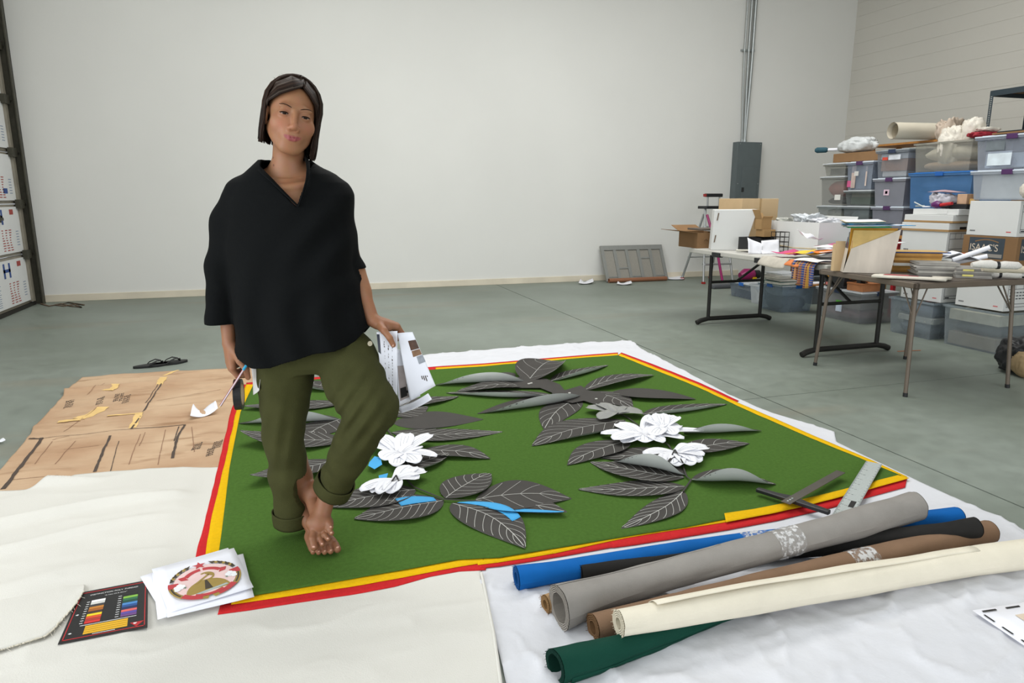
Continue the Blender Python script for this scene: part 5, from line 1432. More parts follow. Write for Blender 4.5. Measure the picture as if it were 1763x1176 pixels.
for k, (c, z_, a, lx, nm, lf) in enumerate((('#2f8a5a', .308, -.02, .27, 'green', .0), ('#d9d8d4', .315, .05, .33, 'white', .0), ('#2c4a5c', .323, -.06, .31, 'dark teal', .004), ('#1e9ad6', .331, .06, .42, 'bright blue', -.012), ('#17606e', .341, -.04, .24, 'teal', .0), ('#d2c3a0', .349, .0, .25, 'manila', .0))):
    t = thing('file_folder', nm + ' folder lying flat on top of the magazine file', 'folder', fA + np.array([0, 0, z_]), fang + a, 'folders lying on the magazine file')
    mb = MB(); mb.grid(lambda u, v: (u * lx + .0 - .01 * (k % 3), v * .19 - .03, .006 * u * u + .004 * math.sin(3 * v + k) + lf * u), 8, 6); mb.build('cover', SM(c), t, solid=.003); mb = MB(); mb.grid(lambda u, v: (u * lx * .94 - .01 * (k % 3) + .006, v * .18 - .026, .0035 + .006 * (u * .94) ** 2 + .004 * math.sin(3 * v + k) + lf * u), 8, 6); mb.build('paper', m_white if k % 2 else SM(c), t, solid=.002)
# slim patterned file left of it
gA = G(1440, 464, CT)
pf = thing('magazine_file', 'slim patterned file leaning left of the stained one', 'magazine file', (gA[0] - .05, gA[1] - .12, CT), fang + .5)
mb = MB(); mb.add([(0, 0, 0), (.10, 0, 0), (.115, 0, .17), (.05, 0, .22), (0.03, 0, .12)], [(0, 1, 2, 3, 4)]); mb.build('front', m_file2, pf, solid=.004)
mb = MB(); mb.add([(0, .05, 0), (.10, .05, 0), (.115, .05, .19), (.05, .05, .24), (.03, .05, .14)], [(0, 1, 2, 3, 4)]); mb.build('back', m_file2, pf, solid=.004)
mb = MB(); mb.box(0, .1, 0, .05, 0, .004); mb.build('base', m_file2, pf)
mb = MB(); mb.box(.035, .10, -.004, -.0022, .10, .16); mb.build('printed_motif', SM('#4a5590'), pf)
bd = thing('brown_board', 'tall brown cardboard sheet standing left of the patterned file', 'cardboard', (gA[0] - .10, gA[1] - .08, CT), fang + .3); mb = MB(); mb.box(0, .07, 0, .004, 0, .21); mb.build('board', m_cardl, bd); mb = MB(); mb.box(0, .02, .004, .04, 0, .19); mb.build('fold', m_cardl, bd)
# stacks
e_ = G(1536, 468, CT)
t, zt = paper_stack('envelope_stack', 'stack of manila envelopes on the card table behind the newspapers', 'envelopes', e_[0], e_[1], CT, .30, .22, 8, .016, ['#9a6f35', '#b98b4a', '#a7803f', '#d4d2cc', '#8c6430', '#c79a55'], fang + .02, 3, jit=.012)
o = thing('blue_folder', 'thin blue folder on top of the manila envelopes', 'folder', (e_[0], e_[1] + .0, zt + .002), fang + .06); mb = MB(); mb.box(0, .36, 0, .2, 0, .006); mb.build('cover', SM('#1f3f7a'), o); mb = MB(); mb.box(.01, .34, .005, .19, .006, .009); mb.build('paper', SM('#c9a56a'), o)
q0, q1 = G(1577, 474, CT), G(1640, 476, CT); na = math.atan2(q1[1] - q0[1], q1[0] - q0[0])
t, z2 = paper_stack('newspaper_stack', 'stack of folded grey newspapers on the card table', 'newspapers', q0[0], q0[1], CT, .24, .26, 10, .0085, ['#a7a49d', '#97948e', '#b3b0a8', '#8b8883'], na, 5, jit=.008)
q2 = G(1643, 478, CT)
t, z3 = paper_stack('newspaper_stack', 'second, lower stack of newspapers with yellow notes', 'newspapers', q2[0], q2[1], CT, .20, .26, 7, .009, ['#8e8b86', '#a09d96', '#7d7a76'], na - .1, 6, jit=.008)
for zz in (.012, .046):
    mb = MB(); mb.box(.04, .10, -.014, -.012, zz, zz + .012); mb.build('sticky_note', SM('#d9cf7a'), t)
g0, g1 = G(1500, 478, CT), G(1628, 487, CT); ma = math.atan2(g1[1] - g0[1], g1[0] - g0[0]); ML = float(np.linalg.norm(g1 - g0))
mg = thing('magazine', 'open magazine with red and black cover lying on the near corner', 'magazine', g0, ma)
mb = MB(); mb.grid(lambda u, v: (u * ML, v * .2, .008 + .008 * u + .004 * math.sin(5 * v)), 10, 6); mb.build('page', SM('#cdc7ba'), mg, solid=.014)
mb = MB(); mb.grid(lambda u, v: (.06 + u * .2, .03 + v * .14, .0165 + .008 * (.06 + u * .2) / ML + .004 * math.sin(5 * (.03 + v * .14) / .2)), 6, 4); mb.build('cover_picture', SM('#a8484c'), mg)
mb = MB(); mb.grid(lambda u, v: (.2 + u * .13, .05 + v * .1, .0178 + .008 * (.2 + u * .13) / ML + .004 * math.sin(5 * (.05 + v * .1) / .2)), 6, 4); mb.build('cover_print', SM('#39363a'), mg)
for k, (pa, pb, X0, lab) in enumerate((((1640, 448), (1704, 426), 4.35, 'white paper roll sticking up over the newspapers'), ((1630, 455), (1700, 441), 4.42, 'white paper roll lying lower behind the upright roll'))):
    p, q = atX(*pa, X0), atX(*pb, X0 + .16)
    mb = MB(); mb.tube([p, q], .016, n=14, caps=False); mb.tube([p, q], .012, n=14, caps=False); mb.tube([p, q * .97 + p * .03], .008, n=10, caps=False)
    tag(mb.build('paper_roll', m_white, origin=tuple(p)), lab, 'paper roll')
bq = atX(1618, 458, 4.30)
bk = thing('open_booklet', 'white-edged booklet lying tented on the newspapers', 'booklet', (bq[0], bq[1], z2 + .012), na + .05)
mb = MB(); mb.add([(0, 0, .0), (.11, 0, .04), (.11, .16, .04), (0, .16, .0)], [(0, 1, 2, 3)]); mb.add([(.11, 0, .04), (.25, 0, -.01), (.25, .16, -.01), (.11, .16, .04)], [(0, 1, 2, 3)]); mb.build('cover', m_white, bk, solid=.005)
mb = MB(); mb.add([(.02, -.001, .0), (.11, -.001, .032), (.23, -.001, -.01)], [(0, 1, 2)]); mb.build('pages', SM('#4a4a4c'), bk)
m_sock = M('white_knit', '#d3d0ca', r=.95, var=.05, vs=20, bump=.4, bs=150)
for k, (px, py, z_, lab) in enumerate(((1678, 478, .0, 'white bundled cloth with black tie at the table edge, lower'), (1690, 470, .045, 'cream bundled cloth between the two white ones'), (1672, 463, .085, 'white bundled cloth with black tie on the card table, upper'))):
    p = G(px, py, CT + z_)
    t = thing('cloth_bundle', lab, 'cloth bundle', p, na + .05); L = .24
    mb = MB(); mb.tube([(0, 0, .025), (.05, .005, .03), (.10, .0, .03), (.135, 0, .025), (.17, 0, .028), (L, .0, .026), (L + .02, 0, .022)], [.018, .030, .034, .024, .03, .028, .012], n=14, flat=.8); mb.build('bundle', m_sock if k != 1 else SM('#c6bca8'), t)
    if k != 1:
        mb = MB(); mb.tube([(.128, 0, .025), (.144, 0, .026)], .0275, n=14, flat=.85); mb.build('tie', m_blkp, t)

# =================================================================== FLOOR-LEVEL TOTES AND BOXES
XF = 5.32
tote('large clear tote under the document box at the near end of the row', XF, 3.90, 0, .48, .52, .355, '#b9c2c6', .55, 'clear', None, [('#8a7f6c', .3, 'box'), ('#4e565c', .3, 'lump'), ('#c4c0ad', .25, 'box')], 1, open_=True)
banker('white document box standing on the nearest large clear tote', XF + .06, 3.96, .345, 0, .38, .42, .30, True, scrib=3)
tote('clear tote with grey contents, second from the near end', XF, 4.53, 0, .44, .46, .345, '#b4bfc6', .5, 'clear', None, [('#6d7478', .35, 'lump'), ('#c2bfb2', .15, 'box'), ('#4e5a66', .3, 'lump')], 2, open_=True)
banker('white document box with brown tape strips on the second clear tote', XF + .06, 4.52, .335, 0, .36, .42, .31, True, scrib=2)
o = bpy.data.objects[-1] if False else None
tote('wide frosted tote with pinkish contents behind the black table leg', XF, 5.34, 0, .45, .60, .315, '#b5b8ba', .45, 'clear', m_navy, [('#94727c', .4, 'lump'), ('#8f8a86', .45, 'box')], 3, sticker=[('#c9d3e2', .25, .33, .09, .18), ('#57a83c', .25, .33, .18, .205)])
tote('blue-grey tote with dark contents under the books', 5.05, 6.16, 0, .42, .40, .30, '#a9bac6', .5, 'clear', m_bclip, [('#4c5560', .5, 'lump'), ('#8c98a2', .4, 'lump')], 4)
tote('small white open bin beside the blue-grey tote', 5.2, 6.66, 0, .24, .26, .24, '#d5dadd', .35, 'clear', None, [('#c9ccd0', .5, 'box'), ('#7f8da0', .3, 'lump')], 5, open_=True)
tote('low grey tote with blue clips at the far end of the row', 5.34, 7.02, 0, .4, .5, .19, '#8b97a4', .4, 'clear', m_bclip, [('#4a4f58', .5, 'box'), ('#b9b5ad', .4, 'box')], 6)
crumple('plastic_bag', 'translucent white plastic bag between the small bin and the blue-grey tote', 'bag', (5.13, 6.59, 0.0), (.045, .03, .13), M('bag_white', '#c9cdce', r=.4, var=.06), .2, seed=5)
# books on the blue-grey tote
bz = .306
for k, (c, hh, dx, dy, a, lab) in enumerate((('#1d5a52', .035, 0, 0, .05, 'dark teal book at the bottom of the pile'), ('#6d6a64', .03, .01, .02, -.05, 'grey book second in the pile'), ('#a9a49a', .022, -.01, .0, .08, 'beige book third in the pile'), ('#d6d7d6', .02, .02, .0, 0, 'white booklet at the top of the pile'), ('#bfc3c6', .012, .03, .03, .12, 'pale grey notebook on the white booklet'))):
    t = thing('book', lab + ' under the folding table', 'book', (5.0 + dx, 6.14 + dy, bz), a, 'books piled on the blue-grey tote')
    mb = MB(); mb.box(.003, .302, .003, .257, .004, hh - .004); mb.build('pages', SM('#cfccc2'), t); mb = MB(); mb.box(0, .305, 0, .26, 0, .004); mb.box(0, .305, 0, .26, hh - .004, hh); mb.box(0, .305, .257, .262, 0, hh); mb.build('cover', SM(c), t)
    bz += hh + .001
o = thing('wooden_board', 'thin wooden board on the blue-grey tote', 'board', (5.2, 5.98, .307), 0); mb = MB(); mb.box(0, .3, 0, .16, 0, .02); mb.build('board', m_woodb, o); mb = MB(); mb.box(.02, .28, .02, .14, .02, .03); mb.build('paper', m_white, o)
# black bag on stool
tote('grey tote behind the books carrying the black case', 5.80, 6.55, 0, .36, .42, .34, '#8f979c', .35, 'grey', None, [('#5c6266', .8, 'box')], 7)
t = thing('tool_case', 'black tool case on the grey tote under the folding table', 'case', (5.78, 6.55, .347))
mb = MB(); mb.box(0, .26, 0, .40, .0, .14); mb.build('case_body', m_blkp, t, bevel=.015); mb = MB(); mb.tube([(.0, .12, .14), (0, .14, .175), (0, .26, .175), (0, .28, .14)], .01, n=8); mb.build('handle', m_blkp, t)
for yy in (.08, .29):
    mb = MB(); mb.box(-.006, 0, yy, yy + .03, .06, .1); mb.build('latch', m_steel, t)
# black electronics and copper box on the frosted tote
t = thing('camera_bag', 'black camera bag with an orange tag on the frosted tote', 'bag', (XF + .02, 5.62, .322), 0)
mb = MB(); mb.box(0, .3, 0, .26, 0, .2); mb.build('bag_body', m_blkp, t, bevel=.02); mb = MB(); mb.box(-.004, -.001, .17, .235, .09, .17); mb.build('orange_tag', SM('#c98a1e'), t); mb = MB(); mb.box(-.004, -.001, .2, .23, .02, .05); mb.build('pink_tag', SM('#c0706a'), t)
mb = MB(); mb.tube([(.1, .05, .2), (.1, .08, .23), (.1, .18, .23), (.1, .21, .2)], .008, n=6); mb.build('strap', m_blkp, t)
t = thing('copper_box', 'low copper-coloured box on the frosted tote', 'box', (XF + .02, 5.36, .322)); mb = MB(); mb.box(0, .25, 0, .2, 0, .075); mb.build('body', SM('#b0754c'), t, bevel=.003); mb = MB(); mb.box(-.003, .253, -.003, .203, .065, .08); mb.build('lid', SM('#a4683f'), t)
t = thing('power_tool', 'black and orange power tool lying on the copper box', 'tool', (XF + .02, 5.36, .405)); mb = MB(); mb.tube([(.05, .0, .035), (.05, .18, .04)], .03, n=10); mb.box(.02, .09, .05, .1, .0, .03); mb.build('body', m_blkp, t); mb = MB(); mb.tube([(.05, .19, .04), (.05, .215, .04)], .022, n=10); mb.tube([(.05, -.02, .035), (.05, .0, .035)], .02, n=10); mb.build('trim', SM('#c66a22'), t)
# black-and-tan bag at the right edge
t = thing('duffel_bag', 'black and tan bag slumped on the floor at the right edge', 'bag', (4.86, 3.36, 0), .1)
crumple('bag_body', None, None, (4.98, 3.44, 0), (.17, .2, .12), m_blkp, .2, parent=t, seed=8); crumple('tan_panel', None, None, (4.85, 3.34, 0.0), (.07, .09, .09), SM('#9a8462'), .15, parent=t, seed=9)
mb = MB(); mb.tube([(4.82, 3.3, .12), (4.84, 3.36, .24), (4.95, 3.42, .26), (5.02, 3.44, .2)], .012, n=8, flat=.4); mb.build('strap', m_blkp, t, world=True)
mb = MB(); mb.tube([G(x, y, .006) for x, y in ((1545, 605), (1565, 604), (1585, 603))], .003, n=5); tag(mb.build('cord', SM('#b0683f')), 'short orange cord on the floor under the card table', 'cord')

# upper document boxes
carton_i = thing('printed_carton', "brown carton with dark printed blocks under the white document box", 'box', (XF + .03, 3.90, .668)); ci = carton_i
mb = MB(); mb.box(0, .42, 0, .46, 0, .27); mb.build('carton', m_cardd, ci, bevel=.004)
m_slate = M('slate_print', '#3d464e', r=.8, var=.08, vs=20); m_cream2 = M('print_cream', '#cdbfae', r=.8)
mb = MB(); mb.add([(-.0008, .40, .09), (-.0008, .10, .09), (-.0008, .10, .255), (-.0008, .40, .255)], [(0, 1, 2, 3)]); mb.build('label_block', m_slate, ci)
text("ISAAC'S", .078, m_cream2, ci, (-.0018, .393, .15), (0, -1, 0), (0, 0, 1), world=False, sx=.93)
mb = MB(); mb.add([(-.0016, .39 - .0, .10), (-.0016, .11, .10), (-.0016, .11, .128), (-.0016, .39, .128)], [(0, 1, 2, 3)]); mb.build('label_line', M('print_dimcream', '#8f8a84', r=.8), ci)
mb = MB(); mb.ribbon([(-.0016, .35 - .2 * k / 12, .222 + .018 * math.sin(math.pi * k / 12)) for k in range(13)], .008, nrm=(-1, 0, 0)); mb.build('label_arc', M('print_tan', '#8b6a48', r=.8), ci)
mb = MB(); mb.add([(.04, -.0008, .09), (.36, -.0008, .09), (.36, -.0008, .255), (.04, -.0008, .255)], [(0, 1, 2, 3)]); mb.build('label_block', m_slate, ci)
text("ISAAC'S", .078, m_cream2, ci, (.045, -.0018, .15), (1, 0, 0), (0, 0, 1), world=False, sx=.95)
mb = MB(); mb.add([(-.0009, .455, .07), (-.0009, .41, .07), (-.0009, .41, .12), (-.0009, .455, .12)], [(0, 1, 2, 3)]); mb.build('orange_sticker', SM('#c95a24'), ci)
banker("plain white document box on top of the brown printed carton", XF + .03, 3.92, .94, 0, .36, .42, .275, False)
# middle column
banker('white document box without visible lid lowest in the middle column', XF + .04, 4.44, .655, 0, .4, .5, .09, False, name='flat_box')
banker('white document box with handwriting and stacked lids in the middle column', XF + .02, 4.5, .748, .12, .36, .42, .265, True, band=[(.205, .018)])
t = thing('box_lid', 'loose white box lid on the middle document box, upper', 'box lid', (XF + .02, 4.47, 1.028), .10); mb = MB(); mb.box(0, .38, 0, .45, .0, .065); mb.build('lid', m_bbox, t, bevel=.003); mb = MB(); mb.box(-.002, .382, -.002, .452, .0, .016); mb.build('brown_edge', m_cardb, t)
t = thing('box_lid', 'loose white box lid topmost in the middle column', 'box lid', (XF + .05, 4.45, 1.094), .06); mb = MB(); mb.box(0, .36, 0, .43, .0, .05); mb.build('lid', m_bbox, t, bevel=.003); mb = MB(); mb.box(-.004, 0, .1, .2, .01, .04); mb.build('tab', m_bbox, t)
# odds and ends on the lids
TZ2 = 1.146
m_gry = SM('#8f8f96')
crumple('folded_clothes', 'crumpled grey and white clothes heaped on the stacked lids', 'clothes', (XF + .2, 4.72, TZ2 + .015), (.12, .11, .06), SM('#b9b8c0'), .3, seed=21)
crumple('folded_clothes', 'dark patterned cloth under the grey heap on the lids', 'clothes', (XF + .24, 4.68, TZ2), (.13, .12, .03), SM('#4d4750'), .3, seed=22)
bent_paper('magazine', 'pinkish magazine lying on the crumpled clothes', (XF + .1, 4.6, TZ2 + .145), (.2, 0, .0), (.0, .22, .01), SM('#b79aa0'), .01, 3, cat='magazine')
carton('small pinkish cardboard box on the lids', XF + .18, 4.50, TZ2 + .04, .1, .09, .085, SM('#c3a083'), name='small_box')
carton('black flat case under the pinkish box', XF + .14, 4.46, TZ2, .2, .16, .038, m_blkp, name='flat_case', seam=False)
carton('tiny wooden block beside the pinkish box', XF + .2, 4.44, TZ2 + .04, .05, .05, .045, SM('#c09a5a'), name='wood_block', seam=False)
t = thing('hand_tool', 'hand tool with purple body and red handle on the lids', 'tool', (XF + .06, 4.55, TZ2 + .002)); mb = MB(); mb.tube([(0, .09, .03), (0, .13, .034), (0, .17, .03)], [.02, .034, .02], n=12); mb.build('body', m_mag if False else M('purple_plastic', '#5d2560', r=.35), t); mb = MB(); mb.tube([(0, .09, .03), (0, -.02, .045)], .014, n=10); mb.build('handle', SM('#b3272c'), t)
t = thing('scissors_pair', 'white-handled scissors among the tools on the lids', 'scissors', (XF + .05, 4.8, TZ2 + .004)); mb = MB(); mb.tube([(0, 0, .01), (0, .1, .05)], .006, n=6); mb.tube([(0.01, .0, .02), (0.02, .1, .015)], .006, n=6); mb.build('blade', m_steel, t); mb = MB(); mb.tube([(.02 * math.cos(q), -.03 + .03 * math.sin(q), .012) for q in np.linspace(0, 6.28, 13)], .006, n=6); mb.build('handle', m_white, t)

# =================================================================== BACK ROW ON A RED-LEGGED BENCH
BX = 6.0
bn = thing('bench', 'long wooden bench with red legs carrying the stacked totes', 'bench', (BX - .04, 4.35, 0)); BL = 2.55; BZ = .855
mb = MB(); mb.box(0, .62, 0, BL, BZ - .03, BZ); mb.build('top', m_woodb, bn)
for yy in (.08, BL / 2, BL - .08):
    for xx in (.05, .57):
        mb = MB(); mb.box(xx - .018, xx + .018, yy - .018, yy + .018, 0, BZ - .03); mb.build('leg', m_redleg, bn)
mb = MB(); mb.box(.03, .06, .05, BL - .05, BZ - .09, BZ - .05); mb.build('rail', m_redleg, bn)
Bz = BZ + .001
tote('clear tote with pale rags at the far end, lowest of its stack', BX, 6.44, Bz, .5, .37, .29, '#aab2b2', .5, 'clear', None, [('#5c6468', .4, 'lump'), ('#b7b4a4', .45, 'lump')], 11)
tote('clear tote with red cloth at the far end, middle of its stack', BX, 6.44, Bz + .298, .5, .36, .325, '#b3b4b0', .55, 'clear', None, [('#4b4a4c', .25, 'lump'), ('#b3655c', .6, 'lump')], 12, sticker=[('#d9d8d2', .05, .14, .06, .12)])
tote('flat clear tote with dark lid shape, top of the far stack', BX, 6.44, Bz + .631, .48, .33, .14, '#b5b5ae', .5, 'clear', None, [('#4e545c', .5, 'box')], 13)
tote('grey clear tote under the green-filled one, second stack', BX, 6.04, Bz, .5, .37, .29, '#98a2a6', .5, 'clear', None, [('#5f676b', .45, 'lump'), ('#7d8a8a', .4, 'lump')], 14)
tote('shallow tote with green folded cloth in the second stack', BX, 6.04, Bz + .298, .5, .37, .165, '#9ea5a4', .6, 'clear', None, [('#5d6b58', .5, 'box'), ('#8a8371', .3, 'box')], 15)
tote('clear tote with purple clip and framed pictures, top of the second stack', BX, 6.05, Bz + .471, .48, .365, .30, '#b2bbcb', .5, 'white', m_purple, [('#77838a', .85, 'box'), ('#b6a796', .05, 'box')], 16, sticker=[('#c9b8ae', .08, .1, .04, .26), ('#cfcdc9', .2, .26, .15, .2), ('#b9a79e', .24, .3, .02, .26), ('#c65a86', .3, .36, .03, .1)])
tote('grey-lilac tote with purple clip, lowest of the third stack', BX, 5.60, Bz, .5, .40, .29, '#a2a5b2', .35, 'white', m_purple, [('#777a86', .85, 'box')], 17)
tote('plain grey tote with purple clip and pink label, middle of the third stack', BX, 5.61, Bz + .298, .5, .40, .285, '#9a9ca6', .25, 'white', m_purple, [('#80838e', .9, 'box')], 18, sticker=[('#d8bccb', .2, .27, .11, .17), ('#7c4468', .22, .25, .125, .155)])
tote('clear tote with a brown carton and red label inside, top of the third stack', BX, 5.61, Bz + .591, .5, .40, .28, '#b6bdc6', .6, 'grey', m_navy, [('#c9c7c4', .2, 'box'), ('#a58470', .45, 'box'), ('#d0d3d8', .2, 'box')], 19, sticker=[('#c94a3a', .26, .33, .18, .21), ('#d7dbe2', .1, .25, .18, .23)])
# blue tote column
banker('white document box hidden low behind the lids, left of a pair', BX + .02, 5.06, Bz, 0, .36, .42, .26, True)
banker('white document box hidden low behind the lids, right of a pair', BX + .02, 4.6, Bz, 0, .36, .42, .26, True)
tote('translucent blue tote with blue lid under the open clear tote', BX, 4.88, Bz + .275, .56, .68, .35, '#5e92c9', .35, 'blue', m_bclip, [('#5a7ba8', .45, 'lump'), ('#7e93ad', .4, 'lump')], 20)
tote('big open clear tote overflowing with beige cloth', BX + .02, 4.94, Bz + .634, .5, .62, .29, '#c2c1b8', .55, 'clear', None, [('#b09a86', .3, 'lump'), ('#c9c3b4', .5, 'lump'), ('#a39a90', .2, 'lump')], 21, open_=True)
tz = Bz + .634
m_beige = M('beige_plastic_bag', '#cfc6b8', r=.55, var=.08, vs=8, bump=.9, bs=22); m_wbag = M('cream_bag', '#d6d0c4', r=.5, var=.06, vs=10, bump=.9, bs=22)
crumple('cloth_sack', 'beige crumpled sack bulging out at the left of the open tote', 'sack', (BX + .22, 5.40, tz + .26), (.11, .10, .13), M('taupe_bag', '#b9a999', r=.6, var=.1, bump=.9, bs=22), .35, seed=31)
crumple('cloth_sack', 'cream cloth sack hanging down inside the open tote', 'sack', (BX + .14, 5.26, tz + .03), (.11, .12, .19), m_wbag, .2, seed=32)
crumple('cloth_sack', 'rounded cream sack standing highest on the open tote', 'sack', (BX + .22, 5.13, tz + .25), (.10, .10, .12), m_wbag, .18, seed=33)
crumple('red_cloth', 'red cloth bundle on the right rim of the open tote', 'cloth', (BX + .2, 4.98, tz + .292), (.16, .11, .03), SM('#9d2a38'), .25, seed=34)
crumple('white_cloth', 'white cloth lying on the red bundle', 'cloth', (BX + .24, 5.0, tz + .35), (.12, .09, .02), m_wbag, .2, seed=35)
# wooden shelf frame behind the stacks with rolls on it
wf = thing('wooden_shelf', 'wooden shelf frame behind the stacked totes', 'shelf', (6.66, 4.4, 0))
for (xx, yy) in ((0, .0), (0, 1.2), (0, 2.35), (.4, 0), (.4, 1.2), (.4, 2.35)):
    mb = MB(); mb.box(xx, xx + .04, yy, yy + .045, 0, 1.83); mb.build('post', m_woodb, wf)
for zz in (.5, 1.2, 1.83):
    mb = MB(); mb.box(-.02, .46, -.02, 2.42, zz, zz + .022); mb.build('board', m_woodb, wf)
mb = MB(); t = thing('paper_roll', 'large hollow cream paper roll lying on top of the totes', 'paper roll', (6.75, 5.62, 1.853))
d0, d1 = np.array([-.55, .42, .09]), np.array([.35, .30, .09])
def shell(r, a, b_, name, mat, n=28):
    mb = MB(); mb.tube([a, b_], r, n=n, caps=False); mb.tube([a, b_], r - .004, n=n, caps=False); mb.build(name, mat, t)
dv_ = (d1 - d0) / np.linalg.norm(d1 - d0)
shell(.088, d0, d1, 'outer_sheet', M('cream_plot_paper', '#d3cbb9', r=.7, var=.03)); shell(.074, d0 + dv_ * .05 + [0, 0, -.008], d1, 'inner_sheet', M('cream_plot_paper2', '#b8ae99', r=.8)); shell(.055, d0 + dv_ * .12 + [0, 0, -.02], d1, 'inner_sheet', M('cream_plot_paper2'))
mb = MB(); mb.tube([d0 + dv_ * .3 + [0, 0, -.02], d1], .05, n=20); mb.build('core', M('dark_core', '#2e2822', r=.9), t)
carton('dark brown box on top of the far totes left of the hollow paper roll', 6.12, 6.06, 1.642, .30, .72, .10, m_cardd, name='cardboard_box', seam=False)
crumple('plastic_bag', 'white plastic bag slumped over the far end of the shelf', 'bag', (6.28, 6.58, 1.745), (.16, .25, .08), M('white_bag', '#cdd0d0', r=.4, var=.06, bump=.9, bs=20), .16, seed=41)
t = thing('paddle_handle', 'white stick with dark teal grip poking out of the white bag', 'handle', (6.2, 6.8, 1.80)); mb = MB(); mb.tube([(.1, -.05, 0), (-.04, .12, .0)], .018, n=8); mb.build('stick', m_white, t); mb = MB(); mb.tube([(-.04, .12, 0), (-.05, .14, 0), (-.11, .22, 0), (-.125, .24, 0)], [.018, .032, .034, .018], n=10); mb.build('grip', SM('#2f525e'), t)

# right-hand upper totes
RX = 5.46
tote('clear tote with white paper inside standing on the document box at the right edge', RX, 3.84, 1.222, .5, .60, .235, '#c1c9d2', .4, 'white', m_purple, [('#d4d4cf', .85, 'box')], 51)
tote('topmost clear tote with purple clip at the right edge', RX, 3.84, 1.466, .5, .60, .265, '#b9c0cd', .5, 'white', m_purple, [('#c3cfd8', .45, 'box'), ('#7a8088', .4, 'box')], 52, sticker=[('#6f777c', .36, .52, .15, .23), ('#d8d8d4', .4, .43, .17, .2), ('#d2dde4', .3, .5, .03, .14)])
crumple('white_bundle', 'cream rolled cloth sticking out in front of the upper right totes', 'cloth', (RX - .12, 3.80, 1.22), (.12, .11, .075), m_wbag, .15, seed=55)
t = thing('flat_cardboard', 'dark cardboard sheet lying on the topmost right tote', 'cardboard', (RX, 3.82, 1.74)); mb = MB(); mb.box(0, .5, 0, .5, 0, .012); mb.build('board', m_cardd, t); mb = MB(); mb.box(.02, .48, .02, .48, .012, .02); mb.build('black_sheet', m_blkp, t)

# steel rack by the right wall
m_rack = M('slate_blue_steel', '#3a464e', r=.45, metal=.4, var=.05)
rk = thing('steel_rack', 'slate blue slotted steel shelving rack by the right wall', 'shelving rack', (7.55, 4.42, 0)); RL = 1.64; RW = .6; RZ = 2.41
for (xx, yy) in ((0, 0), (0, RL), (RW, 0), (RW, RL)):
    mb = MB(); sx = 1 if xx == 0 else -1; sy = 1 if yy == 0 else -1
    mb.box(min(xx, xx + sx * .04), max(xx, xx + sx * .04), yy - .0015, yy + .0015, 0, RZ); mb.box(xx - .0015, xx + .0015, min(yy, yy + sy * .04), max(yy, yy + sy * .04), 0, RZ); pst = mb.build('post', m_rack, rk)
    mb = MB()
    for k in range(46): mb.box(xx - .0022, xx + .0022, min(yy + sy * .012, yy + sy * .028), max(yy + sy * .012, yy + sy * .028), 1.5 + k * .02, 1.51 + k * .02)
    mb.build('slots', M('slot_pale', '#9fa3a0', r=.7), pst)
for zz in (.6, 1.25, 1.9, RZ - .06):
    for yy in (0, RL):
        mb = MB(); mb.box(0, RW, yy - .004, yy + .004, zz, zz + .05); mb.build('end_beam', m_rack, rk)
    for xx in (0, RW):
        mb = MB(); mb.box(xx - .004, xx + .004, 0, RL, zz, zz + .06); mb.build('beam', m_rack, rk)
    mb = MB(); mb.box(.004, RW - .004, .004, RL - .004, zz + .045, zz + .058); mb.build('shelf_board', M('particle_board', '#7c6a55', r=.8, var=.1), rk)

# =================================================================== LARGE BOXES AT THE BACK OF THE FOLDING TABLE
t = carton('large white open box with papers at the back edge of the folding table', 4.37, 4.93, TT, .40, .74, .285, m_bbox, flaps=[('+x', 1.3, .05)], name='white_box')
mb = MB(); mb.tube([(-.002, .02, .06), (-.002, .3, .05), (-.002, .5, .06), (-.002, .72, .045)], .004, n=5); mb.build('stain_line', SM('#c9b48a'), t)
for k, (dy, hh, c, lab) in enumerate(((.12, .035, '#d9dade', 'white plastic sheet crumpled in the large white box, near'), (.33, .05, '#cfd3d6', 'clear bubble wrap in the large white box, middle'), (.55, .03, '#c9c9c0', 'pale paper in the large white box, far'))):
    crumple('wrapping', lab, 'wrapping', (4.57, 4.95 + dy, TT + .25), (.13, .10, hh), SM(c), .4, seed=60 + k)
carton('big pale cardboard box behind the white carton', 4.34, 6.0, TT, .44, .40, .49, m_cardl, seam=True)

# =================================================================== THE PERSON
PO = G(555, 935)
person = thing('person', 'barefoot person with brown bob in black blouse and olive trousers, holding papers', 'person', (PO[0], PO[1], 0), -YAW)


def P(x, y, dv=0.0):
    q = ray(x, y); t = ((PO - _C) @ _dp + dv) / (q @ _dp); p = _C + q * t - PO
    return np.array([p @ _rt, p @ _dp, p[2]])


def loc2w(p):
    return PO * np.array([1, 1, 0]) + _rt * p[0] + _dp * p[1] + np.array([0, 0, p[2]])


def PG(x, y, z):
    p = G(x, y, z) - PO; return np.array([p @ _rt, p @ _dp, z])


def axis(*segs):
    out = []
    for a, b_, h in segs:
        out.append(np.linspace(a, b_, max(2, int(round((b_ - a) / h)) + 1))[:-1])
    out.append(np.array([segs[-1][1]]))
    return np.concatenate(out).astype(np.float32)


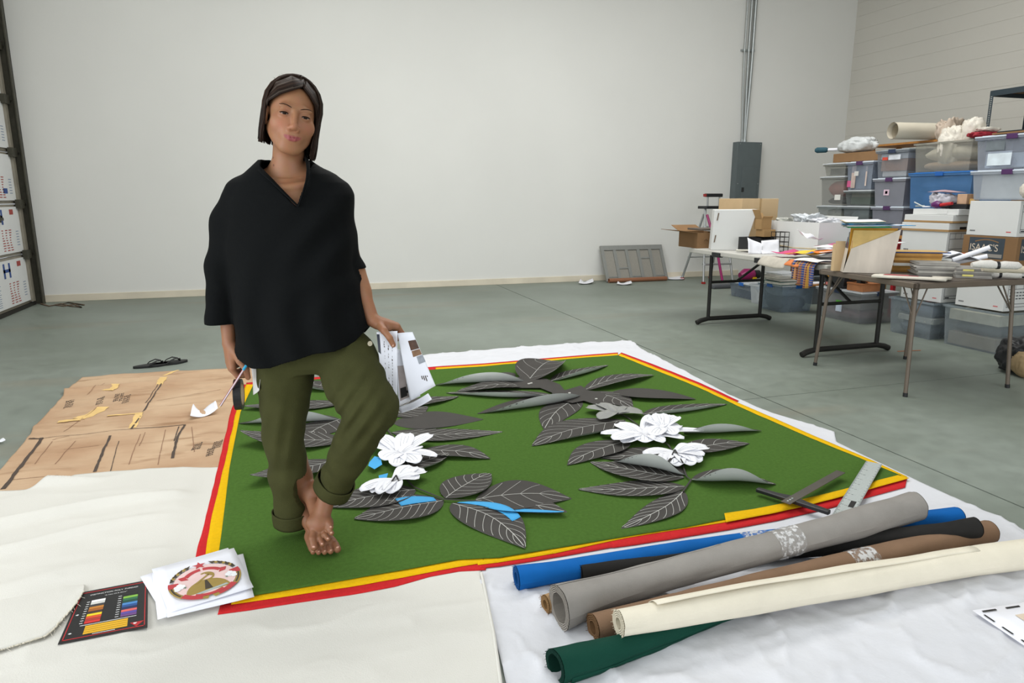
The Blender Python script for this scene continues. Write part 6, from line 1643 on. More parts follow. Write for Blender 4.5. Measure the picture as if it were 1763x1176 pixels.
class Field:
    """signed distance field on a tensor grid, blended smoothly, meshed with surface nets"""
    def __init__(s, xs, ys, zs):
        s.ax = (xs, ys, zs); s.D = np.full((len(xs), len(ys), len(zs)), 1.0, np.float32)

    def sl(s, lo, hi):
        r = []
        for a, l, h in zip(s.ax, lo, hi):
            i0 = max(0, int(np.searchsorted(a, l)) - 1); i1 = min(len(a), int(np.searchsorted(a, h)) + 1); r.append(slice(i0, max(i0 + 1, i1)))
        return tuple(r)

    def xyz(s, q):
        return s.ax[0][q[0]][:, None, None], s.ax[1][q[1]][None, :, None], s.ax[2][q[2]][None, None, :]

    def put(s, q, d, k, mode='u'):
        A = s.D[q]; d = d.astype(np.float32)
        if mode == 'u':
            if k > 0:
                h = np.clip(.5 + .5 * (A - d) / k, 0, 1); s.D[q] = A + (d - A) * h - k * h * (1 - h)
            else: s.D[q] = np.minimum(A, d)
        else:
            d = -d
            if k > 0:
                h = np.clip(.5 - .5 * (A - d) / k, 0, 1); s.D[q] = A + (d - A) * h + k * h * (1 - h)
            else: s.D[q] = np.maximum(A, d)

    def cone(s, a, b_, ra, rb, k=.01, mode='u'):
        a, b_ = np.array(a, np.float32), np.array(b_, np.float32); m = max(ra, rb) + k * 2 + .012
        q = s.sl(np.minimum(a, b_) - m, np.maximum(a, b_) + m); X, Y, Z = s.xyz(q); ba = b_ - a; L2 = float(ba @ ba) + 1e-9
        t = np.clip(((X - a[0]) * ba[0] + (Y - a[1]) * ba[1] + (Z - a[2]) * ba[2]) / L2, 0, 1)
        d = np.sqrt((X - a[0] - ba[0] * t) ** 2 + (Y - a[1] - ba[1] * t) ** 2 + (Z - a[2] - ba[2] * t) ** 2) - (ra + (rb - ra) * t)
        s.put(q, d, k, mode)

    def chain(s, pts, rad, k=.01):
        for i in range(len(pts) - 1): s.cone(pts[i], pts[i + 1], rad[i], rad[i + 1], k)

    def ell(s, c, r, R_=None, k=.01, mode='u'):
        c, r = np.array(c, np.float32), np.array(r, np.float32); m = float(max(r)) + k * 2 + .012
        q = s.sl(c - m, c + m); X, Y, Z = s.xyz(q); X, Y, Z = X - c[0], Y - c[1], Z - c[2]
        if R_ is not None:
            X, Y, Z = (R_[0][0] * X + R_[0][1] * Y + R_[0][2] * Z, R_[1][0] * X + R_[1][1] * Y + R_[1][2] * Z, R_[2][0] * X + R_[2][1] * Y + R_[2][2] * Z)
        k0 = np.sqrt((X / r[0]) ** 2 + (Y / r[1]) ** 2 + (Z / r[2]) ** 2); k1 = np.sqrt((X / r[0] ** 2) ** 2 + (Y / r[1] ** 2) ** 2 + (Z / r[2] ** 2) ** 2) + 1e-6
        s.put(q, k0 * (k0 - 1) / k1, k, mode)

    def stack(s, zz, cx, cy, a, b_, k=.01, p=2.0):
        """elliptic sections along z (ascending)"""
        q = s.sl((min(np.array(cx) - a) - .03, min(np.array(cy) - b_) - .03, zz[0] - .02), (max(np.array(cx) + a) + .03, max(np.array(cy) + b_) + .03, zz[-1] + .02))
        X, Y, Z = s.xyz(q); z1 = s.ax[2][q[2]]
        I = lambda v: np.interp(z1, zz, v)[None, None, :]
        A, B_ = I(a), I(b_); d = ((np.abs((X - I(cx)) / A) ** p + np.abs((Y - I(cy)) / B_) ** p) ** (1 / p) - 1) * np.minimum(A, B_)
        d = np.maximum(d, np.maximum(zz[0] - Z, Z - zz[-1])); s.put(q, d, k)

    def mesh(s):
        D = s.D; xs, ys, zs = s.ax; S = D < 0
        nx, ny, nz = D.shape
        c = np.zeros((nx - 1, ny - 1, nz - 1), np.int8)
        for i in (0, 1):
            for j in (0, 1):
                for k in (0, 1): c += S[i:nx - 1 + i, j:ny - 1 + j, k:nz - 1 + k]
        act = (c > 0) & (c < 8); idx = np.argwhere(act); n = len(idx)
        mp = np.full(act.shape, -1, np.int32); mp[act] = np.arange(n)
        I, J, K = idx.T; V = np.zeros((n, 3)); cnt = np.zeros(n)
        val = {(i, j, k): D[I + i, J + j, K + k].astype(float) for i in (0, 1) for j in (0, 1) for k in (0, 1)}
        for e in range(3):
            for p in (0, 1):
                for r in (0, 1):
                    a = [0, 0, 0]; b_ = [0, 0, 0]; o = [q for q in range(3) if q != e]
                    a[o[0]] = b_[o[0]] = p; a[o[1]] = b_[o[1]] = r; b_[e] = 1
                    va, vb = val[tuple(a)], val[tuple(b_)]; m = (va < 0) != (vb < 0)
                    t = np.where(m, va / np.where(m, va - vb, 1), 0)
                    for q, (ax_, ii) in enumerate(zip((xs, ys, zs), (I, J, K))):
                        lo = ax_[ii + a[q]]; hi = ax_[ii + b_[q]]; V[:, q] += np.where(m, lo + (hi - lo) * t, 0)
                    cnt += m
        V /= cnt[:, None]
        F = []
        for e in range(3):
            sl0 = [slice(None)] * 3; sl1 = [slice(None)] * 3; sl0[e] = slice(0, -1); sl1[e] = slice(1, None)
            A, B_ = S[tuple(sl0)], S[tuple(sl1)]; E_ = np.argwhere(A != B_); o = [q for q in range(3) if q != e]
            ok = (E_[:, o[0]] > 0) & (E_[:, o[1]] > 0) & (E_[:, o[0]] < D.shape[o[0]] - 1) & (E_[:, o[1]] < D.shape[o[1]] - 1); E_ = E_[ok]
            def g(d0, d1):
                q = E_.copy(); q[:, o[0]] += d0; q[:, o[1]] += d1; return mp[q[:, 0], q[:, 1], q[:, 2]]
            Q = np.stack([g(-1, -1), g(0, -1), g(0, 0), g(-1, 0)], 1)
            ins = A[E_[:, 0], E_[:, 1], E_[:, 2]]; fl = ins if e != 1 else ~ins
            Q[~fl] = Q[~fl][:, ::-1]; F.append(Q)
        return V, np.concatenate(F)


def np_mesh(name, V, F, mats, parent, cols=None, origin=None):
    me = bpy.data.meshes.new(name); n = len(V); m = len(F)
    me.vertices.add(n); me.vertices.foreach_set('co', np.asarray(V, np.float32).ravel())
    me.loops.add(m * 4); me.loops.foreach_set('vertex_index', np.asarray(F, np.int32).ravel())
    me.polygons.add(m); me.polygons.foreach_set('loop_start', np.arange(0, m * 4, 4, dtype=np.int32)); me.polygons.foreach_set('loop_total', np.full(m, 4, np.int32))
    me.polygons.foreach_set('use_smooth', np.ones(m, bool)); me.update(calc_edges=True); me.validate()
    if cols is not None:
        at = me.color_attributes.new('Col', 'FLOAT_COLOR', 'POINT'); at.data.foreach_set('color', np.asarray(np.c_[cols, np.ones(n)], np.float32).ravel())
    for mt in (mats if isinstance(mats, list) else [mats]): me.materials.append(mt)
    o = bpy.data.objects.new(name, me); COL.objects.link(o); o.parent = parent
    return o


# ---------------------------------------------------------------- skeleton (local: u right in photo, v away, z up)
psi, rho = math.radians(24), math.radians(11)
hf = np.array([math.sin(psi), -math.cos(psi), 0]); hl = np.array([math.cos(psi), math.sin(psi), 0]); hu = np.array([0, 0, 1.0])
hl, hu = math.cos(rho) * hl - math.sin(rho) * hu, math.cos(rho) * hu + math.sin(rho) * hl
ptc = math.radians(-3); hf, hu = math.cos(ptc) * hf + math.sin(ptc) * hu, math.cos(ptc) * hu - math.sin(ptc) * hf
HE = P(507.5, 199, -.085); HC = HE - hf * .078
HR = np.array([hl, hf, hu])


def hp(x, y, z): return HC + hl * x + hf * y + hu * z


body = Field(axis((-.37, -.13, .0035), (-.13, .12, .0019), (.12, .40, .0035)), axis((-.26, -.14, .0032), (-.14, .075, .0019), (.075, .17, .004)),
             axis((-.005, .30, .0028), (.30, .56, .006), (.56, .86, .0028), (.86, 1.34, .005), (1.34, 1.63, .0019)))
B = body
# torso and limbs
tz_ = [.70, .73, .78, .90, 1.02, 1.14, 1.22, 1.275, 1.30]
B.stack(tz_, [.02, .015, .0, -.02, -.035, -.042, -.045, -.047, -.047], [.03] * 9, [.12, .145, .14, .12, .125, .14, .15, .13, .08], [.09, .10, .095, .085, .09, .10, .108, .093, .075], .03)
NB = np.array([-.045, .022, 1.305])
B.cone(NB, hp(0, -.022, -.055), .052, .047, .02)
B.cone(NB + [0, .01, .015], [-.18, .02, 1.258], .045, .042, .03); B.cone(NB + [0, .01, .015], [.085, .02, 1.258], .045, .042, .03)
for sg, ux in ((-1, -.155), (1, .07)):
    B.cone([-.045 + sg * .014, -.066, 1.272], [ux, -.03, 1.288], .008, .009, .022)     # collar bones
# right arm (left in the photo)
RS, RE, RW_ = np.array([-.195, .02, 1.25]), P(388, 462, .03), P(395, 590, -.01)
B.chain([RS, RE, RW_], [.046, .036, .023], .015); B.cone(RE + (RW_ - RE) * .12, RE + (RW_ - RE) * .45, .035, .031, .02)
LS, LE, LW = np.array([.098, .02, 1.25]), P(607, 462, .07), P(641, 551, .01)
B.chain([LS, LE, LW], [.046, .035, .023], .015); B.cone(LE + (LW - LE) * .12, LE + (LW - LE) * .45, .034, .031, .02)
# legs
RH, RK, RA = np.array([-.075, .03, .68]), P(489, 738, .0), np.array([-.082, .048, .115])
B.chain([RH, RK, RA + [0, 0, .12], RA], [.085, .055, .042, .034], .02)
LH, LK, LA = np.array([.095, .02, .68]), P(646, 706, -.12), np.array([.040, .0, .235])
B.chain([LH, LK], [.085, .058], .02); B.chain([LK, LK + (LA - LK) * .35, LA], [.055, .052, .034], .02)
# right foot, flat on the cloth
fd = np.array([.52, -.85, 0]); fd /= np.linalg.norm(fd); fw_ = np.array([.85, .52, 0]) / np.hypot(.85, .52)
FH = np.array([-.072, .068, .052]); FC = np.array([.018, -.078, .05])
B.cone(RA, FH + [0, 0, -.0], .033, .027, .02); B.cone(RA + [.005, -.012, 0], FC + [-.01, .016, .002], .033, .021, .025); B.cone(FH, FC, .026, .02, .02)
for sgn_, r_ in ((1, .021), (.35, .02), (-.35, .018), (-1, .017)): B.cone(FC - fd * .05 + fw_ * .022 * sgn_ + [0, 0, .0], FC + fd * .02 + fw_ * .032 * sgn_ + [0, 0, -.008], .022, r_, .012)
for k, (w_, l_, r_) in enumerate(((.040, .058, .0135), (.016, .062, .0098), (-.003, .056, .0092), (-.021, .047, .0088), (-.037, .035, .0085))):
    a = FC + fw_ * w_ * .95 + fd * .018 + [0, 0, -.012]; m_ = FC + fw_ * w_ + fd * (l_ * .68) + [0, 0, -.008]; e = FC + fw_ * w_ * 1.02 + fd * l_ + [0, 0, -.016]
    B.chain([a, m_, e], [r_ * 1.05, r_ * .92, r_], .004)
# ankle bones
B.ell(RA + [.028, -.008, .0], (.012, .012, .014), None, .012)
# left foot, heel raised, toes resting on the right foot
LHh = P(531, 846, .03); LB = P(551, 905, -.085)
B.cone(LA, LHh, .033, .026, .025); B.cone(LA + [.0, -.015, -.01], LB, .034, .026, .025); B.cone(LHh, LB, .022, .022, .025)
tb = [(541, 912), (549, 912), (556, 909), (561, 904), (564, 897)]; tm = [(538, 928), (550, 927), (559, 921), (566, 912), (568, 904)]; te = [(541, 942), (555, 937), (565, 928), (571, 918), (570, 908)]
for k in range(5):
    r_ = (.0132, .0096, .0092, .0088, .0084)[k]; dv0 = -.10 + .006 * k; dv1 = -.132 + .008 * k; dv2 = -.145 + .009 * k
    B.chain([P(*tb[k], dv0), P(*tm[k], dv1), P(*te[k], dv2)], [r_ * 1.1, r_ * .95, r_], .005)
B.ell(LA + [.02, -.028, .004], (.013, .013, .013), None, .012); B.cone(LB + [-.03, 0, .01], LB + [.028, .0, .012], .02, .017, .02)


def hand(wr, X, T, scale, curls, thumb, spread=.10):
    """X finger direction, T towards the thumb; returns finger tip points"""
    X = np.array(X, float); X /= np.linalg.norm(X); T = np.array(T, float); T -= X * (T @ X); T /= np.linalg.norm(T); N_ = np.cross(X, T)
    if N_ @ hand.dorsal < 0: N_ = -N_
    pt = lambda x, y, z: np.array(wr) + scale * (X * x + T * y + N_ * z)
    mc = [(.088, .027), (.093, .008), (.088, -.011), (.079, -.028)]; ln = [.070, .078, .072, .057]; rd = [.0092, .0094, .0090, .0080]
    for i, (x, y) in enumerate(mc):
        B.cone(pt(.006, y * .5, 0), pt(x * .96, y, -.002), .0165, .0125, .012)
    B.cone(pt(.02, .0, -.008), pt(.06, -.02, -.010), .016, .013, .012); B.cone(pt(.015, .014, -.008), pt(.05, .026, -.012), .016, .014, .012)
    tips = []
    for i, (x, y) in enumerate(mc):
        p = pt(x, y, 0); an = 0; L = ln[i] * scale; r = rd[i] * scale
        pts = [p]
        for f_, c_ in zip((.46, .30, .24), curls[i]):
            an += c_; sp = spread * (1.5 - i) / 1.5 * .5
            dr = X * math.cos(an) - N_ * math.sin(an) + T * sp * math.cos(an); pts.append(pts[-1] + dr * L * f_ / np.linalg.norm(dr))
        B.chain(pts, [r * 1.08, r * 1.0, r * .93, r * .82], .004); tips.append(pts)
    B.cone(pt(.018, .022, -.008), thumb[0], .0165, .0125 * scale, .01); B.chain(thumb, [.0118 * scale, .0105 * scale, .0092 * scale], .004)
    return tips, pt


hand.dorsal = np.array([0, .35, .95])
LX = P(676, 558, .055) - LW
ltips, lpt = hand(LW, LX, (.0, -1, .1), .98, [(.75, 1.15, .6), (.85, 1.2, .6), (.95, 1.2, .6), (1.0, 1.2, .6)], [P(661, 569, -.035), P(671, 582, -.045), P(677, 594, -.042)])
hand.dorsal = np.array([-.85, -.5, 0])
rtips, rpt = hand(RW_, P(397, 640, -.01) - RW_, (.55, -.82, 0), .98, [(.55, 1.0, .6), (.65, 1.15, .7), (.75, 1.2, .7), (.8, 1.25, .7)], [P(413, 622, -.055), P(424, 636, -.06), P(427, 650, -.055)])
# head
B.ell(hp(0, -.014, .030), (.0735, .092, .082), HR, 0.0); B.ell(hp(0, .024, -.035), (.058, .066, .074), HR, .03)
B.ell(hp(0, .066, -.099), (.020, .017, .014), HR, .022)
for sg in (-1, 1):
    B.cone(hp(sg * .054, .0, -.048), hp(sg * .018, .060, -.096), .017, .016, .028)
    B.ell(hp(sg * .038, .054, -.030), (.026, .020, .022), HR, .03)
    B.ell(hp(sg * .027, .0755, .021), (.023, .009, .008), HR, .016)
    B.ell(hp(sg * .0315, .096, .000), (.018, .012, .011), HR, .012, 's')
    B.ell(hp(sg * .0315, .0745, .000), (.0165, .0145, .0135), HR, .006)
    B.ell(hp(sg * .0315, .090, -.0012), (.0130, .014, .0022), HR, .002, 's')
    B.ell(hp(sg * .0770, -.010, -.012), (.0065, .017, .030), HR, .006); B.ell(hp(sg * .0815, -.006, -.008), (.004, .009, .017), HR, .004, 's')
    B.ell(hp(sg * .0118, .0975, -.0405), (.0082, .0095, .0070), HR, .006); B.ell(hp(sg * .0075, .103, -.0465), (.0035, .005, .003), HR, .003, 's')
for sg in (-1, 1): B.cone(hp(sg * .018, .0935, -.040), hp(sg * .032, .080, -.064), .0012, .0016, .005, 's')
B.cone(hp(0, .086, .008), hp(0, .103, -.032), .0075, .0088, .010); B.ell(hp(0, .1055, -.036), (.0098, .0085, .0080), HR, .006)
B.ell(hp(0, .0775, -.064), (.030, .018, .021), HR, .02)
lipU = [hp(-.0270, .0810, -.0612), hp(-.010, .0935, -.0642), hp(0, .0950, -.0655), hp(.010, .0935, -.0642), hp(.0270, .0810, -.0612)]
B.chain(lipU, [.0012, .0030, .0028, .0030, .0012], .004); B.chain([hp(-.021, .0845, -.0670), hp(-.008, .0930, -.0728), hp(.008, .0930, -.0728), hp(.021, .0845, -.0670)], [.0018, .0042, .0042, .0018], .004)
B.cone(hp(-.028, .0850, -.0622), hp(0, .0990, -.0688), .0012, .0010, .002, 's'); B.cone(hp(0, .0990, -.0688), hp(.028, .0850, -.0622), .0010, .0012, .002, 's')
V, F = body.mesh()
# skin tones: lips, cheeks, nails belong to the skin itself
rel = (V - HC); hx, hy, hz = rel @ hl, rel @ hf, rel @ hu
skin = np.array(lin('#93674a')); col = np.tile(skin, (len(V), 1))
def blend(mask, c): 
    global col
    col = col * (1 - mask[:, None]) + np.array(lin(c)) * mask[:, None]
gs = lambda d, s_: np.exp(-(d / s_) ** 2)
face = (hy > .03)
blend(.35 * face * gs(np.hypot(np.abs(hx) - .036, hz + .032), .022), '#b56a55'); blend(.25 * face * gs(np.hypot(hx, hz + .037), .014), '#b06a52')
smile = hz - 9.0 * hx ** 2 + .0012; lipm = face * (hy > .070) * np.clip((1 - np.hypot(hx / .0285, (smile + .0695) / .0092)) / .2, 0, 1); blend(lipm * .85, '#8c3f47')
blend(.5 * face * gs(np.hypot((np.abs(hx) - .0315) / 1.6, hz - .000), .009), '#8f5f4a')
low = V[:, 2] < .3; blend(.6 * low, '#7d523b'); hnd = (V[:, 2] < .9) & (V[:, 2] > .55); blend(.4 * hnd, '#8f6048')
# moles on the neck
for (px, py) in ((473, 272), (475, 285)):
    q = V - HC; m0 = P(px, py, 0.0); dd = np.hypot(V[:, 0] - m0[0] - .0, V[:, 2] - m0[2]); blend(((dd < .0032) & (V[:, 1] < .0)) * .8, '#5a3424')
ms = bpy.data.materials.new('skin'); ms.use_nodes = True; b = ms.node_tree.nodes['Principled BSDF']; b.inputs['Roughness'].default_value = .5; b.inputs['Specular IOR Level'].default_value = .35
b.inputs['Subsurface Weight'].default_value = .12; b.inputs['Subsurface Radius'].default_value = (1, .4, .25); b.inputs['Subsurface Scale'].default_value = .006
ca_ = ms.node_tree.nodes.new('ShaderNodeVertexColor'); ca_.layer_name = 'Col'; nz = ms.node_tree.nodes.new('ShaderNodeTexNoise'); nz.inputs['Scale'].default_value = 45; nz.inputs['Detail'].default_value = 5
mxn = ms.node_tree.nodes.new('ShaderNodeMixRGB'); mxn.blend_type = 'OVERLAY'; mxn.inputs[0].default_value = .12
tcn = ms.node_tree.nodes.new('ShaderNodeTexCoord'); ms.node_tree.links.new(tcn.outputs['Object'], nz.inputs['Vector'])
ms.node_tree.links.new(ca_.outputs[0], mxn.inputs[1]); ms.node_tree.links.new(nz.outputs['Color'], mxn.inputs[2]); ms.node_tree.links.new(mxn.outputs[0], b.inputs['Base Color'])
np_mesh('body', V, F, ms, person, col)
# eyes, brows, nails
m_eyew = M('eye_white', '#a2958b', r=.5, var=.02, spec=.15); m_iris = M('iris_brown', '#1c110b', r=.5, spec=.15); m_brow = M('brow_hair', '#2a1c14', r=.8, spec=.1)
for sg in (-1, 1):
    mb = MB(); c = hp(sg * .0315, .0745, -.0005); mb.ellipsoid(c, (.0125, .0125, .0125), nu=20, nv=14); e_ = mb.build('eye', m_eyew, person)
    gaze = hp(0, 1.0, -.02) - hp(0, 0, 0); gaze = gaze / np.linalg.norm(gaze); mb = MB(); mb.ellipsoid(c + gaze * .0068, (.0074, .0074, .0074), nu=14, nv=9); mb.build('iris', m_iris, e_)
    mb = MB(); mb.tube([hp(sg * (.0315 + x), .0885 - abs(x) * .22 - .004 * (abs(x) / .014) ** 2, .0022 - 14 * x * x + .0006) for x in np.linspace(-.0135, .0145, 9)], [.0010, .0018, .0022, .0024, .0024, .0024, .0023, .0020, .0012], n=6); mb.build('lash_line', m_brow, person)
    mb = MB(); xs_ = np.linspace(.013, .050, 9); mb.tube([hp(sg * x, .0945 - 9.5 * (x - .012) ** 2, .0195 + .0065 * math.sin(math.pi * (x - .013) / .05) - .10 * max(0, x - .040)) for x in xs_], [.0012, .0022, .0025, .0025, .0023, .0020, .0017, .0012, .0007], n=6, flat=.6); mb.build('eyebrow', m_brow, person)
m_nail = M('nail', '#c79a86', r=.35)
for pts in [ltips[0], ltips[1]] + [t for t in rtips[:2]]:
    pass
for k in range(5):
    mb = MB(); c = P(*te[k], -.145 + .009 * k) + np.array([.001, -.006 if k else -.009, .005]); mb.ellipsoid(c, (.0062 if k == 0 else .0042, .0035, .005 if k == 0 else .0036), nu=10, nv=6); mb.build('toenail', m_nail, person)
for (w_, l_, r_) in ((.040, .058, .0135), (.016, .062, .0098), (-.003, .056, .0092), (-.021, .047, .0088), (-.037, .035, .0085)):
    mb = MB(); c = FC + fw_ * w_ * 1.02 + fd * (l_ + r_ * .35) + np.array([0, 0, -.016 + r_ * .72]); mb.ellipsoid(c, (r_ * .45, r_ * .45, r_ * .22), nu=10, nv=6); mb.build('toenail', m_nail, person)
mb = MB(); tn = P(677, 594, -.042); mb.ellipsoid(tn + np.array([.0, -.0065, .001]), (.0045, .003, .006), nu=10, nv=6); mb.build('thumbnail', m_nail, person)
# ring on the hanging hand
mb = MB(); a, b2 = rtips[2][0], rtips[2][1]; c = a + (b2 - a) * .45; ax_ = (b2 - a) / np.linalg.norm(b2 - a); u_ = np.cross(ax_, [0, 0, 1.0]); u_ /= np.linalg.norm(u_); w2 = np.cross(ax_, u_)
mb.tube([c + .0098 * (u_ * math.cos(q) + w2 * math.sin(q)) for q in np.linspace(0, 2 * math.pi, 17)], .0012, n=6); mb.build('ring', M('gold', '#c9a24a', r=.25, metal=.9), person)

# ---------------------------------------------------------------- trousers
m_olive = M('olive_twill', '#3d3e23', r=.9, var=.10, vs=14, bump=.25, bs=350, spec=.12)
T = Field(axis((-.24, .34, .0038)), axis((-.29, .2, .0038)), axis((.06, .80, .0038)))
wz = [.655, .68, .72, .79]; T.stack(wz, [.012, .012, .01, .0], [.025] * 4, [.16, .18, .175, .165], [.10, .118, .118, .11], .02)
RKt, RCt = P(488, 742, .0), P(502, 893, .02)
T.chain([P(491, 618, .02), P(491, 655, .01), P(490, 700, .0), RKt, P(496, 815, .01), RCt], [.10, .094, .079, .071, .064, .056], .018)
LCt = P(574, 838, -.01); LKt = P(640, 703, -.11)
T.chain([P(597, 618, .0), P(611, 655, -.05), P(629, 690, -.09), LKt, LKt + (LCt - LKt) * .5, LCt], [.105, .102, .092, .086, .069, .060], .018)
X, Y, Z = T.ax[0][:, None, None], T.ax[1][None, :, None], T.ax[2][None, None, :]
# drag folds at the bent knee and along the straight leg
kn = np.exp(-(((X - LKt[0] + .04) / .10) ** 2 + ((Z - LKt[2] + .02) / .12) ** 2))
T.D += .007 * np.sin((Z * .8 - X * 1.1) * 95) * kn + .0025 * np.sin(X * 60 + Z * 22 + 2 * np.sin(Y * 30)) * np.exp(-((Z - .62) / .09) ** 2) + .0035 * np.sin(Z * 48 + X * 60 + 3 * np.sin(X * 25 + Y * 9)) * np.exp(-((Z - .28) / .17) ** 2) + .003 * np.sin((X - .25 * Z) * 120) * np.exp(-(((X + .09) / .08) ** 2 + ((Z - .42) / .14) ** 2))
# cuffs: rolled bands
cR = (RCt - P(494, 815, .01)); cR /= np.linalg.norm(cR); cL = (LCt - LKt); cL /= np.linalg.norm(cL)
# open the hems and hollow them
T.cone(RCt - cR * .05, RCt + cR * .2, .046, .05, .0, 's'); T.cone(LCt - cL * .05, LCt + cL * .2, .049, .053, .0, 's')
def plane_cut(Fd, c, n, lim=None):
    X, Y, Z = Fd.ax[0][:, None, None], Fd.ax[1][None, :, None], Fd.ax[2][None, None, :]
    d = (X - c[0]) * n[0] + (Y - c[1]) * n[1] + (Z - c[2]) * n[2]
    if lim is not None: d = np.where((X - c[0]) ** 2 + (Y - c[1]) ** 2 + (Z - c[2]) ** 2 < lim ** 2, d, -1)
    Fd.D = np.maximum(Fd.D, d).astype(np.float32)
plane_cut(T, RCt + cR * .012, cR, .13); plane_cut(T, LCt + cL * .014, cL, .13)
V, F = T.mesh(); tro = np_mesh('trousers', V, F, m_olive, person)
for c, n_, r in ((RCt, cR, .0625), (LCt, cL, .0665)):
    u_ = np.cross(n_, [0, 1, 0]); u_ /= np.linalg.norm(u_); w2 = np.cross(n_, u_)
    def cuff(a, b_):
        q = 2 * math.pi * a; sx = -.034 + .052 * b_; rr = r * (1 + .025 * math.sin(2 * q + 1) + .012 * math.sin(5 * q)) + .0015 * math.sin(math.pi * b_) + (.002 if b_ < .1 else 0)
        return c + n_ * (sx + .004 * math.sin(q + 1)) + rr * (u_ * math.cos(q) + w2 * math.sin(q))
    mb = MB(); mb.grid(cuff, 40, 6); mb.build('cuff', m_olive, tro, solid=.004)
mb = MB(); mb.tube([P(637, 591, -.10), P(637, 592, -.108)], .008, n=10); mb.build('button', M('brass_dull', '#b9b09a', r=.4, metal=.5), tro)

# ---------------------------------------------------------------- blouse
m_black = M('black_cotton', '#07090a', r=.85, var=.08, vs=6, bump=.12, bs=260, spec=.12)
S_ = Field(axis((-.345, .26, .0036)), axis((-.21, .2, .0036)), axis((.62, 1.40, .0036)))
SL, SR = Field(*S_.ax), Field(*S_.ax)
rows = [(648, 405, 634, .178), (600, 402, 634, .176), (565, 404, 630, .166), (520, 399, 619, .152), (470, 391, 612, .140), (420, 386, 607, .134), (370, 385, 606, .128), (335, 388, 603, .115), (315, 398, 594, .098), (300, 416, 574, .088), (289, 428, 552, .078), (281, 436, 540, .066), (275, 442, 532, .058)]
zz, cx_, a_, b_ = [], [], [], []
for (y, xl, xr, dep) in rows:
    l_, r_ = P(xl, y), P(xr, y); zz.append(l_[2]); cx_.append((l_[0] + r_[0]) / 2); a_.append((r_[0] - l_[0]) / 2); b_.append(dep)
S_.stack(zz, cx_, [.022] * len(zz), np.array(a_), np.array(b_), .02, p=2.3)
RC_ = P(384, 553, .0); RE_ = P(386, 460, .02); SL.chain([np.array([-.195, .02, 1.245]), P(397, 385, .02), RE_, RC_, RC_ + np.array([0, 0, -.05])], [.062, .060, .056, .046, .045], .03)
LC_ = P(605, 463, .06); SR.chain([np.array([.105, .02, 1.245]), P(581, 395, .04), LC_, LC_ + (LE - LS) * .1], [.055, .048, .040, .039], .03)
dt, dl, dr_ = S_.D.copy(), SL.D, SR.D
for q in (dl, dr_):
    h = np.clip(.5 + .5 * (S_.D - q) / .02, 0, 1); S_.D = S_.D + (q - S_.D) * h - .02 * h * (1 - h)
X, Y, Z = S_.ax[0][:, None, None], S_.ax[1][None, :, None], S_.ax[2][None, None, :]
env = np.clip((1.25 - Z) / .4, 0, 1)
S_.D = S_.D + .008 * env * np.sin(X * 48 + 2.2 * np.sin(Z * 9) + Y * 12) * np.exp(-((Z - .80) / .25) ** 2) + .0014 * np.sin(Z * 55 + X * 42) * np.exp(-(((X + .30) / .08) ** 2 + ((Z - .95) / .18) ** 2)) + .006 * np.sin((X * .7 - Z * .7) * 60) * np.exp(-(((X - .08) / .1) ** 2 + ((Z - 1.1) / .2) ** 2))
outer = S_.D.copy(); S_.D = np.maximum(outer, -(outer + .007)).astype(np.float32)
# curved shirt-tail hem (high at the sides, lowest left of the middle); each sleeve ends at its own cuff
hu_ = np.array([P(x, 600)[0] for x in (396, 404, 425, 455, 490, 525, 560, 595, 615, 630, 640)]); hz_ = np.array([P(x, y, -.1)[2] for x, y in ((396, 583), (404, 602), (425, 621), (455, 630), (490, 628), (525, 616), (560, 606), (595, 602), (615, 596), (630, 580), (640, 565))])
hem = np.interp(S_.ax[0], hu_, hz_)[:, None, None]
cutL, cutR = P(385, 556, 0)[2], P(618, 463, .04)[2]
cut = np.where((dl < dt) & (dl < dr_), cutL - Z, np.where((dr_ < dt) & (Z < 1.05), cutR - Z, hem - Z))
S_.D = np.maximum(S_.D, cut).astype(np.float32)
# neck opening: a wide scoop with a deep V at the front
Rv = [P(x, y, -.07) for x, y in ((440, 285), (462, 306), (515, 356), (529, 305), (527, 278))]
vu = X; vtop = Rv[2]
lu = np.interp(S_.ax[2], [vtop[2], Rv[1][2], Rv[0][2], 1.42], [vtop[0], Rv[1][0], Rv[0][0] + .004, Rv[0][0] + .004])[None, None, :]; ru = np.interp(S_.ax[2], [vtop[2], Rv[3][2], Rv[4][2], 1.42], [vtop[0], Rv[3][0], Rv[4][0], Rv[4][0]])[None, None, :]
vd = np.maximum(np.maximum(lu - X, X - ru), vtop[2] - Z); vd = np.where(Y < .015, vd, 1.0); S_.D = np.maximum(S_.D, -vd).astype(np.float32)
hole = np.sqrt(((X + .037) / .062) ** 2 + ((Y - .03) / .06) ** 2) * .06 - .06; hole = np.where(Z > 1.27, hole, 1.0); S_.D = np.maximum(S_.D, -hole).astype(np.float32)
V, F = S_.mesh(); blo = np_mesh('blouse', V, F, m_black, person)
# collar band along the opening
mb = MB()
cl = [P(442, 285, .0), P(446, 290, -.035), P(455, 299, -.062), P(466, 309, -.078), P(489, 332, -.095), P(514, 356, -.103)]; cr_ = [P(514, 356, -.103), P(521, 335, -.098), P(528, 312, -.088), P(531, 294, -.068), P(530, 280, -.035), P(527, 273, .01)]
mb.tube(cl, [.009, .011, .010, .008, .006, .004], n=8, flat=.5); mb.tube(cr_, [.004, .006, .008, .011, .013, .011], n=8, flat=.5)
mb.tube([P(442, 285, .0), P(450, 285, .07), P(480, 285, .10), P(510, 281, .07), P(527, 274, .01)], .009, n=8, flat=.5)
mb.build('collar', m_black, blo)

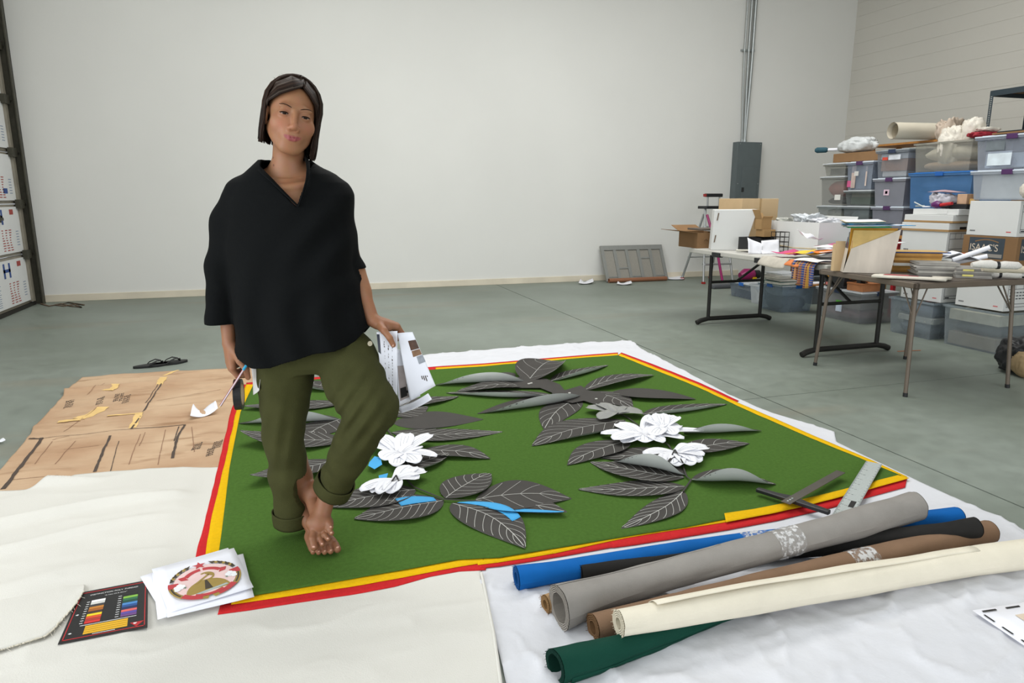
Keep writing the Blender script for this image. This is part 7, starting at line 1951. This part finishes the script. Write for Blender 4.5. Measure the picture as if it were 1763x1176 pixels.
# ---------------------------------------------------------------- hair
def hair_mat():
    m = bpy.data.materials.new('brown_hair'); m.use_nodes = True; nt = m.node_tree; N = nt.nodes; L = nt.links; b = N['Principled BSDF']
    a = N.new('ShaderNodeVertexColor'); a.layer_name = 'Col'; L.new(a.outputs[0], b.inputs['Base Color']); b.inputs['Roughness'].default_value = .5; b.inputs['Specular IOR Level'].default_value = .10
    return m


mb = MB(); hcol = []; rs = random.Random(4)
ER = np.array([.0850, .1030, .0915]); EC = np.array([0, -.016, .030])
px0 = .012                                              # parting, slightly to her left
def surf(x, y, z, k=1.0):
    p = (np.array([x, y, z]) - EC) / ER; p = p / np.linalg.norm(p) * k; return EC + p * ER
def lock(root, side, wid, zend, lift, c0, inward):
    """one flat lock from the parting, over the skull and straight down"""
    x0, y0 = root; pts = []
    az = wid
    top = surf(x0, y0, .2, 1.02)
    tgt = np.array([side * math.cos(az), math.sin(az)])
    for t in np.linspace(0, 1, 8):
        th = (math.pi / 2) * t
        d = np.array([tgt[0] * math.sin(th), tgt[1] * math.sin(th) * 1.0, math.cos(th)])
        base = EC + ER * d * (1.02 + lift)
        p = base * (t ** .7) + top * (1 - t ** .7); p = surf(*p, 1.02 + lift * (1 - .4 * t))
        pts.append(p)
    e = pts[-1].copy(); zl = zend
    for t in (.25, .5, .75, .92, 1.0):
        q = e.copy(); q[2] = e[2] + (zl - e[2]) * t; q[0] = e[0] * (1 - inward * t) + .002 * rs.uniform(-1, 1); q[1] = e[1] * (1 - .12 * t) ; pts.append(q)
    return pts
n_before = 0
def add_lock(pts, r, colr):
    W = [hp(*p) for p in pts]; n = len(W); rad = [r * (.55 + .45 * math.sin(math.pi * min(1, .15 + .85 * i / (n - 1)) * .62)) for i in range(n)]; rad[-1] *= .45; rad[-2] *= .8
    b0 = len(mb.v); mb.tube(W, rad, n=7, flat=.55); hcol.extend([colr] * (len(mb.v) - b0))
BR = [np.array(lin(c)) for c in ('#1f1510', '#281b14', '#18100c', '#2f2018', '#1d130e')]; GRY = np.array(lin('#5f554c'))
for i in range(560):
    side = 1 if rs.random() < .5 else -1
    az = rs.uniform(-1.52, .62) if side > 0 else rs.uniform(-1.52, .36)
    y0 = .075 - .13 * ((.62 - az) / 2.14) + rs.uniform(-.008, .008)
    zend = (-.112 if side > 0 else -.088) + rs.uniform(-.010, .004)
    c = BR[rs.randrange(5)] * rs.uniform(.5, 1.8)
    if y0 > .06 and rs.random() < .25: c = GRY * rs.uniform(.4, .8)
    add_lock(lock((px0 + side * rs.uniform(0, .006), y0), side, az, zend, rs.uniform(0, .10), c, rs.uniform(.0, .10)), rs.uniform(.0024, .0048), c)
# locks swept from the parting across the forehead to behind the ear on the right side of her head
for i in range(230):
    q = rs.random() * 1.7; c = BR[rs.randrange(5)] * rs.uniform(.5, 1.8)
    if rs.random() < .15: c = GRY * rs.uniform(.4, .8)
    y0 = 0
    ctrl = [surf(.016, .045 - .07 * q, .12, 1.05), surf(.012, .080 - .06 * q, .098, 1.06), surf(-.016, .090 - .045 * q, .080 + .012 * q, 1.06), surf(-.052, .070 - .03 * q, .055 + .015 * q, 1.05), surf(-.074, .035 - .03 * q, .030, 1.06), np.array([-.082, .004 - .03 * q, .0]), np.array([-.084, -.014 - .03 * q, -.035]), np.array([-.082, -.012 - .03 * q, -.07]), np.array([-.078, -.008 - .03 * q, -.088 + rs.uniform(-.008, .004)])]
    add_lock(ctrl, rs.uniform(.0024, .0044), c)
for i in range(180):   # and along the left side of the face, hanging forward
    q = rs.random() * 1.5; c = BR[rs.randrange(5)] * rs.uniform(.5, 1.8)
    if rs.random() < .15: c = GRY * rs.uniform(.4, .8)
    ctrl = [surf(.016, .045 - .07 * q, .12, 1.05), surf(.020, .082 - .06 * q, .095, 1.06), surf(.042, .082 - .04 * q, .075, 1.05), surf(.058, .062 - .03 * q, .045, 1.05), np.array([.070, .044 - .035 * q, .01]), np.array([.074, .038 - .04 * q, -.03]), np.array([.075, .034 - .04 * q, -.07]), np.array([.073, .030 - .04 * q, -.108 + rs.uniform(-.01, .004)])]
    add_lock(ctrl, rs.uniform(.0024, .0044), c)
for i in range(14):   # flyaways
    a = rs.uniform(0, 6.28); s0 = surf(.07 * math.cos(a), .05 * math.sin(a) - .02, .1, 1.05); add_lock([s0, s0 * 1.03 + np.array([0, 0, .006]), s0 * 1.05 + np.array([rs.uniform(-.012, .012), 0, .004])], .0007, BR[1])
cap0 = len(mb.v)
def capf(a, b_):
    th = 2 * math.pi * a; ph = b_ * 1.75; d = np.array([math.sin(ph) * math.cos(th), math.sin(ph) * math.sin(th), math.cos(ph)]); return hp(*(EC + ER * d * .985))
# under-layer: crown and the back of the head only
for a0, a1, ph1 in ((0, 1, .92), (.53, .97, 1.9)):
    mb.grid(lambda a, b_: (lambda th, ph: hp(*(EC + ER * .985 * np.array([math.sin(ph) * math.cos(th), math.sin(ph) * math.sin(th), math.cos(ph)]))))(2 * math.pi * (a0 + (a1 - a0) * a), b_ * ph1), 24, 10)
hcol.extend([BR[2]] * (len(mb.v) - cap0))
ho = mb.build('hair', hair_mat(), person)
at = ho.data.color_attributes.new('Col', 'FLOAT_COLOR', 'POINT'); at.data.foreach_set('color', np.asarray(np.c_[np.array(hcol), np.ones(len(hcol))], np.float32).ravel())

# ---------------------------------------------------------------- things in the hands
def lquad(name, label, pts, mat, cat, bulge=.0, parent=None, seed=1, group=None):
    """bent sheet from four local corner points (px,py,dv)"""
    Q = [loc2w(P(*p)) for p in pts]
    mb = MB(); n_ = np.cross(Q[1] - Q[0], Q[3] - Q[0]); n_ /= np.linalg.norm(n_)
    def f(a, b_): return (1 - b_) * ((1 - a) * Q[0] + a * Q[1]) + b_ * ((1 - a) * Q[3] + a * Q[2]) + n_ * bulge * (math.sin(math.pi * a) * .7 + math.sin(2.5 * b_ + seed) * .5)
    mb.grid(f, 12, 12)
    if parent is None:
        O = tuple(Q[0]); o = mb.build(name, mat, origin=O, solid=.0008); return tag(o, label, cat, group), f, n_
    return mb.build(name, mat, parent, world=True, solid=.0006), f, n_


m_hold = M('held_paper', '#dfe1ea', r=.6, var=.02)
def ink_on(parent, f, n_, rects, mat, name, off=-.0012):
    for (a0, a1, b0, b1) in rects:
        mb = MB(); mb.grid(lambda a, b_: f(a0 + (a1 - a0) * a, b0 + (b1 - b0) * b_) + n_ * off, 5, 5); mb.build(name, mat, parent, world=True)


# left page of the held bundle: handwriting in vertical lines
s1, f1, n1 = lquad('held_sheet', 'white handwritten sheet held by the thumb, nearest the trousers', [(648, 572, -.03), (684, 570, -.03), (684, 706, -.04), (655, 640, -.05)], m_hold, 'paper', .006, group='papers held in the hand')
sg1 = -1 if n1 @ (_C - loc2w(P(665, 640, -.03))) < 0 else 1
rects = []
rs = random.Random(3)
for col_ in range(3):
    a0 = .30 + col_ * .2
    for k in range(16):
        if rs.random() < .8: rects.append((a0 + .03 * rs.random(), a0 + .032 + .02 * rs.random(), .18 + k * .045, .18 + k * .045 + .014 + .022 * rs.random()))
ink_on(s1, f1, n1, rects, m_ink, 'handwriting', .0012 * sg1)
ink_on(s1, f1, n1, [(.0, .13, .05, .5)], M('photo_navy', '#1d2233', r=.4), 'photo_strip', .0012 * sg1)
s2_, f2, n2 = lquad('held_sheet', 'white sheet with brown picture and tape held fanned out to the right', [(684, 574, -.02), (710, 572, -.02), (750, 664, -.03), (706, 690, -.03)], m_hold, 'paper', .006, group='papers held in the hand')
sg2 = -1 if n2 @ (_C - loc2w(P(715, 630, -.02))) < 0 else 1
ink_on(s2_, f2, n2, [(.52, .99, .14, .30)], M('photo_brown', '#4a3022', r=.35, var=.3, vs=60), 'photo', .0012 * sg2)
ink_on(s2_, f2, n2, [(.54, .99, .31, .41)], M('photo_brown2', '#7a5a40', r=.35, var=.25, vs=60), 'photo', .0012 * sg2)
ink_on(s2_, f2, n2, [(.70, 1.02, .42, .55)], M('grey_tape', '#8b9098', r=.4, var=.15, vs=90), 'tape', .0018 * sg2)
rects = [(.62 + .07 * k, .655 + .07 * k, .74 + .012 * k, .80 + .03 * ((k * 7) % 3)) for k in range(4)]; ink_on(s2_, f2, n2, rects, m_ink, 'handwriting', .0012 * sg2)
s3_, f3, n3 = lquad('held_sheet', 'sheet with a grey photograph of a bird, behind the fanned sheet', [(680, 600, -.008), (700, 606, -.008), (724, 682, -.015), (686, 700, -.015)], m_hold, 'paper', .003, group='papers held in the hand')
sg3 = -1 if n3 @ (_C - loc2w(P(700, 650, -.01))) < 0 else 1
ink_on(s3_, f3, n3, [(.1, .95, .3, .92)], M('photo_grey', '#a49a98', r=.4, var=.15, vs=25), 'photo', .0012 * sg3)
ink_on(s3_, f3, n3, [(.15, .45, .7, .88), (.42, .6, .78, .83), (.5, .56, .66, .8)], M('photo_black', '#191718', r=.4), 'photo_bird', .0022 * sg3)
s4_, f4, n4 = lquad('held_sheet', 'curled white sheet at the lower end of the held bundle', [(684, 700, -.035), (736, 676, -.035), (744, 688, -.06), (690, 712, -.06)], m_hold, 'paper', .012, group='papers held in the hand')

# right hand: tape roll, pencil, folded paper
tr0 = loc2w(P(411, 679, -.045)); tpe = thing('tape_roll', 'black tape roll hanging from the fingers of the lowered hand', 'tape roll', tr0, -YAW + math.radians(14))
def ring_mesh(r0, r1, h, n=36):
    mb = MB(); V = []
    for (r, x) in ((r0, -h), (r0, h), (r1, h), (r1, -h)):
        V += [(x, r * math.cos(2 * math.pi * k / n), r * math.sin(2 * math.pi * k / n)) for k in range(n)]
    F = []
    for q in range(4):
        for k in range(n): F.append((q * n + k, q * n + (k + 1) % n, ((q + 1) % 4) * n + (k + 1) % n, ((q + 1) % 4) * n + k))
    mb.add(V, F, 0, False); return mb
ring_mesh(.041, .053, .012).build('tape', M('tape_black', '#17181a', r=.4), tpe); ring_mesh(.037, .041, .0122).build('core', SM('#8a7a62'), tpe)
a, b_ = loc2w(P(426, 626, -.075)), loc2w(P(376, 704, -.11)); d = b_ - a
pn = thing('pencil', 'striped pencil with a blue end held in the lowered hand', 'pencil', a); mb = MB(); L_ = np.linalg.norm(d)
mb.tube([a + d * .14, a + d * .93], .0042, n=6, smooth=False); mb.build('shaft', M('pencil_red', '#8e4a4e', r=.5), pn, world=True)
mb = MB(); off = np.cross(d, [0, 0, 1]); off = off / np.linalg.norm(off) * .0034; mb.tube([a + d * .14 - off * .6, a + d * .93 - off * .6], .0024, n=6); mb.build('stripe', M('pencil_white', '#cfc2c6', r=.5), pn, world=True)
mb = MB(); mb.tube([a, a + d * .14], .0046, n=10); mb.build('end_cap', SM('#2f9bc4'), pn, world=True); mb = MB(); mb.tube([a + d * .93, a + d * 1.0], [.0042, .0006], n=6); mb.build('point', m_cardl, pn, world=True)
mb = MB()
s5_, f5, n5 = lquad('folded_paper', 'crumpled white paper tucked between the lowered hand and the thigh', [(428, 626, -.03), (445, 630, -.06), (447, 668, -.075), (437, 680, -.05)], M('tissue_white', '#dcdad6', r=.8), 'paper', .014)
